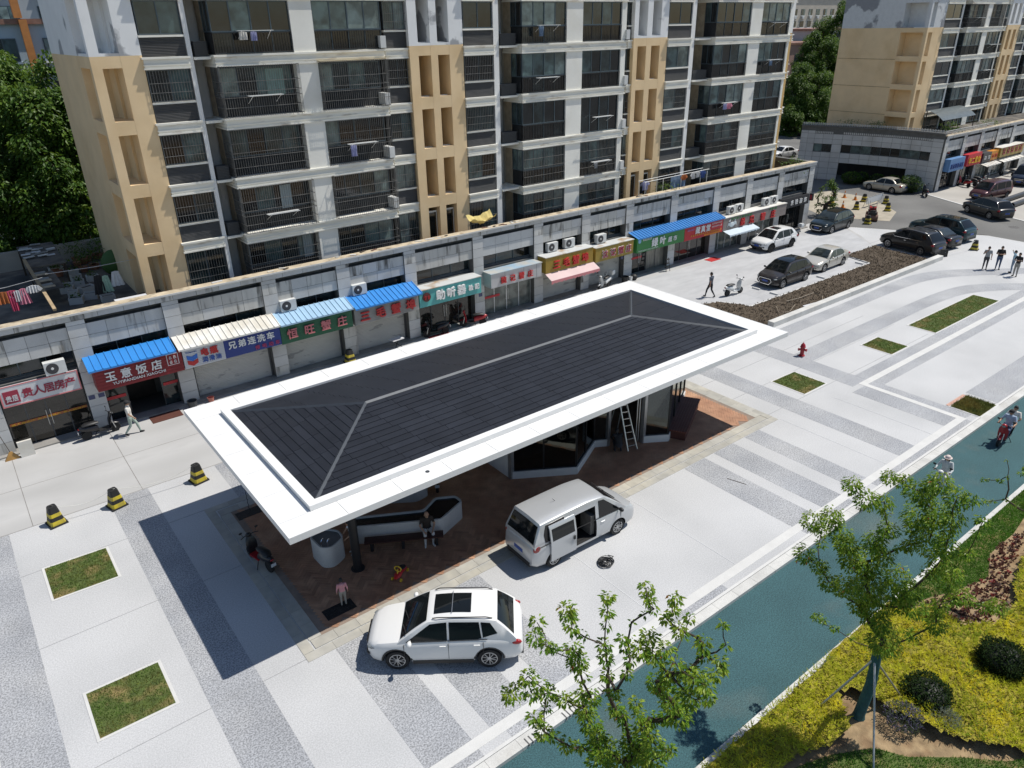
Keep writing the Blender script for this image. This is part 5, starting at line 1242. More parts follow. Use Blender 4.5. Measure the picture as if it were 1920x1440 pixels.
    # screens
    def screen(nm, f0, f1, gm):
        mb = MB(); n = 6; rows = []
        for i in range(n + 1):
            f = f0 + (f1 - f0) * i / n; zt = top(f); wt = max(.15, wid(zt) - .085) * 1.0; r = []
            for j in range(9):
                y = wt * (j / 4 - 1); r.append((X(f), y, zt + .036 - .022 * (y / wt) ** 2))
            rows.append(r)
        mb.loft(rows, caps=False, closed=False); o = mb.build(nm, gm, e, smooth=60); 
        n_ = o.data.polygons[0].normal
        if n_.z < 0: o.data.flip_normals()
        return o
    fa, ft, fr_, fb = cab[0][0], cab[1][0], cab[3][0], cab[4][0]
    screen('windshield', fa + .012, ft - .008, glass); screen('rear_window', fr_ + .012, fb - (.012 if style != 'van' else .002), glass)
    for s in (-.35, .25): MB().tube([(X(fa + .02), s, top(fa + .02) + .05), (X(fa + .055), s + .5, top(fa + .055) + .05)], .012, 5).build('wiper', trim, e)
    if sunroof: 
        o = screen('sunroof', ft + .035, ft + (.27 if sunroof == 'long' else .17), car_glass); o.scale = (1, .70, 1); o.location.z = .006
        zz = top(ft + .15) + .045; MB().box(X(ft + .152), X(ft + .148), -wroof * .7, wroof * .7, zz, zz + .006).build('sunroof_bar', rimm, e)
    if glassroof: screen('glass_roof', ft + .0, fr_ - .01, car_glass).location.z = .004
    # side windows and pillars
    def side_poly(nm, P, m, s, o=.010, par=None):
        mb = MB(); a = [(X(f), s * (wid(z) + o), z) for f, z in P]; b = [(x, y - s * .02, z) for x, y, z in a]
        n = len(a); mb.add(a + b, [list(range(n)) if s > 0 else list(range(n))[::-1], list(range(n, 2 * n))[::-1] if s > 0 else list(range(n, 2 * n))] + [(i, (i + 1) % n, n + (i + 1) % n, n + i) for i in range(n)]); return mb.build(nm, m, par or e)
    Bf, Cf = S['B'], S['C']; hi = lambda f: belt(f) + (top(f) - belt(f)) * .86; lo = lambda f: belt(f) + .025
    slope = lambda f: fa + (f - fa)
    for s in (-1, 1):
        f1 = fa + .055; f2 = ft + .012
        side_poly('side_window', [(f1, lo(f1)), (f2, hi(f2)), ((f2 + Bf) / 2, hi((f2 + Bf) / 2)), (Bf - .007, hi(Bf)), (Bf - .007, lo(Bf))], glass, s)
        if style == 'sedan':
            side_poly('side_window', [(Bf + .007, lo(Bf)), (Bf + .007, hi(Bf)), (Cf - .05, hi(Cf - .05)), (Cf + .02, hi(Cf + .02) - .03), (Cf + .055, lo(Cf) + .05), (Cf + .03, lo(Cf))], glass, s)
        elif style == 'suv':
            side_poly('side_window', [(Bf + .007, lo(Bf)), (Bf + .007, hi(Bf)), (Cf - .02, hi(Cf - .02)), (Cf - .006, lo(Cf) + .02), (Cf - .03, lo(Cf))], glass, s)
            side_poly('side_window', [(Cf + .004, lo(Cf) + .04), (Cf - .008, hi(Cf)), (Cf + .05, hi(Cf + .05) - .01), (Cf + .095, lo(Cf) + .16)], glass, s)
        else:
            if not (opendoor and s < 0): side_poly('side_window', [(Bf + .02, lo(Bf)), (Bf + .02, hi(Bf)), (Cf - .01, hi(Cf)), (Cf - .01, lo(Cf))], glass, s)
            side_poly('side_window', [(Cf + .012, lo(Cf)), (Cf + .012, hi(Cf)), (Cf + .18, hi(Cf + .18)), (Cf + .20, lo(Cf) + .3), (Cf + .19, lo(Cf))], glass, s)
        # window trim line, mirrors, door gaps, handles
        MB().bar((X(fa + .05), s * (wid(belt(fa)) + .012), belt(fa + .05) + .012), (X(Cf + .03), s * (wid(belt(Cf)) + .012), belt(Cf + .03) + .012), .012, .02).build('belt_trim', chrome if chromeline else trim, e)
        mx = X(fa + .075); mz = belt(fa + .07) + .09
        mb = MB(); mb.ball((mx, s * (hw0 + .10), mz), (.075, .11, .075), 10, 6); mb.bar((mx, s * (hw0 - .1), mz - .05), (mx, s * (hw0 + .05), mz - .02), .05, .03); mb.build('mirror', pm_ if style != 'van' else trim, e, smooth=50)
        zlo = S['zb'] + .16
        for f in ((fa + .035, Bf, Cf + .005) if style != 'van' else (fa + .055, Bf + .005, Cf)):
            if opendoor and s < 0 and f > Bf - .1: continue
            box(X(f) - .006, X(f) + .006, s * (hw0 - .02) - .022, s * (hw0 - .02) + .022, zlo, belt(f) - .06).build('door_gap', trim, e)
        for f in (Bf - .035, Cf - .035):
            if opendoor and s < 0 and f > Bf: continue
            z = belt(f) - .16; box(X(f) - .09, X(f) + .09, s * (hw0 - .012) - .022, s * (hw0 - .012) + .022, z, z + .03).build('door_handle', chrome if chromeline or style == 'van' else pm_, e)
        if clad:
            box(ax[1] + R + .1, ax[0] - R - .1, s * (hw0 - .035) - .03, s * (hw0 - .035) + .03, S['zb'] - .02, S['zb'] + .10).build('sill', trim, e)
            for a in ax:
                mb = MB(); pts = [(a + math.cos(t) * (R + .075), s * (hw0 - .025), R + math.sin(t) * (R + .075)) for t in [PI * (.02 + .96 * k / 14) for k in range(15)]]; mb.tube(pts, .030, 6); mb.build('arch_trim', trim, e)
        if rails: MB().tube([(X(ft + .03), s * (wroof - .06), top(ft + .03) + .03), (X(ft + .06), s * (wroof - .04), top(ft + .06) + .055), (X(fr_ - .06), s * (wroof - .04), top(fr_ - .06) + .05), (X(fr_ - .02), s * (wroof - .06), top(fr_) + .01)], .018, 6).build('roof_rail', rimm if rails == 2 else trim, e)
        # lamps
        zl = S['zt'][2][1] * kz - .12
        mb = MB(); mb.ball((X(.060), s * hw0 * .735, zl - .01), (.22, .12, .065), 12, 6); mb.build('headlight', lampw, e, smooth=60)
        zl = (S['zt'][-3][1] - .16) * kz
        mb = MB(); mb.ball((X(.957), s * hw0 * .875, zl), (.17, .075, .085 if style != 'van' else .15), 12, 6); mb.build('taillight', lampr, e, smooth=60)
        mb = MB(); mb.ball((X(.018), s * hw0 * .66, S['zb'] + .22), (.06, .12, .06), 8, 5); mb.build('fog_lamp', trim, e)
    # bumpers, grille, plates
    zn = S['zt'][1][1] * kz
    mb = MB(); mb.box(X(.03), X(-.003), -hw0 * .60, hw0 * .60, S['zb'] + .10, S['zb'] + .24); mb.build('lower_intake', trim, e)
    mb = MB(); mb.box(X(.03), X(.001), -hw0 * .48, hw0 * .48, zn - .22, zn - .04); g = mb.build('grille', trim, e)
    mb = MB()
    if grille == 'bar':
        for z in (zn - .20, zn - .06): mb.bar((X(-.001), -hw0 * .47, z), (X(-.001), hw0 * .47, z), .02, .022)
    else:
        q = [(-.44, zn - .02), (.44, zn - .02), (.52, zn - .2), (.34, zn - .42), (-.34, zn - .42), (-.52, zn - .2)]
        for i in range(6): a = q[i]; b = q[(i + 1) % 6]; mb.bar((X(-.004), a[0], a[1]), (X(-.004), b[0], b[1]), .03, .03)
    mb.build('grille_chrome', chrome, g)
    if plate_front: box(X(-.002), X(-.006), -.22, .22, S['zb'] + .23, S['zb'] + .37).build('number_plate', plate_b, e)
    box(X(1.001), X(.98), -.24, .24, .62 * kz, .77 * kz).build('number_plate', plate_b, e)
    box(X(1.004), X(.96), -hw0 * .70, hw0 * .70, S['zb'] + .03, S['zb'] + .20).build('rear_bumper_trim', trim, e)
    if style != 'sedan': MB().tube([(X(fr_ - .25), .0, top(fr_ - .25) + .02), (X(fr_ - .25) - .12, 0, top(fr_ - .25) + .16)], .008, 5).build('antenna', trim, e)
    # wheels
    rim_m = rimcol or rimm
    key = (style, R, spokes, rim_m.name); ty, rm = WHEELS.get(key, (None, None))
    if ty is None:
        Rx = Matrix.Rotation(PI / 2, 4, 'X')
        ty = MB().lathe([(R * .66, -.10), (R * .93, -.115), (R, -.08), (R, .08), (R * .93, .115), (R * .66, .10)], 28, Rx).mesh('wheel', rubber, 40)
        mb = MB(); mb.lathe([(R * .665, .06), (R * .665, .112), (R * .60, .112), (R * .60, .05)], 24, Rx, caps=False)
        for k in range(spokes):
            for dk in (-.13, .13):
                a = 2 * PI * k / spokes + dk * 5 / spokes; b = 2 * PI * k / spokes + dk * 2.0 * 5 / spokes
                mb.bar((math.cos(a) * .04, -.098, math.sin(a) * .04), (math.cos(b) * R * .62, -.104, math.sin(b) * R * .62), .020, .035, up=(0, 1, 0))
        mb.lathe([(.06, .07), (.06, .108), (.02, .11)], 12, Rx); rm = mb.mesh('rim', rim_m)
        mb = MB(); mb.lathe([(R * .64, -.09), (R * .64, .045)], 20, Rx); dk_ = mb.mesh('hub', trim); WHEELS[key] = (ty, rm); WHEELS[key + ('h',)] = dk_
    dk_ = WHEELS[key + ('h',)]
    for a in ax:
        for s in (-1, 1):
            w = obj('wheel', ty, e, (a, s * (hw0 - .135), R), (0, 0, 0 if s < 0 else PI)); obj('rim', rm, w); obj('hub', dk_, w)
    if opendoor:
        s = -1; xs = -.98; mb = MB(); y0 = -(hw0 + .045); P_ = [(X(.655) , .34), (X(.425), .34), (X(.425), 1.18), (X(.655), 1.18)]
        # the sliding door stands open, pushed back along the flank and out from it
        prof = [(y0, .34), (y0 - .015, .5), (y0 - .015, .95), (y0, 1.16), (y0 + .10, 1.62), (y0 + .16, 1.72)]
        mb.loft([[(x + xs, y, z) for y, z in prof] + [(x + xs, y + .06, z) for y, z in prof[::-1]] for x in (X(.655), X(.425))]); d = mb.build('sliding_door', pm_, e, smooth=30)
        a = (X(.64) + xs, X(.44) + xs); mb = MB(); mb.add([(a[0], y0 - .004, 1.16), (a[1], y0 - .004, 1.16), (a[1], y0 + .092, 1.60), (a[0], y0 + .092, 1.60)], [(0, 1, 2, 3)]); mb.build('side_window', glass, d)
        box(X(.455) + xs, X(.44) + xs, y0 - .05, y0 - .016, .86, 1.0).build('door_handle', trim, d)
        mb = MB(); mb.box(X(.66), X(.63), -.75, -.1, .45, .80); mb.box(X(.70), X(.655), -.75, -.1, .79, 1.35); mb.build('seat', seatm, e); box(X(.46), X(.40), -.75, -.2, .45, 1.25).build('seat', seatm, e)
        box(X(.66), X(.42), -hw0 + .02, -hw0 + 1.0, .40, .425).build('cabin_floor', trim, e)
        MB().bar((X(.66), -hw0 - .005, 1.12), (X(.97), -hw0 - .005, 1.12), .02, .03).build('door_track', trim, e)
    return e
WHEELS = {}
def at_wheels(f, r, W, side):
    """car centre and heading from the two wheel contact pixels of the visible side"""
    a = G(*f); b = G(*r); d = (a - b); h = math.atan2(d.y, d.x); m = (a + b) / 2; lv = Vector((-math.sin(h), math.cos(h), 0)); m = m - lv * side * (W / 2 - .08); return (m.x, m.y), h
pw = paint('pearl_white', (.72, .72, .71)); psil = paint('silver', (.50, .515, .53), .35, .3); pgr = paint('graphite_brown', (.042, .038, .040), .3); pch = paint('champagne', (.54, .515, .46), .3); pbk = paint('black', (.012, .012, .014)); pdg = paint('dark_green', (.012, .022, .027), .2); pteal = paint('dark_teal', (.012, .040, .052), .3); pmar = paint('maroon', (.075, .025, .030), .3); pgold = paint('pale_gold', (.46, .43, .36), .35); pnv = paint('navy', (.015, .025, .05), .2)
parked = 'cars parked around the plaza'
p, h = at_wheels((750, 1253), (920, 1249), 1.83, 1); car('parked_suv', 'white SUV with glass sunroof parked diagonally by the pavilion', 'suv', 4.55, 1.83, 2.66, p, h, pw, parked, 'suv', H=1.67, sunroof='long', rails=True, spokes=5)
p, h = at_wheels((1157, 999), (1040, 1059), 1.78, -1); car('parked_van', 'silver passenger van with its side door slid open beside the pavilion', 'van', 4.85, 1.80, 2.95, p, h, psil, parked, 'van', clad=False, spokes=6, opendoor=True, wr=.33)
p, h = at_wheels((1445.3, 473.3), (1482.5, 463.1), 1.78, 1); car('parked_suv', 'white compact crossover with dark sunroof in front of the taupe sign', 'suv', 4.3, 1.78, 2.61, p, h, pw, parked, 'suv', H=1.62, sunroof=True, rimcol=trim)
p, h = at_wheels((1467.2, 540.4), (1508, 526.6), 1.84, 1); car('parked_suv', 'dark graphite SUV with chrome framed grille beside the soil bed', 'suv', 4.47, 1.84, 2.66, p, h, pgr, parked, 'suv', H=1.66, grille='hex', chromeline=True, glassroof=True)
p, h = at_wheels((1545.2, 509.8), (1578, 497.4), 1.77, 1); car('parked_sedan', 'champagne sedan parked behind the graphite SUV', 'sedan', 4.57, 1.77, 2.6, p, h, pch, parked, 'sedan', clad=False, glass=car_glass2)
p, h = at_wheels((1558.3, 438.3), (1589, 428.1), 1.88, 1); car('parked_suv', 'black green SUV with spindle chrome grille by the podium corner', 'suv', 4.89, 1.88, 2.79, p, h, pdg, parked, 'suv', H=1.69, grille='hex', glass=car_glass2, glassroof=True)
p, h = at_wheels((1662.6, 463.9), (1726, 479.9), 1.88, 1); car('parked_suv', 'big black SUV with silver roof rails beside the soil bed end', 'suv', 4.82, 1.88, 2.82, p, h, pbk, parked, 'suv', H=1.76, rails=2, chromeline=True)
car('parked_sedan', 'black sedan between the black and the dark teal SUV', 'sedan', 4.95, 1.85, 2.9, (63.9, 26.55), RAD(83), pbk, parked, 'sedan', clad=False, glass=car_glass2)
car('parked_suv', 'dark teal SUV with pale window line parked next to the black sedan', 'suv', 5.1, 1.95, 2.95, (66.75, 26.75), RAD(84), pteal, parked, 'suv', H=1.78, glassroof=True, chromeline=True)
p, h = at_wheels((1812.8, 399), (1853.7, 411.4), 1.88, 1); car('parked_suv', 'glossy black SUV on the asphalt in front of the maroon van', 'suv', 4.8, 1.88, 2.74, p, h, pbk, parked, 'suv', H=1.70, chromeline=True)
car('parked_van', 'maroon minivan in front of the far shops', 'van', 4.8, 1.85, 2.9, (85.6, 30.5), RAD(171), pmar, parked, 'van', H=1.78, clad=False)
p, h = at_wheels((1629.4, 355.9), (1671.7, 363.2), 1.8, 1); car('parked_sedan', 'pale gold sedan parked under the curved granite podium', 'sedan', 4.6, 1.79, 2.65, p, h, pgold, parked, 'sedan', clad=False)
car('parked_van', 'navy van at the far shops beyond the maroon minivan', 'van', 5.0, 1.9, 3.0, (96.2, 31.1), RAD(184), pnv, parked, 'van', H=2.1, clad=False)
car('parked_sedan', 'white car parked in the shade between the two blocks', 'sedan', 4.6, 1.8, 2.65, (92.5, 59.5), RAD(170), pw, parked, 'sedan', clad=False)
# ================================================================ TREES AND SHRUBS
bark = mat('bark', (.060, .045, .032), rough=.9, noise=.3, scale=8, bump=.6, bscale=30)
wrap = mat('trunk_wrap', (.020, .085, .095), rough=.8, noise=.2, scale=10)
leafA = [leafmat('leaf_camphor', (.085, .185, .018), (.14, .25, .024), tr=.35, rough=.4), leafmat('leaf_camphor_young', (.22, .33, .035), (.27, .35, .045), tr=.4, rough=.4), leafmat('leaf_rust', (.42, .12, .03), (.30, .15, .03), tr=.3)]
leafB = [leafmat('leaf_dark', (.036, .085, .011), (.06, .125, .015), tr=.25, rough=.5), leafmat('leaf_mid', (.075, .145, .018), (.11, .18, .022), tr=.3, rough=.5)]
def leaves(mb, c, r, n, ln, wd, rg, droop=.6, young=.25, rust=0.0, flat=1.0):
    """a clump of pointed drooping leaves"""
    for _ in range(n):
        d = Vector((rg.gauss(0, 1), rg.gauss(0, 1), rg.gauss(0, 1) * flat)).normalized(); p = c + d * r * rg.uniform(.25, 1.0) ** .6
        o = Vector((d.x + rg.uniform(-.6, .6), d.y + rg.uniform(-.6, .6), -droop + rg.uniform(-.5, .7))).normalized()
        s = o.cross(Vector((rg.uniform(-.4, .4), rg.uniform(-.4, .4), 1))).normalized(); L = ln * rg.uniform(.7, 1.2); w = wd * rg.uniform(.8, 1.2); nn = s.cross(o).normalized() * w * .35
        mb.mi = 2 if rg.random() < rust else (1 if rg.random() < young + .35 * max(0, d.z) else 0)
        a = p; b = p + o * L * .5 + s * w + nn; t = p + o * L - Vector((0, 0, L * .12)); e = p + o * L * .5 - s * w + nn
        mb.add([a, b, t, e], [(0, 1, 2), (0, 2, 3)])
def clump_tree(name, label, base, fork, clumps, rg, ln=.095, wd=.020, per=235, trunk_r=.13, wrapped=False, group=None, mats=None, twig=.0085, young=.34, rust=.0015, extra=None, limb_k=.85):
    """trunk to a fork, limbs grown from the fork to every leaf clump through its nearest neighbours, leaves on the clumps"""
    e = thing(name, base, 0, label, 'tree', group); B = Vector(base); nodes = [(Vector(fork) - B, None, 0)]
    cs = sorted([(Vector(c) - B, r) for c, r in clumps], key=lambda q: (q[0] - nodes[0][0]).length)
    for c, r in cs:
        best = min(range(len(nodes)), key=lambda i: (nodes[i][0] - c).length + limb_k * (nodes[i][0] - nodes[0][0]).length * .55 + (.8 if nodes[i][0].z > c.z + .35 else 0)); nodes.append((c, best, r))
    cnt = [1] * len(nodes)
    for i in range(len(nodes) - 1, 0, -1): cnt[nodes[i][1]] += cnt[i]
    rad = lambda n: twig * (n ** .50)
    mb = MB(); f = nodes[0][0]; rf = min(rad(cnt[0]), trunk_r * .8)
    mid = f * .5 + Vector((.06, -.05, 0)); mb.tube([Vector((0, 0, -.05)), Vector((0, 0, .12)), mid, f], [trunk_r * 1.35, trunk_r * 1.08, trunk_r, trunk_r * .86], 12); mb.build('trunk', wrap if wrapped else bark, e, smooth=50)
    for i in range(1, len(nodes)):
        c, p, r = nodes[i]; a = nodes[p][0]; m = a.lerp(c, .5) + Vector((rg.uniform(-.06, .06), rg.uniform(-.06, .06), -.06 * (c - a).length)); r0 = min(rad(cnt[i]) * 1.15, trunk_r * .7); r1 = rad(cnt[i])
        mb = MB(); mb.tube([a, m, c], [r0, (r0 + r1) / 2, r1 * .9], 6 if r1 < .03 else 8); mb.build('limb' if cnt[i] > 5 else 'branch', bark, e, smooth=50)
    mb = MB()
    for c, p, r in nodes[1:]:
        if r <= 0: continue
        k = max(6, int(per * (r / .3) ** 1.7)); leaves(mb, c, r * .80, k, ln, wd, rg, young=young, rust=rust)
        a = nodes[p][0]; dd = (c - a).length
        if dd > .5: leaves(mb, a.lerp(c, .62), r * .55, k // 3, ln, wd, rg, young=young * .6, rust=rust)
    if extra: extra(mb)
    mb.build('crown', mats or leafA, e); return e
def px_clumps(lst, ox, oy, s, base, rg, amp=1.0, k=1.0):
    """clump pixels -> points near the upright plane through the trunk that faces the camera"""
    bx, by = base[0], base[1]; n = Vector((bx, by)).normalized(); D = Vector((bx, by)).length; out = []
    for x, y, r in lst:
        px = ox + x / s; py = oy + y / s; d = ray(px, py); off = amp * 1.6 * mnoise.noise((px * .011, py * .013, base[0])) + rg.uniform(-.25, .25)
        t = (D + off) / (d.x * n.x + d.y * n.y); p = Vector((0, 0, CAMH)) + d * t; out.append((p, r / s / FPX * (p - Vector((0, 0, CAMH))).length * k))
    return out
rg = random.Random(14)
T1 = [(495,120,50),(665,85,40),(740,90,25),(800,150,70),(900,110,60),(980,180,60),(1040,190,40),(560,190,60),(640,200,45),(400,265,55),(310,290,60),(350,330,40),(270,440,55),(340,500,45),(440,350,60),(470,400,60),(590,390,60),(560,480,90),(480,470,60),(660,330,50),(800,270,80),(880,250,70),(960,280,60),(850,380,80),(930,400,60),(900,480,60),(760,400,40),(640,450,50),(700,560,80),(770,610,60),(560,600,90),(460,590,60),(380,570,50),(600,680,80),(520,680,50),(780,690,60),(720,640,50),(640,850,80),(620,760,50),(880,770,50),(330,735,25),(410,790,20),(1000,640,50),(960,540,50),(1170,690,40),(1100,290,30),(1030,440,30),(900,680,40),(1100,690,25)]
b = (15.6, 5.4, .03); fk = YP(1400 + 590 / 2.4827, 860 + 900 / 2.4827, 5.45); fk = (15.75, 5.42, 2.35)
t1 = clump_tree('young_tree', 'staked young tree with teal wrapped trunk in the golden hedge', b, fk, px_clumps(T1, 1400, 860, 2.4827, b, rg, .9), rg, trunk_r=.135, wrapped=True, group='young trees along the verge')
for q in ((14.8, 6.25, 'grey prop pole of the wrapped trunk standing in the golden hedge by the lane'), (17.1, 4.95, 'grey prop pole of the wrapped trunk beside the dark rounded bush'), (14.35, 4.3, 'grey prop pole of the wrapped trunk standing in the shaded lawn')):
    tag(MB().tube([(q[0], q[1], 0), (15.7, 5.42, 2.05)], .028, 8).build('support_pole', mat('pole_grey', (.42, .43, .43), rough=.4, metal=.6)), q[2], 'pole', 'poles propping the young tree')
T0 = [(380,380,55),(370,480,60),(580,300,75),(610,420,50),(440,540,45),(620,560,70),(650,640,80),(850,210,50),(850,310,45),(830,530,50),(840,620,50),(850,730,45),(1110,150,55),(1120,220,50),(1160,290,30),(1300,220,55),(1280,300,50),(1330,430,55),(1400,350,35),(1240,350,40),(950,490,45),(1010,380,20),(1060,560,80),(1130,470,70),(1150,590,60),(1240,560,60),(1000,630,40),(980,720,40),(320,740,70),(210,850,80),(340,850,60),(450,850,60),(560,890,60),(680,860,60),(740,880,60),(700,960,80),(740,1060,80),(780,1150,80),(360,1010,50),(430,1110,60),(570,1190,50),(660,1210,40),(850,1230,90),(800,1310,90),(900,960,55),(900,850,50),(950,1000,50),(1040,920,50),(1120,1030,70),(1090,1120,90),(1150,1180,80),(1000,1180,70),(1180,780,80),(1260,720,80),(1280,900,90),(1330,1000,90),(1400,880,80),(1430,760,80),(1500,800,60),(1520,880,50),(1490,520,65),(1500,600,40),(1600,640,45),(1620,690,30),(1620,400,35),(1640,530,25),(1260,1230,50),(1150,1300,90),(960,1310,80),(1400,700,60),(1560,720,50),(1060,1250,90)]
b = (7.35, 5.3, .03)
clump_tree('young_tree', 'leafy young tree with many upright limbs near the parked white SUV', b, (7.45, 5.35, 3.6), px_clumps(T0, 900, 1060, 3.5556, b, rg, .8), rg, trunk_r=.15, wrapped=True, group='young trees along the verge', rust=.003)
T2 = [(955,1040,28),(975,1310,35),(1150,1050,28),(1240,1000,16),(1215,1280,22),(1410,960,26),(1230,800,8),(1500,900,60),(1560,1050,80),(1600,1250,80),(1650,850,70),(1700,1150,90),(1480,1350,60),(1700,1400,90),(1540,1480,70)]
b = (23.4, 3.1, .03)
clump_tree('young_tree', 'sparse young tree reaching over the red bedding plants', b, (23.5, 3.15, 2.4), px_clumps(T2, 1700, 740, 6.545, b, rg, .5), rg, trunk_r=.13, wrapped=True, group='young trees along the verge', twig=.010)
tag(MB().tube([(21.6, 4.0, 0), (23.4, 3.1, 2.0)], .028, 8).build('support_pole', MATS['pole_grey']), 'grey pole leaning over the dark round bush', 'pole')
# big background trees
def big_tree(label, px, py, y, r, rg, top=None, n=60, group='tall trees behind the shops', name='shade_tree', mats=None, rz=None, ln=.30):
    c = YP(px, py, y); rz = rz or r * 1.2; cl = []
    for _ in range(n):
        d = Vector((rg.gauss(0, 1), rg.gauss(0, 1), rg.gauss(0, 1))).normalized() * rg.uniform(.35, 1) ** .5
        cl.append((Vector((c.x + d.x * r, c.y + d.y * r, c.z + d.z * rz)), r * rg.uniform(.20, .34)))
    clump_tree(name, label, (c.x, c.y, 0), (c.x + .1, c.y, max(1.0, c.z - rz * .8)), cl, rg, ln=ln, wd=ln * .30, per=26, trunk_r=.24, group=group, mats=mats or leafB, twig=.03, young=.35, rust=0)
rg = random.Random(77)
for i, (px, py, y, r, lab) in enumerate(((122, 255, 56, 3.6, 'tall bright topped tree against the pale blue grey block'), (40, 300, 55, 4.2, 'broad dark tree behind the cluttered terrace'), (140, 390, 54, 3.4, 'low dark tree beside the tan gable foot'), (0, 215, 60, 3.6, 'dark tree in front of the pale blue grey block windows'), (60, 420, 53.5, 3.2, 'dark tree just behind the terrace rear wall'))): big_tree(lab, px, py, y, r, rg, n=80, rz=r * 1.25)
for i, (px, py, y, r, lab) in enumerate(((1535, 125, 78, 4.2, 'bright green tree between the two apartment blocks'), (1572, 75, 84, 5.0, 'dark tall tree against the far tan gable'), (1510, 190, 72, 4.4, 'leafy tree beside the ochre end wall'), (1552, 205, 74, 4.6, 'shaded tree behind the curved podium'), (1500, 240, 70, 3.4, 'low shaded tree behind the ochre end wall'))): big_tree(lab, px, py, y, r, rg, n=75, rz=r * 1.3, group='trees between the blocks')
big_tree('small dark leafy tree at the podium corner by the black green SUV', 1549, 372, 37.4, 1.0, rg, n=34, rz=1.9, group=None, name='small_tree', ln=.2)
# shrubs
def shrub(label, c, r, rg, n=700, mats=None, ln=.09, wd=.02, group=None, droop=0.0, sph=True, name='round_bush', core=True):
    e = thing(name, (c[0], c[1], .03), 0, label, 'bush', group); rx, rz = r
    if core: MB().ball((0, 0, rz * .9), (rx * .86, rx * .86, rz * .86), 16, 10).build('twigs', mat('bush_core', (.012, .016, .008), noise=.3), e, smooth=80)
    mb = MB()
    for _ in range(n):
        d = Vector((rg.gauss(0, 1), rg.gauss(0, 1), rg.gauss(0, 1))).normalized(); k_ = 1 + .22 * mnoise.noise((d.x * 1.6 + c[0], d.y * 1.6, d.z * 1.6)) + rg.uniform(-.10, .09); p = Vector((d.x * rx * k_, d.y * rx * k_, rz * .95 + d.z * rz * k_))
        if p.z < .02: continue
        leaves(mb, p, .03, 1, ln, wd, rg, droop=droop - .3, young=.25)
    mb.build('foliage', mats or leafB, e); return e
rg = random.Random(6); dk = [leafmat('leaf_box', (.012, .024, .007), (.018, .032, .009), tr=.1, rough=.8, spec=.08), leafmat('leaf_box_mid', (.018, .038, .009), tr=.1, rough=.8, spec=.08)]
shrub('dark clipped round bush in the golden hedge', (20.15, 3.75), (.60, .46), rg, 4600, dk, .07, .02)
shrub('dark rounded bush behind the grey lavender shrubs', (17.5, 4.55), (.58, .32), rg, 2600, dk, .08, .022)
gl_ = [leafmat('leaf_silver', (.22, .25, .20), (.17, .20, .15), tr=.2), leafmat('leaf_silver_light', (.30, .32, .27), tr=.2)]
shrub('silvery grey shrub at the hedge edge', (17.05, 3.85), (.33, .22), rg, 1300, gl_, .12, .007, droop=-.4, core=False)
shrub('grey green shrub with lilac flower spikes by the wrapped trunk', (16.2, 4.55), (.42, .30), rg, 1200, [leafmat('leaf_sage', (.11, .145, .07), (.085, .115, .06), tr=.2), leafmat('petal_lilac', (.22, .19, .30), tr=.2)], .13, .009, droop=-.4, core=False)
for x, y, r, lab in ((82.4, 37.2, (1.1, .85), 'dark clipped bush at the granite corner of the far podium'), (82.4, 43.8, (1.0, .6), 'dark bush under the curved granite podium')): shrub(lab, (x, y), r, rg, 1800, leafB, .16, .05)
for i in range(3): shrub('low dark bush in the shaded recess of the far podium', (83.9 - .2 * i, 39.8 + i * 1.7), (.7, .6), rg, 700, leafB, .18, .05, group='bushes in the podium recess')
def pots(x, y, z, label, n, rg, spread=.9, h=.5):
    e = thing('potted_plant', (x, y, z), 0, label, 'plant'); 
    MB().lathe([(.16, 0), (.22, .28), (.24, .30), (.20, .29)], 12).build('pot', mat('terracotta', (.30, .13, .075), noise=.15), e)
    mb = MB(); 
    for _ in range(n): leaves(mb, Vector((rg.gauss(0, spread * .3), rg.gauss(0, spread * .3), .35 + rg.uniform(0, h))), .08, 2, .17, .04, rg, droop=.1, young=.5)
    mb.build('foliage', leafB, e)
for x, y, z, l, n, s, h in ((43.0, 36.9, 4.56, 'bushy potted plant beside the terrace laundry', 130, 1.5, 1.2), (44.3, 36.75, 4.6, 'small potted plant on the parapet by the laundry', 40, .6, .5), (59.4, 36.9, 4.56, 'potted plant on the terrace corner above the black sign', 80, 1.2, 1.3), (60.2, 36.9, 4.56, 'flowering pot on the terrace end above the black sign', 60, .9, 1.0),
                           (58.6, 37.2, 4.56, 'leafy pot by the ochre end wall', 60, .9, .9), (88.5, 36.9, 5.3, 'lush planter on the far terrace beside the dark canopy', 160, 1.8, 1.0), (97.5, 36.7, 5.3, 'green planter along the far terrace railing', 140, 2.4, .5), (84.8, 43.2, 5.3, 'wild shrub on the far terrace at the gable', 160, 1.9, .9), (84.6, 46.5, 5.3, 'trailing shrub on the far terrace edge', 140, 1.9, .8)): pots(x, y, z, l, n, rg, s, h)
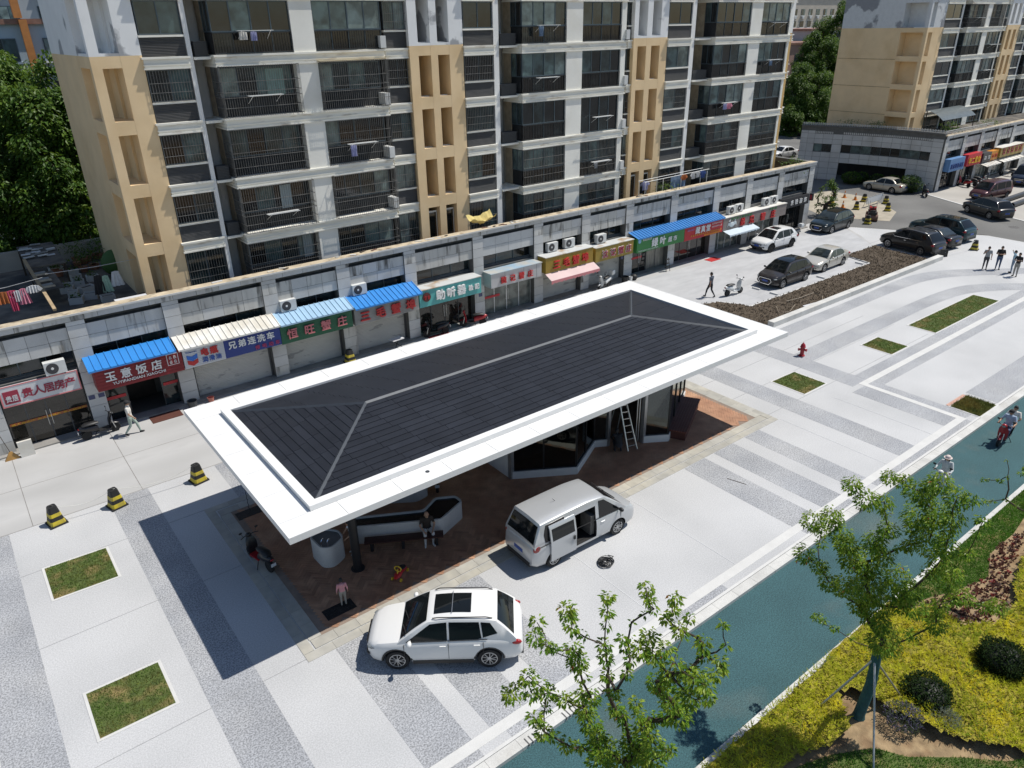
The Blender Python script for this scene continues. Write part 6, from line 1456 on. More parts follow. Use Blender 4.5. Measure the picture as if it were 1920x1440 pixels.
# ================================================================ PEOPLE
skinm = mat('skin', (.40, .235, .155), rough=.6, noise=.05); hairm = mat('hair_black', (.012, .010, .009), rough=.6, noise=.2); shoem = mat('shoe_dark', (.02, .02, .022), rough=.6); shoew = mat('shoe_white', (.6, .6, .58), rough=.6)
def cloth(n, c): return mat('cloth_' + n, c, rough=.85, noise=.10, scale=9, bump=.2, bscale=25)
STAND = dict(pel=(0, 0, .95), che=(0, 0, 1.25), nek=(-.01, 0, 1.47), hed=(.03, 0, 1.60), hip=.09, kneL=(.03, .10, .51), kneR=(.03, -.10, .51), ankL=(0, .11, .08), ankR=(0, -.11, .08), toeL=(.17, .14, .035), toeR=(.17, -.14, .035),
             shL=(-.01, .19, 1.41), shR=(-.01, -.19, 1.41), elL=(-.03, .26, 1.13), elR=(-.03, -.26, 1.13), wrL=(.05, .27, .90), wrR=(.05, -.27, .90))
def P_(**k): d = dict(STAND); d.update(k); return d
WALK = P_(kneL=(.20, .09, .52), ankL=(.28, .10, .09), toeL=(.45, .12, .05), kneR=(-.04, -.09, .50), ankR=(-.32, -.10, .13), toeR=(-.18, -.12, .035), elL=(-.12, .25, 1.15), wrL=(-.10, .25, .92), elR=(.04, -.25, 1.14), wrR=(.20, -.24, .97))
FACE = P_(elR=(.10, -.27, 1.15), wrR=(.20, -.10, 1.42)); PHONE = P_(elL=(.03, .27, 1.14), wrL=(.24, .08, 1.17), elR=(.03, -.27, 1.14), wrR=(.24, -.08, 1.17), hed=(.07, 0, 1.59))
POINT = P_(elL=(.12, .36, 1.56), wrL=(.22, .48, 1.76), elR=(.02, -.26, 1.14)); CROSS = P_(elL=(.06, .28, 1.16), wrL=(.22, -.08, 1.2), elR=(.06, -.28, 1.16), wrR=(.24, .08, 1.22))
SIT = P_(pel=(0, 0, .52), che=(.03, 0, .82), nek=(.08, 0, 1.04), hed=(.14, 0, 1.16), kneL=(.42, .15, .50), kneR=(.42, -.15, .50), ankL=(.44, .13, .08), ankR=(.42, -.16, .08), toeL=(.60, .16, .035), toeR=(.58, -.20, .035), shL=(.05, .19, .98), shR=(.05, -.19, .98), elL=(.14, .27, .72), elR=(.14, -.27, .72), wrL=(.36, .16, .60), wrR=(.36, -.16, .60))
RIDE = P_(pel=(0, 0, .86), che=(.03, 0, 1.15), nek=(.06, 0, 1.38), hed=(.10, 0, 1.50), kneL=(.40, .17, .78), kneR=(.40, -.17, .78), ankL=(.36, .15, .40), ankR=(.36, -.15, .40), toeL=(.52, .17, .35), toeR=(.52, -.17, .35), shL=(.03, .19, 1.31), shR=(.03, -.19, 1.31), elL=(.18, .30, 1.08), elR=(.18, -.30, 1.08), wrL=(.46, .29, 1.06), wrR=(.46, -.29, 1.06))
CROUCH = P_(pel=(0, 0, .38), che=(.16, 0, .62), nek=(.30, 0, .78), hed=(.40, 0, .86), kneL=(.30, .16, .48), kneR=(.30, -.16, .48), ankL=(.08, .13, .08), ankR=(.08, -.13, .08), toeL=(.25, .15, .035), toeR=(.25, -.15, .035), shL=(.24, .19, .76), shR=(.24, -.19, .76), elL=(.42, .24, .54), elR=(.42, -.24, .54), wrL=(.55, .10, .34), wrR=(.55, -.10, .34))
def person(label, pos, head, J, top, bottom, h=1.70, shoes=None, hair=True, sleeve='short', cap=None, group=None, longhair=False, hood=None, fat=1.0, child=False, kind_extra=None):
    e = thing('person', pos, head, label, 'person', group); s = h / 1.72; V = {k: Vector(v) for k, v in J.items() if k != 'hip'}; mb = MB(); bones = []
    pel, che, nek, hed = V['pel'], V['che'], V['nek'], V['hed']
    def tor(c, rx, ry): return [(c.x + rx * math.cos(a), c.y + ry * math.sin(a), c.z) for a in [2 * PI * i / 16 for i in range(16)]]
    up = (nek - pel)
    rings = [tor(pel - up.normalized() * .10, .09, .12), tor(pel, .115 * fat, .165 * fat), tor(pel.lerp(che, .5), .11 * fat, .15 * fat), tor(che, .125 * fat, .175 * fat), tor(che.lerp(nek, .45), .115 * fat, .185), tor(che.lerp(nek, .75), .085, .135), tor(nek, .055, .058)]
    mb.loft(rings); bones.append((pel + up.normalized() * .05, nek - up.normalized() * .05, .16, 1)); bones.append((pel - up.normalized() * .12, pel - up.normalized() * .02, .17, 2))
    hr = .112 * (1.12 if child else 1); mb.tube([nek - Vector((0, 0, .06)), nek.lerp(hed, .6)], [.055, .052], 10); bones.append((nek + (hed - nek) * .35, hed, .07, 0))
    mb.ball(hed + Vector((0, 0, .02)), (hr * .88, hr * .74, hr * 1.08), 14, 10); bones.append((hed, hed + Vector((0, 0, .05)), .1, 0))
    mb.ball(hed + Vector((.025, 0, -.05)), (hr * .66, hr * .56, hr * .62), 10, 8)
    for sd in ('L', 'R'):
        k = 1 if sd == 'L' else -1; hip = pel + Vector((0, k * J['hip'], -.03)); kn, an, to = V['kne' + sd], V['ank' + sd], V['toe' + sd]
        mb.tube([hip, hip.lerp(kn, .3), hip.lerp(kn, .7), kn, kn.lerp(an, .3), kn.lerp(an, .75), an], [.098, .095, .074, .062, .062, .046, .042], 10)
        bones += [(hip, kn, .08, 2), (kn, an + (kn - an).normalized() * .05, .06, 2)]
        heel = an + (an - to).normalized() * .05; heel.z = an.z - .045; mb.tube([heel, an.lerp(to, .4) - Vector((0, 0, .02)), to], [.038, .042, .030], 8); bones.append((an - Vector((0, 0, .02)), to, .05, 3))
        sh, el, wr = V['sh' + sd], V['el' + sd], V['wr' + sd]; mb.tube([che.lerp(nek, .6).lerp(sh, .4), sh, sh.lerp(el, .5), el, el.lerp(wr, .35), wr], [.075, .066, .052, .043, .041, .029], 10)
        cut = .62 if sleeve == 'short' else 1
        bones.append((sh, sh.lerp(el, cut), .06, 1)); bones.append((sh.lerp(el, cut + .1) if sleeve == 'short' else el, wr, .045, 0 if sleeve == 'short' else 1))
        d = (wr - el).normalized(); mb.ball(wr + d * .05, (.035, .035, .035), 8, 6); bones.append((wr + d * .03, wr + d * .12, .035, 0))
    raw = mb.mesh('b', skinm); o = bpy.data.objects.new('t', raw); COL.objects.link(o); md = o.modifiers.new('r', 'REMESH'); md.mode = 'VOXEL'; md.voxel_size = .017; sm = o.modifiers.new('s', 'SMOOTH'); sm.factor = .5; sm.iterations = 3
    me = evalmesh(o); bpy.data.objects.remove(o)
    me.materials.clear()
    for m in (skinm, top, bottom, shoes or shoem): me.materials.append(m)
    idx = []
    for p in me.polygons:
        c = p.center; bd = 9; bi = 0
        for a, b, r, ri in bones:
            ab = b - a; t = max(0, min(1, (c - a).dot(ab) / max(ab.length_squared, 1e-6))); dd = (c - a - ab * t).length / r
            if dd < bd: bd = dd; bi = ri
        idx.append(bi)
    me.polygons.foreach_set('material_index', idx); me.polygons.foreach_set('use_smooth', [True] * len(me.polygons))
    # fingers, nose, ears, eyes joined into the same body mesh
    fb = MB()
    for sd in ('L', 'R'):
        k = 1 if sd == 'L' else -1; wr = V['wr' + sd]; d = (wr - V['el' + sd]).normalized(); sdv = d.orthogonal().normalized(); up_ = d.cross(sdv)
        for i in range(4):
            o_ = sdv * ((i - 1.5) * .017); L = (.062, .072, .068, .052)[i]; a = wr + d * .07 + o_; fb.tube([a, a + d * L * .6 + up_ * .006, a + d * L + up_ * .022], [.0095, .009, .007], 5)
        a = wr + d * .04 + sdv * .026; fb.tube([a, a + d * .03 + sdv * .022, a + d * .055 + sdv * .024], [.011, .010, .008], 5)
    fb.ball(hed + Vector((hr * .92, 0, -.01)), (.022, .014, .022), 6, 5)
    for k in (-1, 1): fb.ball(hed + Vector((-.005, k * hr * .76, 0)), (.02, .012, .03), 6, 5)
    fm = fb.mesh('f', skinm); bm = bmesh.new(); bm.from_mesh(me); bm.from_mesh(fm); bm.to_mesh(me); bm.free(); me.transform(Matrix.Scale(s, 4)); obj('body', me, e)
    if hair:
        hb = MB(); R_ = hr * 1.05; c = hed + Vector((-.012, 0, .03)); n = 14; rs = []
        for i in range(6):
            t = PI / 2 * i / 5.2; z = math.sin(t) * hr * 1.12; w = math.cos(t)
            rs.append([(c.x + w * R_ * .90 * math.cos(a) - (.0 if i else .0), c.y + w * R_ * .80 * math.sin(a), c.z + z - (.055 * (1 - math.cos(a)) * .5 * (1 - i / 5) if math.cos(a) < .5 else -.012 * (1 - i / 5))) for a in [2 * PI * j / n for j in range(n)]])
        if longhair: rs = [[(x - .01, y, z - .13 if x < c.x + .03 else z) for x, y, z in rs[0]]] + rs
        hb.loft(rs); hm = hb.mesh('hair', hairm, 60); hm.transform(Matrix.Scale(s, 4)); obj('hair', hm, e)
    if cap:
        cb = MB(); c = hed + Vector((0, 0, .055)); cb.lathe([(hr * 1.02, 0), (hr * .98, .05), (hr * .7, .085), (.02, .10)], 14, Matrix.Translation(c)); cb.lathe([(hr * (1.45 if cap[1] == 'wide' else 1.0), -.012), (hr * (1.45 if cap[1] == 'wide' else 1.0), .0)], 14, Matrix.Translation(c + Vector((.0 if cap[1] == 'wide' else .07, 0, 0)))); cme = cb.mesh('cap', cap[0], 50); cme.transform(Matrix.Scale(s, 4)); obj('cap', cme, e)
    if hood:
        cb = MB(); cb.ball(nek + Vector((-.10, 0, -.03)), (.09, .14, .10), 12, 8); cme = cb.mesh('hood', hood, 50); cme.transform(Matrix.Scale(s, 4)); obj('hood', cme, e)
    for k in (-1, 1):
        eb = MB().ball(hed + Vector((hr * .80, k * .036, .012)), (.009, .011, .008), 6, 4).mesh('eye', hairm); eb.transform(Matrix.Scale(s, 4)); obj('eye', eb, e)
    return e
white_t = cloth('white', (.62, .60, .56)); black_t = cloth('black', (.018, .018, .020)); grey_t = cloth('grey', (.30, .31, .32)); jeans = cloth('jeans', (.075, .11, .19)); slate = cloth('slate', (.07, .085, .115)); dpant = cloth('dark_trousers', (.022, .023, .028)); lblu = cloth('light_blue', (.33, .50, .60)); khaki = cloth('khaki_grey', (.30, .29, .26)); pinkc = cloth('pink', (.55, .27, .30)); sage = cloth('sage', (.33, .40, .35)); brownc = cloth('brown', (.035, .026, .020)); whitep = cloth('white_trousers', (.58, .57, .55)); navy = cloth('navy', (.02, .028, .05))
person('man in cream shirt, pale green trousers and cap walking past the restaurant', (4.25, 34.45, .004), RAD(-20), WALK, white_t, sage, 1.7, cap=(black_t, 'cap'))
person('man in slate shirt and dark trousers walking across the parking area', (39.55, 29.45, .008), RAD(95), WALK, slate, dpant, 1.72)
person('man in grey shirt with a hand at his face beside the long grass strip', (59.7, 20.35, .0), RAD(200), FACE, grey_t, cloth('charcoal', (.055, .055, .06)), 1.72, group='people standing on the plaza')
person('man in black shirt and jeans looking at a phone', (60.4, 19.75, .0), RAD(205), PHONE, black_t, jeans, 1.76, group='people standing on the plaza', fat=1.12)
person('person in light blue jacket pointing with a raised arm', (60.2, 18.75, .0), RAD(110), POINT, lblu, cloth('pale_jeans', (.20, .27, .36)), 1.66, group='people standing on the plaza', sleeve='long')
person('man in black shirt and grey trousers with arms folded', (59.55, 18.25, .0), RAD(170), CROSS, black_t, khaki, 1.72, group='people standing on the plaza')
person('bald man in dark shirt and white trousers sitting on the planter bench', (10.72, 19.22, .0), RAD(-110), SIT, brownc, whitep, 1.68, hair=False, shoes=shoew)
person('boy in white shirt and navy shorts leaning on the wash basin', (8.22, 20.12, .03), RAD(170), P_(elL=(.14, .28, 1.16), wrL=(.30, .22, 1.02), elR=(.14, -.26, 1.16), wrR=(.30, -.20, 1.02), hed=(.09, 0, 1.59)), cloth('white_tee', (.66, .69, .74)), navy, 1.42, shoes=shoew)
person('small child in pink hooded top standing on the gravel pit', (6.75, 17.92, .04), RAD(75), P_(), pinkc, khaki, 1.08, sleeve='long', hood=pinkc, child=True)
person('worker in dark clothes crouching at the kiosk doorway', (20.35, 19.05, .03), RAD(60), CROUCH, black_t, dpant, 1.7, sleeve='long')

# ================================================================ SCOOTERS
def scooter(label, pos, head, c1, c2=None, group='scooters parked at the shops', box_=None, style='moped', cat='scooter', tilt=0.0):
    c2 = c2 or trim; e = thing('scooter', pos, head, label, cat, group); e.rotation_euler = (tilt, 0, head)
    R = .23; Rx = Matrix.Rotation(PI / 2, 4, 'X')
    for x in (.62, -.60):
        w = MB().lathe([(R * .6, -.045), (R * .92, -.055), (R, -.02), (R, .02), (R * .92, .055), (R * .6, .045)], 18, Rx).build('wheel', rubber, e, smooth=40, loc=(x, 0, R)); MB().lathe([(R * .62, -.03), (R * .62, .03)], 14, Rx).build('rim', rimm, w)
    # body shells
    def sh(nm, rings, m): MB().loft([[(x + dx, y * w, z) for (y, z, dx) in sec] for x, w, sec in rings]).build(nm, m, e, smooth=45)
    def ell(x, cy, cz, ry, rz, n=12): return [(x, ry * math.cos(2 * PI * i / n), cz + rz * math.sin(2 * PI * i / n)) for i in range(n)]
    MB().loft([ell(-.86, 0, .66, .05, .05), ell(-.78, 0, .62, .12, .12), ell(-.5, 0, .56, .17, .16), ell(-.2, 0, .50, .16, .18), ell(-.06, 0, .42, .13, .14)]).build('tail_body', c1, e, smooth=50)
    MB().loft([ell(-.72, 0, .74, .10, .04), ell(-.55, 0, .78, .16, .065), ell(-.2, 0, .76, .15, .07), ell(-.02, 0, .74, .10, .05)]).build('seat', trim, e, smooth=50)
    MB().prism([(-.12, -.14), (.38, -.17), (.46, -.12), (.46, .12), (.38, .17), (-.12, .14)], .28, .33).build('floorboard', c2, e)
    fs = []
    for z, x, w in ((.30, .44, .15), (.50, .42, .20), (.72, .44, .20), (.88, .50, .15), (.98, .54, .09)): fs.append([(x + .05 - .0, -w * .3, z), (x + .09, 0, z), (x + .05, w * .3, z), (x, w, z), (x - .035, w * .6, z), (x - .02, 0, z), (x - .035, -w * .6, z), (x, -w, z)])
    MB().loft(fs).build('front_shield', c1, e, smooth=50)
    mb = MB(); mb.loft([ell(.42, 0, .48, .05, .02, 8), ell(.62, 0, .50, .075, .03, 8), ell(.82, 0, .42, .05, .02, 8)]); mb.build('front_fender', c1, e, smooth=50)
    for s in (-1, 1): MB().tube([(.52, s * .075, .62), (.62, s * .075, R)], .022, 6).build('fork', alu, e)
    MB().tube([(.44, .33, 1.02), (.50, .16, 1.03), (.52, 0, .99), (.50, -.16, 1.03), (.44, -.33, 1.02)], .016, 6).build('handlebar', trim, e)
    MB().ball((.55, 0, 1.0), (.09, .11, .09), 12, 8).build('headlight_housing', c1, e, smooth=60); MB().ball((.605, 0, .99), (.05, .07, .055), 10, 6).build('headlight', lampw, e, smooth=60)
    for s in (-1, 1): mb = MB(); mb.tube([(.47, s * .22, 1.03), (.47, s * .28, 1.20)], .008, 5); mb.ball((.47, s * .30, 1.23), (.02, .065, .045), 8, 6); mb.build('mirror', trim, e)
    MB().ball((-.87, 0, .64), (.03, .08, .035), 8, 5).build('taillight', lampr, e); box(-.93, -.91, -.09, .09, .40, .52).build('number_plate', white_b, e)
    mb = MB(); mb.loft([ell(-.50, 0, .46, .05, .02, 8), ell(-.70, 0, .47, .06, .025, 8), ell(-.88, 0, .38, .05, .02, 8)]); mb.build('rear_fender', trim, e, smooth=50)
    MB().bar((-.1, .12, .28), (-.18, .26, .0), .025).build('stand', trim, e)
    if box_: MB().loft([[(-.95 + a * .17 * k - .0, b * .19 * k, z) for a, b in ((-1, -1), (1, -1), (1, 1), (-1, 1))] for z, k in ((.80, .85), (.86, 1), (1.05, 1), (1.12, .8))]).build('top_box', box_, e, smooth=30)
    return e
sred = pm('scooter_red', (.36, .02, .025), rough=.25); swhite = pm('scooter_white', (.66, .67, .66), rough=.3); sblack = pm('scooter_black', (.014, .014, .017), rough=.3); sgrey = pm('scooter_grey', (.12, .13, .14), rough=.3); syel = pm('scooter_yellow', (.55, .42, .02), rough=.3)
scooter('black scooter with white mirror parked beside the restaurant pilaster', (3.05, 35.3, .0), RAD(4), sblack, box_=None, tilt=.08)
scooter('dark scooter with red tail parked at the brick floor edge under the canopy', (5.42, 21.65, .015), RAD(100), sblack, sred, None)
scooter('white retro scooter standing alone in the parking area', (41.15, 28.72, .008), RAD(-7), swhite, swhite, None)
scooter('white and black scooter in front of the shutter by the golden outlined sign', (35.4, 35.35, .0), RAD(195), swhite, sblack, box_=swhite)
scooter('dark scooter with pale top box behind the white crossover', (56.95, 34.55, .01), RAD(175), sgrey, box_=swhite)
scooter('red and black scooter parked inside the hearing aid shop bay', (24.2, 35.45, .0), RAD(150), sred, sblack)
scooter('dark scooter lying in shade of the hearing aid shop doors', (21.6, 35.62, .0), RAD(170), sblack, None)
scooter('yellow and chrome scooter beside the rear terrazzo planter', (12.9, 22.0, .03), RAD(60), syel, sgrey, None)
for x, y, a, c, l in ((89.6, 34.8, 80, sred, 'dark red scooter leaning at the sky blue sign shop'), (90.6, 34.6, 85, sblack, 'black scooter next to the dark red one at the far shops'), (93.9, 34.3, 10, sgrey, 'grey scooter under the pale awnings of the far block'), (92.0, 34.9, 95, sblack, 'black scooter in front of the red sign on the far block'), (81.7, 35.2, 40, sblack, 'black scooter at the bush by the far podium corner'), (99.5, 34.2, 100, sgrey, 'grey scooter in front of the mustard sign')): scooter(l, (x, y, .002), RAD(a), c)
scooter('red scooter ridden along the bike lane by two people', (34.25, 9.1, -.11), RAD(183), sred, sblack, None)
person('rider in pale blue shirt and dark cap steering the red scooter', (34.3, 9.1, -.13), RAD(183), RIDE, cloth('sky_shirt', (.34, .42, .55)), jeans, 1.7, cap=(black_t, 'cap'))
person('passenger in white shirt sitting behind the red scooter rider', (34.78, 9.12, -.10), RAD(183), P_(**{**RIDE, 'wrL': (.25, .2, 1.0), 'wrR': (.25, -.2, 1.0)}), white_t, dpant, 1.7)
scooter('white scooter on the bike lane ridden by a person in a sun hat', (28.45, 9.15, -.11), RAD(186), swhite, swhite, None)
person('rider in white and grey clothes with a wide sun hat on the white scooter', (28.5, 9.15, -.13), RAD(186), RIDE, cloth('pale_grey', (.47, .50, .51)), cloth('white_skirt', (.6, .6, .6)), 1.62, cap=(cloth('hat_pink', (.62, .53, .50)), 'wide'), sleeve='long', longhair=True)

# ================================================================ STREET THINGS
yel = pm('stripe_yellow', (.56, .44, .03), rough=.6, col2=(.40, .32, .05), scale2=4); blk = pm('stripe_black', (.016, .016, .016), rough=.6)
def barrel(label, x, y, z=0.0, rz=0.0, fallen=False, grp='striped anti-collision barrels'):
    e = thing('barrier_barrel', (x, y, z), rz, label, 'barrier', grp); H = .78
    def sq(h): w = .27 - .125 * h / H; return w
    def seg(z0, z1, m, nm, g=0.0):
        a = sq(z0) + g; b = sq(z1) + g; c = .05; r = lambda w, z: [(w - c, -w, z), (w, -w + c, z), (w, w - c, z), (w - c, w, z), (-w + c, w, z), (-w, w - c, z), (-w, -w + c, z), (-w + c, -w, z)]
        MB().loft([r(a, z0), r(b, z1)]).build(nm, m, e)
    w = .31; MB().prism([(-w, -w), (w, -w), (w, w), (-w, w)], 0, .06).build('base', blk, e)
    seg(.06, .22, yel, 'band', .004); seg(.22, .38, blk, 'body'); seg(.38, .52, yel, 'band', .004); seg(.52, H, blk, 'body')
    mb = MB(); mb.bar((-.07, 0, H + .01), (.07, 0, H + .01), .04, .03); mb.build('handle', blk, e)
    if fallen: e.rotation_euler = (0, RAD(92), rz); e.location.z = .26
for x, y, rz, l in ((.21, 28.95, .2, 'black and yellow striped barrel above the first grass square'), (2.28, 28.72, .25, 'black and yellow striped barrel at the end of the dark paving strip'), (5.37, 28.5, .2, 'black and yellow striped barrel close to the canopy corner'), (15.75, 35.35, 0, 'black and yellow striped barrel at the pilaster below the dark green sign'),
                    (70.45, 39.0, .3, 'striped barrel beside the small dark tree'), (70.98, 36.7, .4, 'striped barrel left of the white barrier board'), (74.8, 38.0, .1, 'striped barrel behind the white barrier board'), (72.6, 34.4, .3, 'striped barrel in front of the white barrier board'), (75.5, 36.1, .2, 'striped barrel at the end of the white barrier board'), (66.35, 33.0, .1, 'striped barrel beside the compaction machine'), (64.58, 23.1, .2, 'striped barrel behind the black sedan and teal SUV')): barrel(l, x, y, 0.0 if x < 66 else -.01, rz)
barrel('striped barrel lying on its side behind the big black SUV', 60.75, 23.75, 0, .9, True)
rp = MB()
def rope(a, b, sag):
    a = Vector(a); b = Vector(b); rp.tube([a.lerp(b, t / 8) - Vector((0, 0, sag * 4 * (t / 8) * (1 - t / 8))) for t in range(9)], .012, 5)
ropem = pm('rope_white', (.62, .62, .58), rough=.8)
for a, b, l in (((.21, 28.95, .8), (2.28, 28.72, .8), 'thin white rope strung between the first two striped barrels'), ((2.28, 28.72, .8), (5.37, 28.5, .8), 'thin white rope strung towards the striped barrel by the canopy'), ((60.8, 23.7, .35), (64.58, 23.1, .8), 'thin white rope from the fallen barrel to the upright barrel')):
    rp = MB(); rope(a, b, .3); tag(rp.build('rope', ropem), l, 'rope')
conem = pm('cone_orange', (.62, .20, .02), rough=.5)
for x, y, l in ((75.16, 41.5, 'orange traffic cone beside the white post'), (75.08, 40.3, 'orange traffic cone between two cones on the patch'), (74.85, 38.98, 'orange traffic cone next to the rear striped barrel'), (70.66, 37.92, 'orange traffic cone by the small dark tree')):
    e = thing('traffic_cone', (x, y, -.007), 0, l, 'cone', 'orange traffic cones'); MB().prism([(-.2, -.2), (.2, -.2), (.2, .2), (-.2, .2)], 0, .04).build('base', conem, e); MB().lathe([(.15, .04), (.10, .35)], 14).build('cone', conem, e); MB().lathe([(.10, .35), (.07, .5)], 14).build('band', white_l, e); MB().lathe([(.07, .5), (.03, .72)], 14).build('tip', conem, e)
tag(MB().lathe([(.12, 0), (.10, .03), (.045, .05), (.045, 1.0), (.02, 1.02)], 12).build('delineator_post', white_l, loc=(74.5, 40.85, -.007)), 'slim white post among the orange cones', 'post')
e = thing('barrier_board', (74.0, 36.55, -.01), RAD(3), 'white barrier board on a metal frame among the striped barrels', 'barrier'); box(-1.7, 1.7, -.02, .02, .35, .95).build('board', pm('barrier_white', (.60, .63, .66)), e)
for s in (-1.6, 1.6): MB().bar((s, -.3, 0), (s, 0, 1.0), .05).build('leg', alu, e); MB().bar((s, .3, 0), (s, 0, 1.0), .05).build('leg', alu, e)
for z in (.34, .96): MB().bar((-1.72, 0, z), (1.72, 0, z), .05).build('frame', alu, e)
e = thing('compaction_machine', (68.1, 33.6, -.01), RAD(30), 'rusty paving machine with handles beside the asphalt', 'machine'); rust = pm('machine_rust', (.16, .085, .06), rough=.7, noise=.3)
MB().lathe([(.32, -.5), (.32, .5)], 18, Matrix.Translation((.55, 0, .32)) @ Matrix.Rotation(PI / 2, 4, 'X')).build('roller', rust, e); MB().lathe([(.30, -.5), (.30, .5)], 18, Matrix.Translation((-.55, 0, .30)) @ Matrix.Rotation(PI / 2, 4, 'X')).build('roller', rust, e)
box(-.75, .75, -.35, .35, .62, .82).build('chassis', trim, e); box(-.15, .55, -.28, .28, .82, 1.15).build('engine', sred, e); box(-.65, -.25, -.22, .22, .82, .95).build('seat', trim, e); MB().tube([(-.1, 0, .9), (-.2, 0, 1.25)], .03, 6).build('steering_column', trim, e); MB().lathe([(.18, 0), (.18, .03)], 14, Matrix.Translation((-.22, 0, 1.25))).build('steering_wheel', trim, e)
for s in (-.3, .3): MB().bar((.5, s, .8), (.45, s, 1.7), .04).build('roll_bar', alu, e)
hyr = pm('hydrant_red', (.32, .012, .022), rough=.35)
e = thing('fire_hydrant', (35.58, 19.93, 0), RAD(30), 'red fire hydrant standing on the pale paving', 'hydrant')
MB().lathe([(.17, 0), (.17, .05), (.11, .06), (.11, .50), (.15, .51), (.15, .56), (.13, .58), (.12, .66), (.06, .74), (.03, .76), (.03, .80)], 18).build('barrel', hyr, e, smooth=40)
for a in (0, PI * .66, -PI * .66): MB().lathe([(.06, 0), (.06, .14), (.075, .14), (.075, .19)], 12, Matrix.Translation((math.cos(a) * .06, math.sin(a) * .06, .40)) @ Matrix.Rotation(a, 4, 'Z') @ Matrix.Rotation(PI / 2, 4, 'Y')).build('outlet', hyr, e)
for x, y, l in ((43.3, 28.42, 'white concrete wheel stop in front of the graphite SUV'), (43.3, 27.0, 'white concrete wheel stop near the bed edge by the graphite SUV'), (48.9, 26.95, 'white concrete wheel stop behind the graphite SUV'), (54.2, 26.98, 'white concrete wheel stop behind the champagne sedan')):
    e = MB().loft([[(-.09, -.3, 0), (.09, -.3, 0), (.06, -.3, .1), (-.06, -.3, .1)], [(-.09, .3, 0), (.09, .3, 0), (.06, .3, .1), (-.06, .3, .1)]]).build('wheel_stop', stone_w, loc=(x, y, .008)); tag(e, l, 'wheel stop', 'concrete wheel stops')
# coil of black cable
mb = MB(); pts = []; rgc = random.Random(1)
for i in range(260):
    a = i * .33; r = .19 + .10 * math.sin(i * .071) + .02 * math.sin(i * .9); pts.append((r * math.cos(a) + .04 * math.sin(i * .11), r * .9 * math.sin(a) + .04 * math.cos(i * .08), .02 + .05 * abs(math.sin(i * .05))))
pts += [(.45 - .1 * k, .05 + .12 * k + (.05 if k % 2 else 0), .014) for k in range(2)]
mb.tube(pts, .013, 5); tag(mb.build('cable_coil', pm('cable_black', (.012, .012, .013)), loc=(14.79, 14.18, .0)), 'coil of black cable lying on the paving beside the silver van', 'cable')
# ride-on toy car
e = thing('toy_car', (8.9, 18.05, .03), RAD(215), 'red and yellow ride-on toy car on the brick floor', 'toy'); tr_ = pm('toy_red', (.50, .02, .025)); ty_ = pm('toy_yellow', (.62, .42, .03))
MB().loft([[(x, w * math.cos(2 * PI * i / 10), z + hh * math.sin(2 * PI * i / 10)) for i in range(10)] for x, w, z, hh in ((-.36, .05, .17, .03), (-.25, .15, .16, .06), (0, .10, .15, .06), (.2, .13, .17, .08), (.36, .06, .16, .04))]).build('body', tr_, e, smooth=60)
MB().ball((-.2, 0, .215), (.14, .12, .035), 10, 6).build('seat', trim, e); MB().tube([(.2, 0, .2), (.14, 0, .38)], .025, 6).build('steering_column', ty_, e)
mb = MB(); mb.tube([(.13 + .0 * math.cos(a), .12 * math.cos(a), .39 + .10 * math.sin(a)) for a in [2 * PI * k / 14 for k in range(15)]], .022, 6); mb.build('steering_wheel', ty_, e)
for x, y in ((.28, .16), (.28, -.16), (-.28, .15), (-.28, -.15)): MB().lathe([(.06, -.025), (.06, .025)], 10, Matrix.Translation((x, y, .06)) @ Matrix.Rotation(PI / 2, 4, 'X')).build('wheel', ty_, e)
# shop clutter
def bucket(l, x, y, c, r=.16, h=.3): tag(MB().lathe([(r * .75, 0), (r, h), (r * 1.06, h), (r * .95, h - .02), (r * .7, .03)], 14).build('bucket', c, loc=(x, y, .0)), l, 'bucket')
bucket('pink plastic bucket by the roller shutter corner', 8.1, 35.4, pm('bucket_pink', (.46, .16, .12))); bucket('grey tub beside the pink bucket', 7.2, 35.35, pm('bucket_grey', (.05, .055, .06)), .24, .42); bucket('dark bin at the supermarket pilaster', 37.4, 35.3, blk, .26, .5); bucket('white pail next to the dark bin', 38.0, 35.3, white_l, .13, .36)
tag(MB().ball((0, 0, .2), (.26, .24, .22), 12, 8).build('rubbish_bag', blk, loc=(38.45, 35.4, 0), smooth=60), 'black rubbish bag beside the white pail', 'bag')
for x0, x1, y0, y1, c, l in ((5.2, 6.6, 34.9, 35.7, (.09, .03, .02), 'dark red mat at the restaurant door'), (21.0, 22.4, 34.9, 35.7, (.16, .02, .025), 'maroon mat in front of the hearing aid shop'), (46.2, 47.4, 34.55, 35.3, (.42, .02, .02), 'bright red mat in front of the red sign shop')):
    tag(box(x0, x1, y0, y1, .0, .022).build('door_mat', cloth('mat_%d' % int(x0), c)), l, 'mat')
e = thing('folding_table', (18.8, 35.45, 0), .1, 'small white topped folding table by the roller shutter', 'table'); box(-.38, .38, -.25, .25, .56, .6).build('tabletop', white_b, e)
for a in (-.3, .3):
    MB().bar((a, -.2, 0), (-a, .2, .56), .03).build('leg', blk, e)
e = thing('electric_fan_stand', (41.8, 35.2, 0), 0, 'black metal rack in front of the supermarket', 'rack')
for s in (-.2, .2): MB().bar((s, -.1, 0), (s * .8, .1, 1.0), .03).build('post', blk, e)
for z in (.3, .6, .9): box(-.19, .19, -.05, .12, z, z + .03).build('shelf', blk, e)
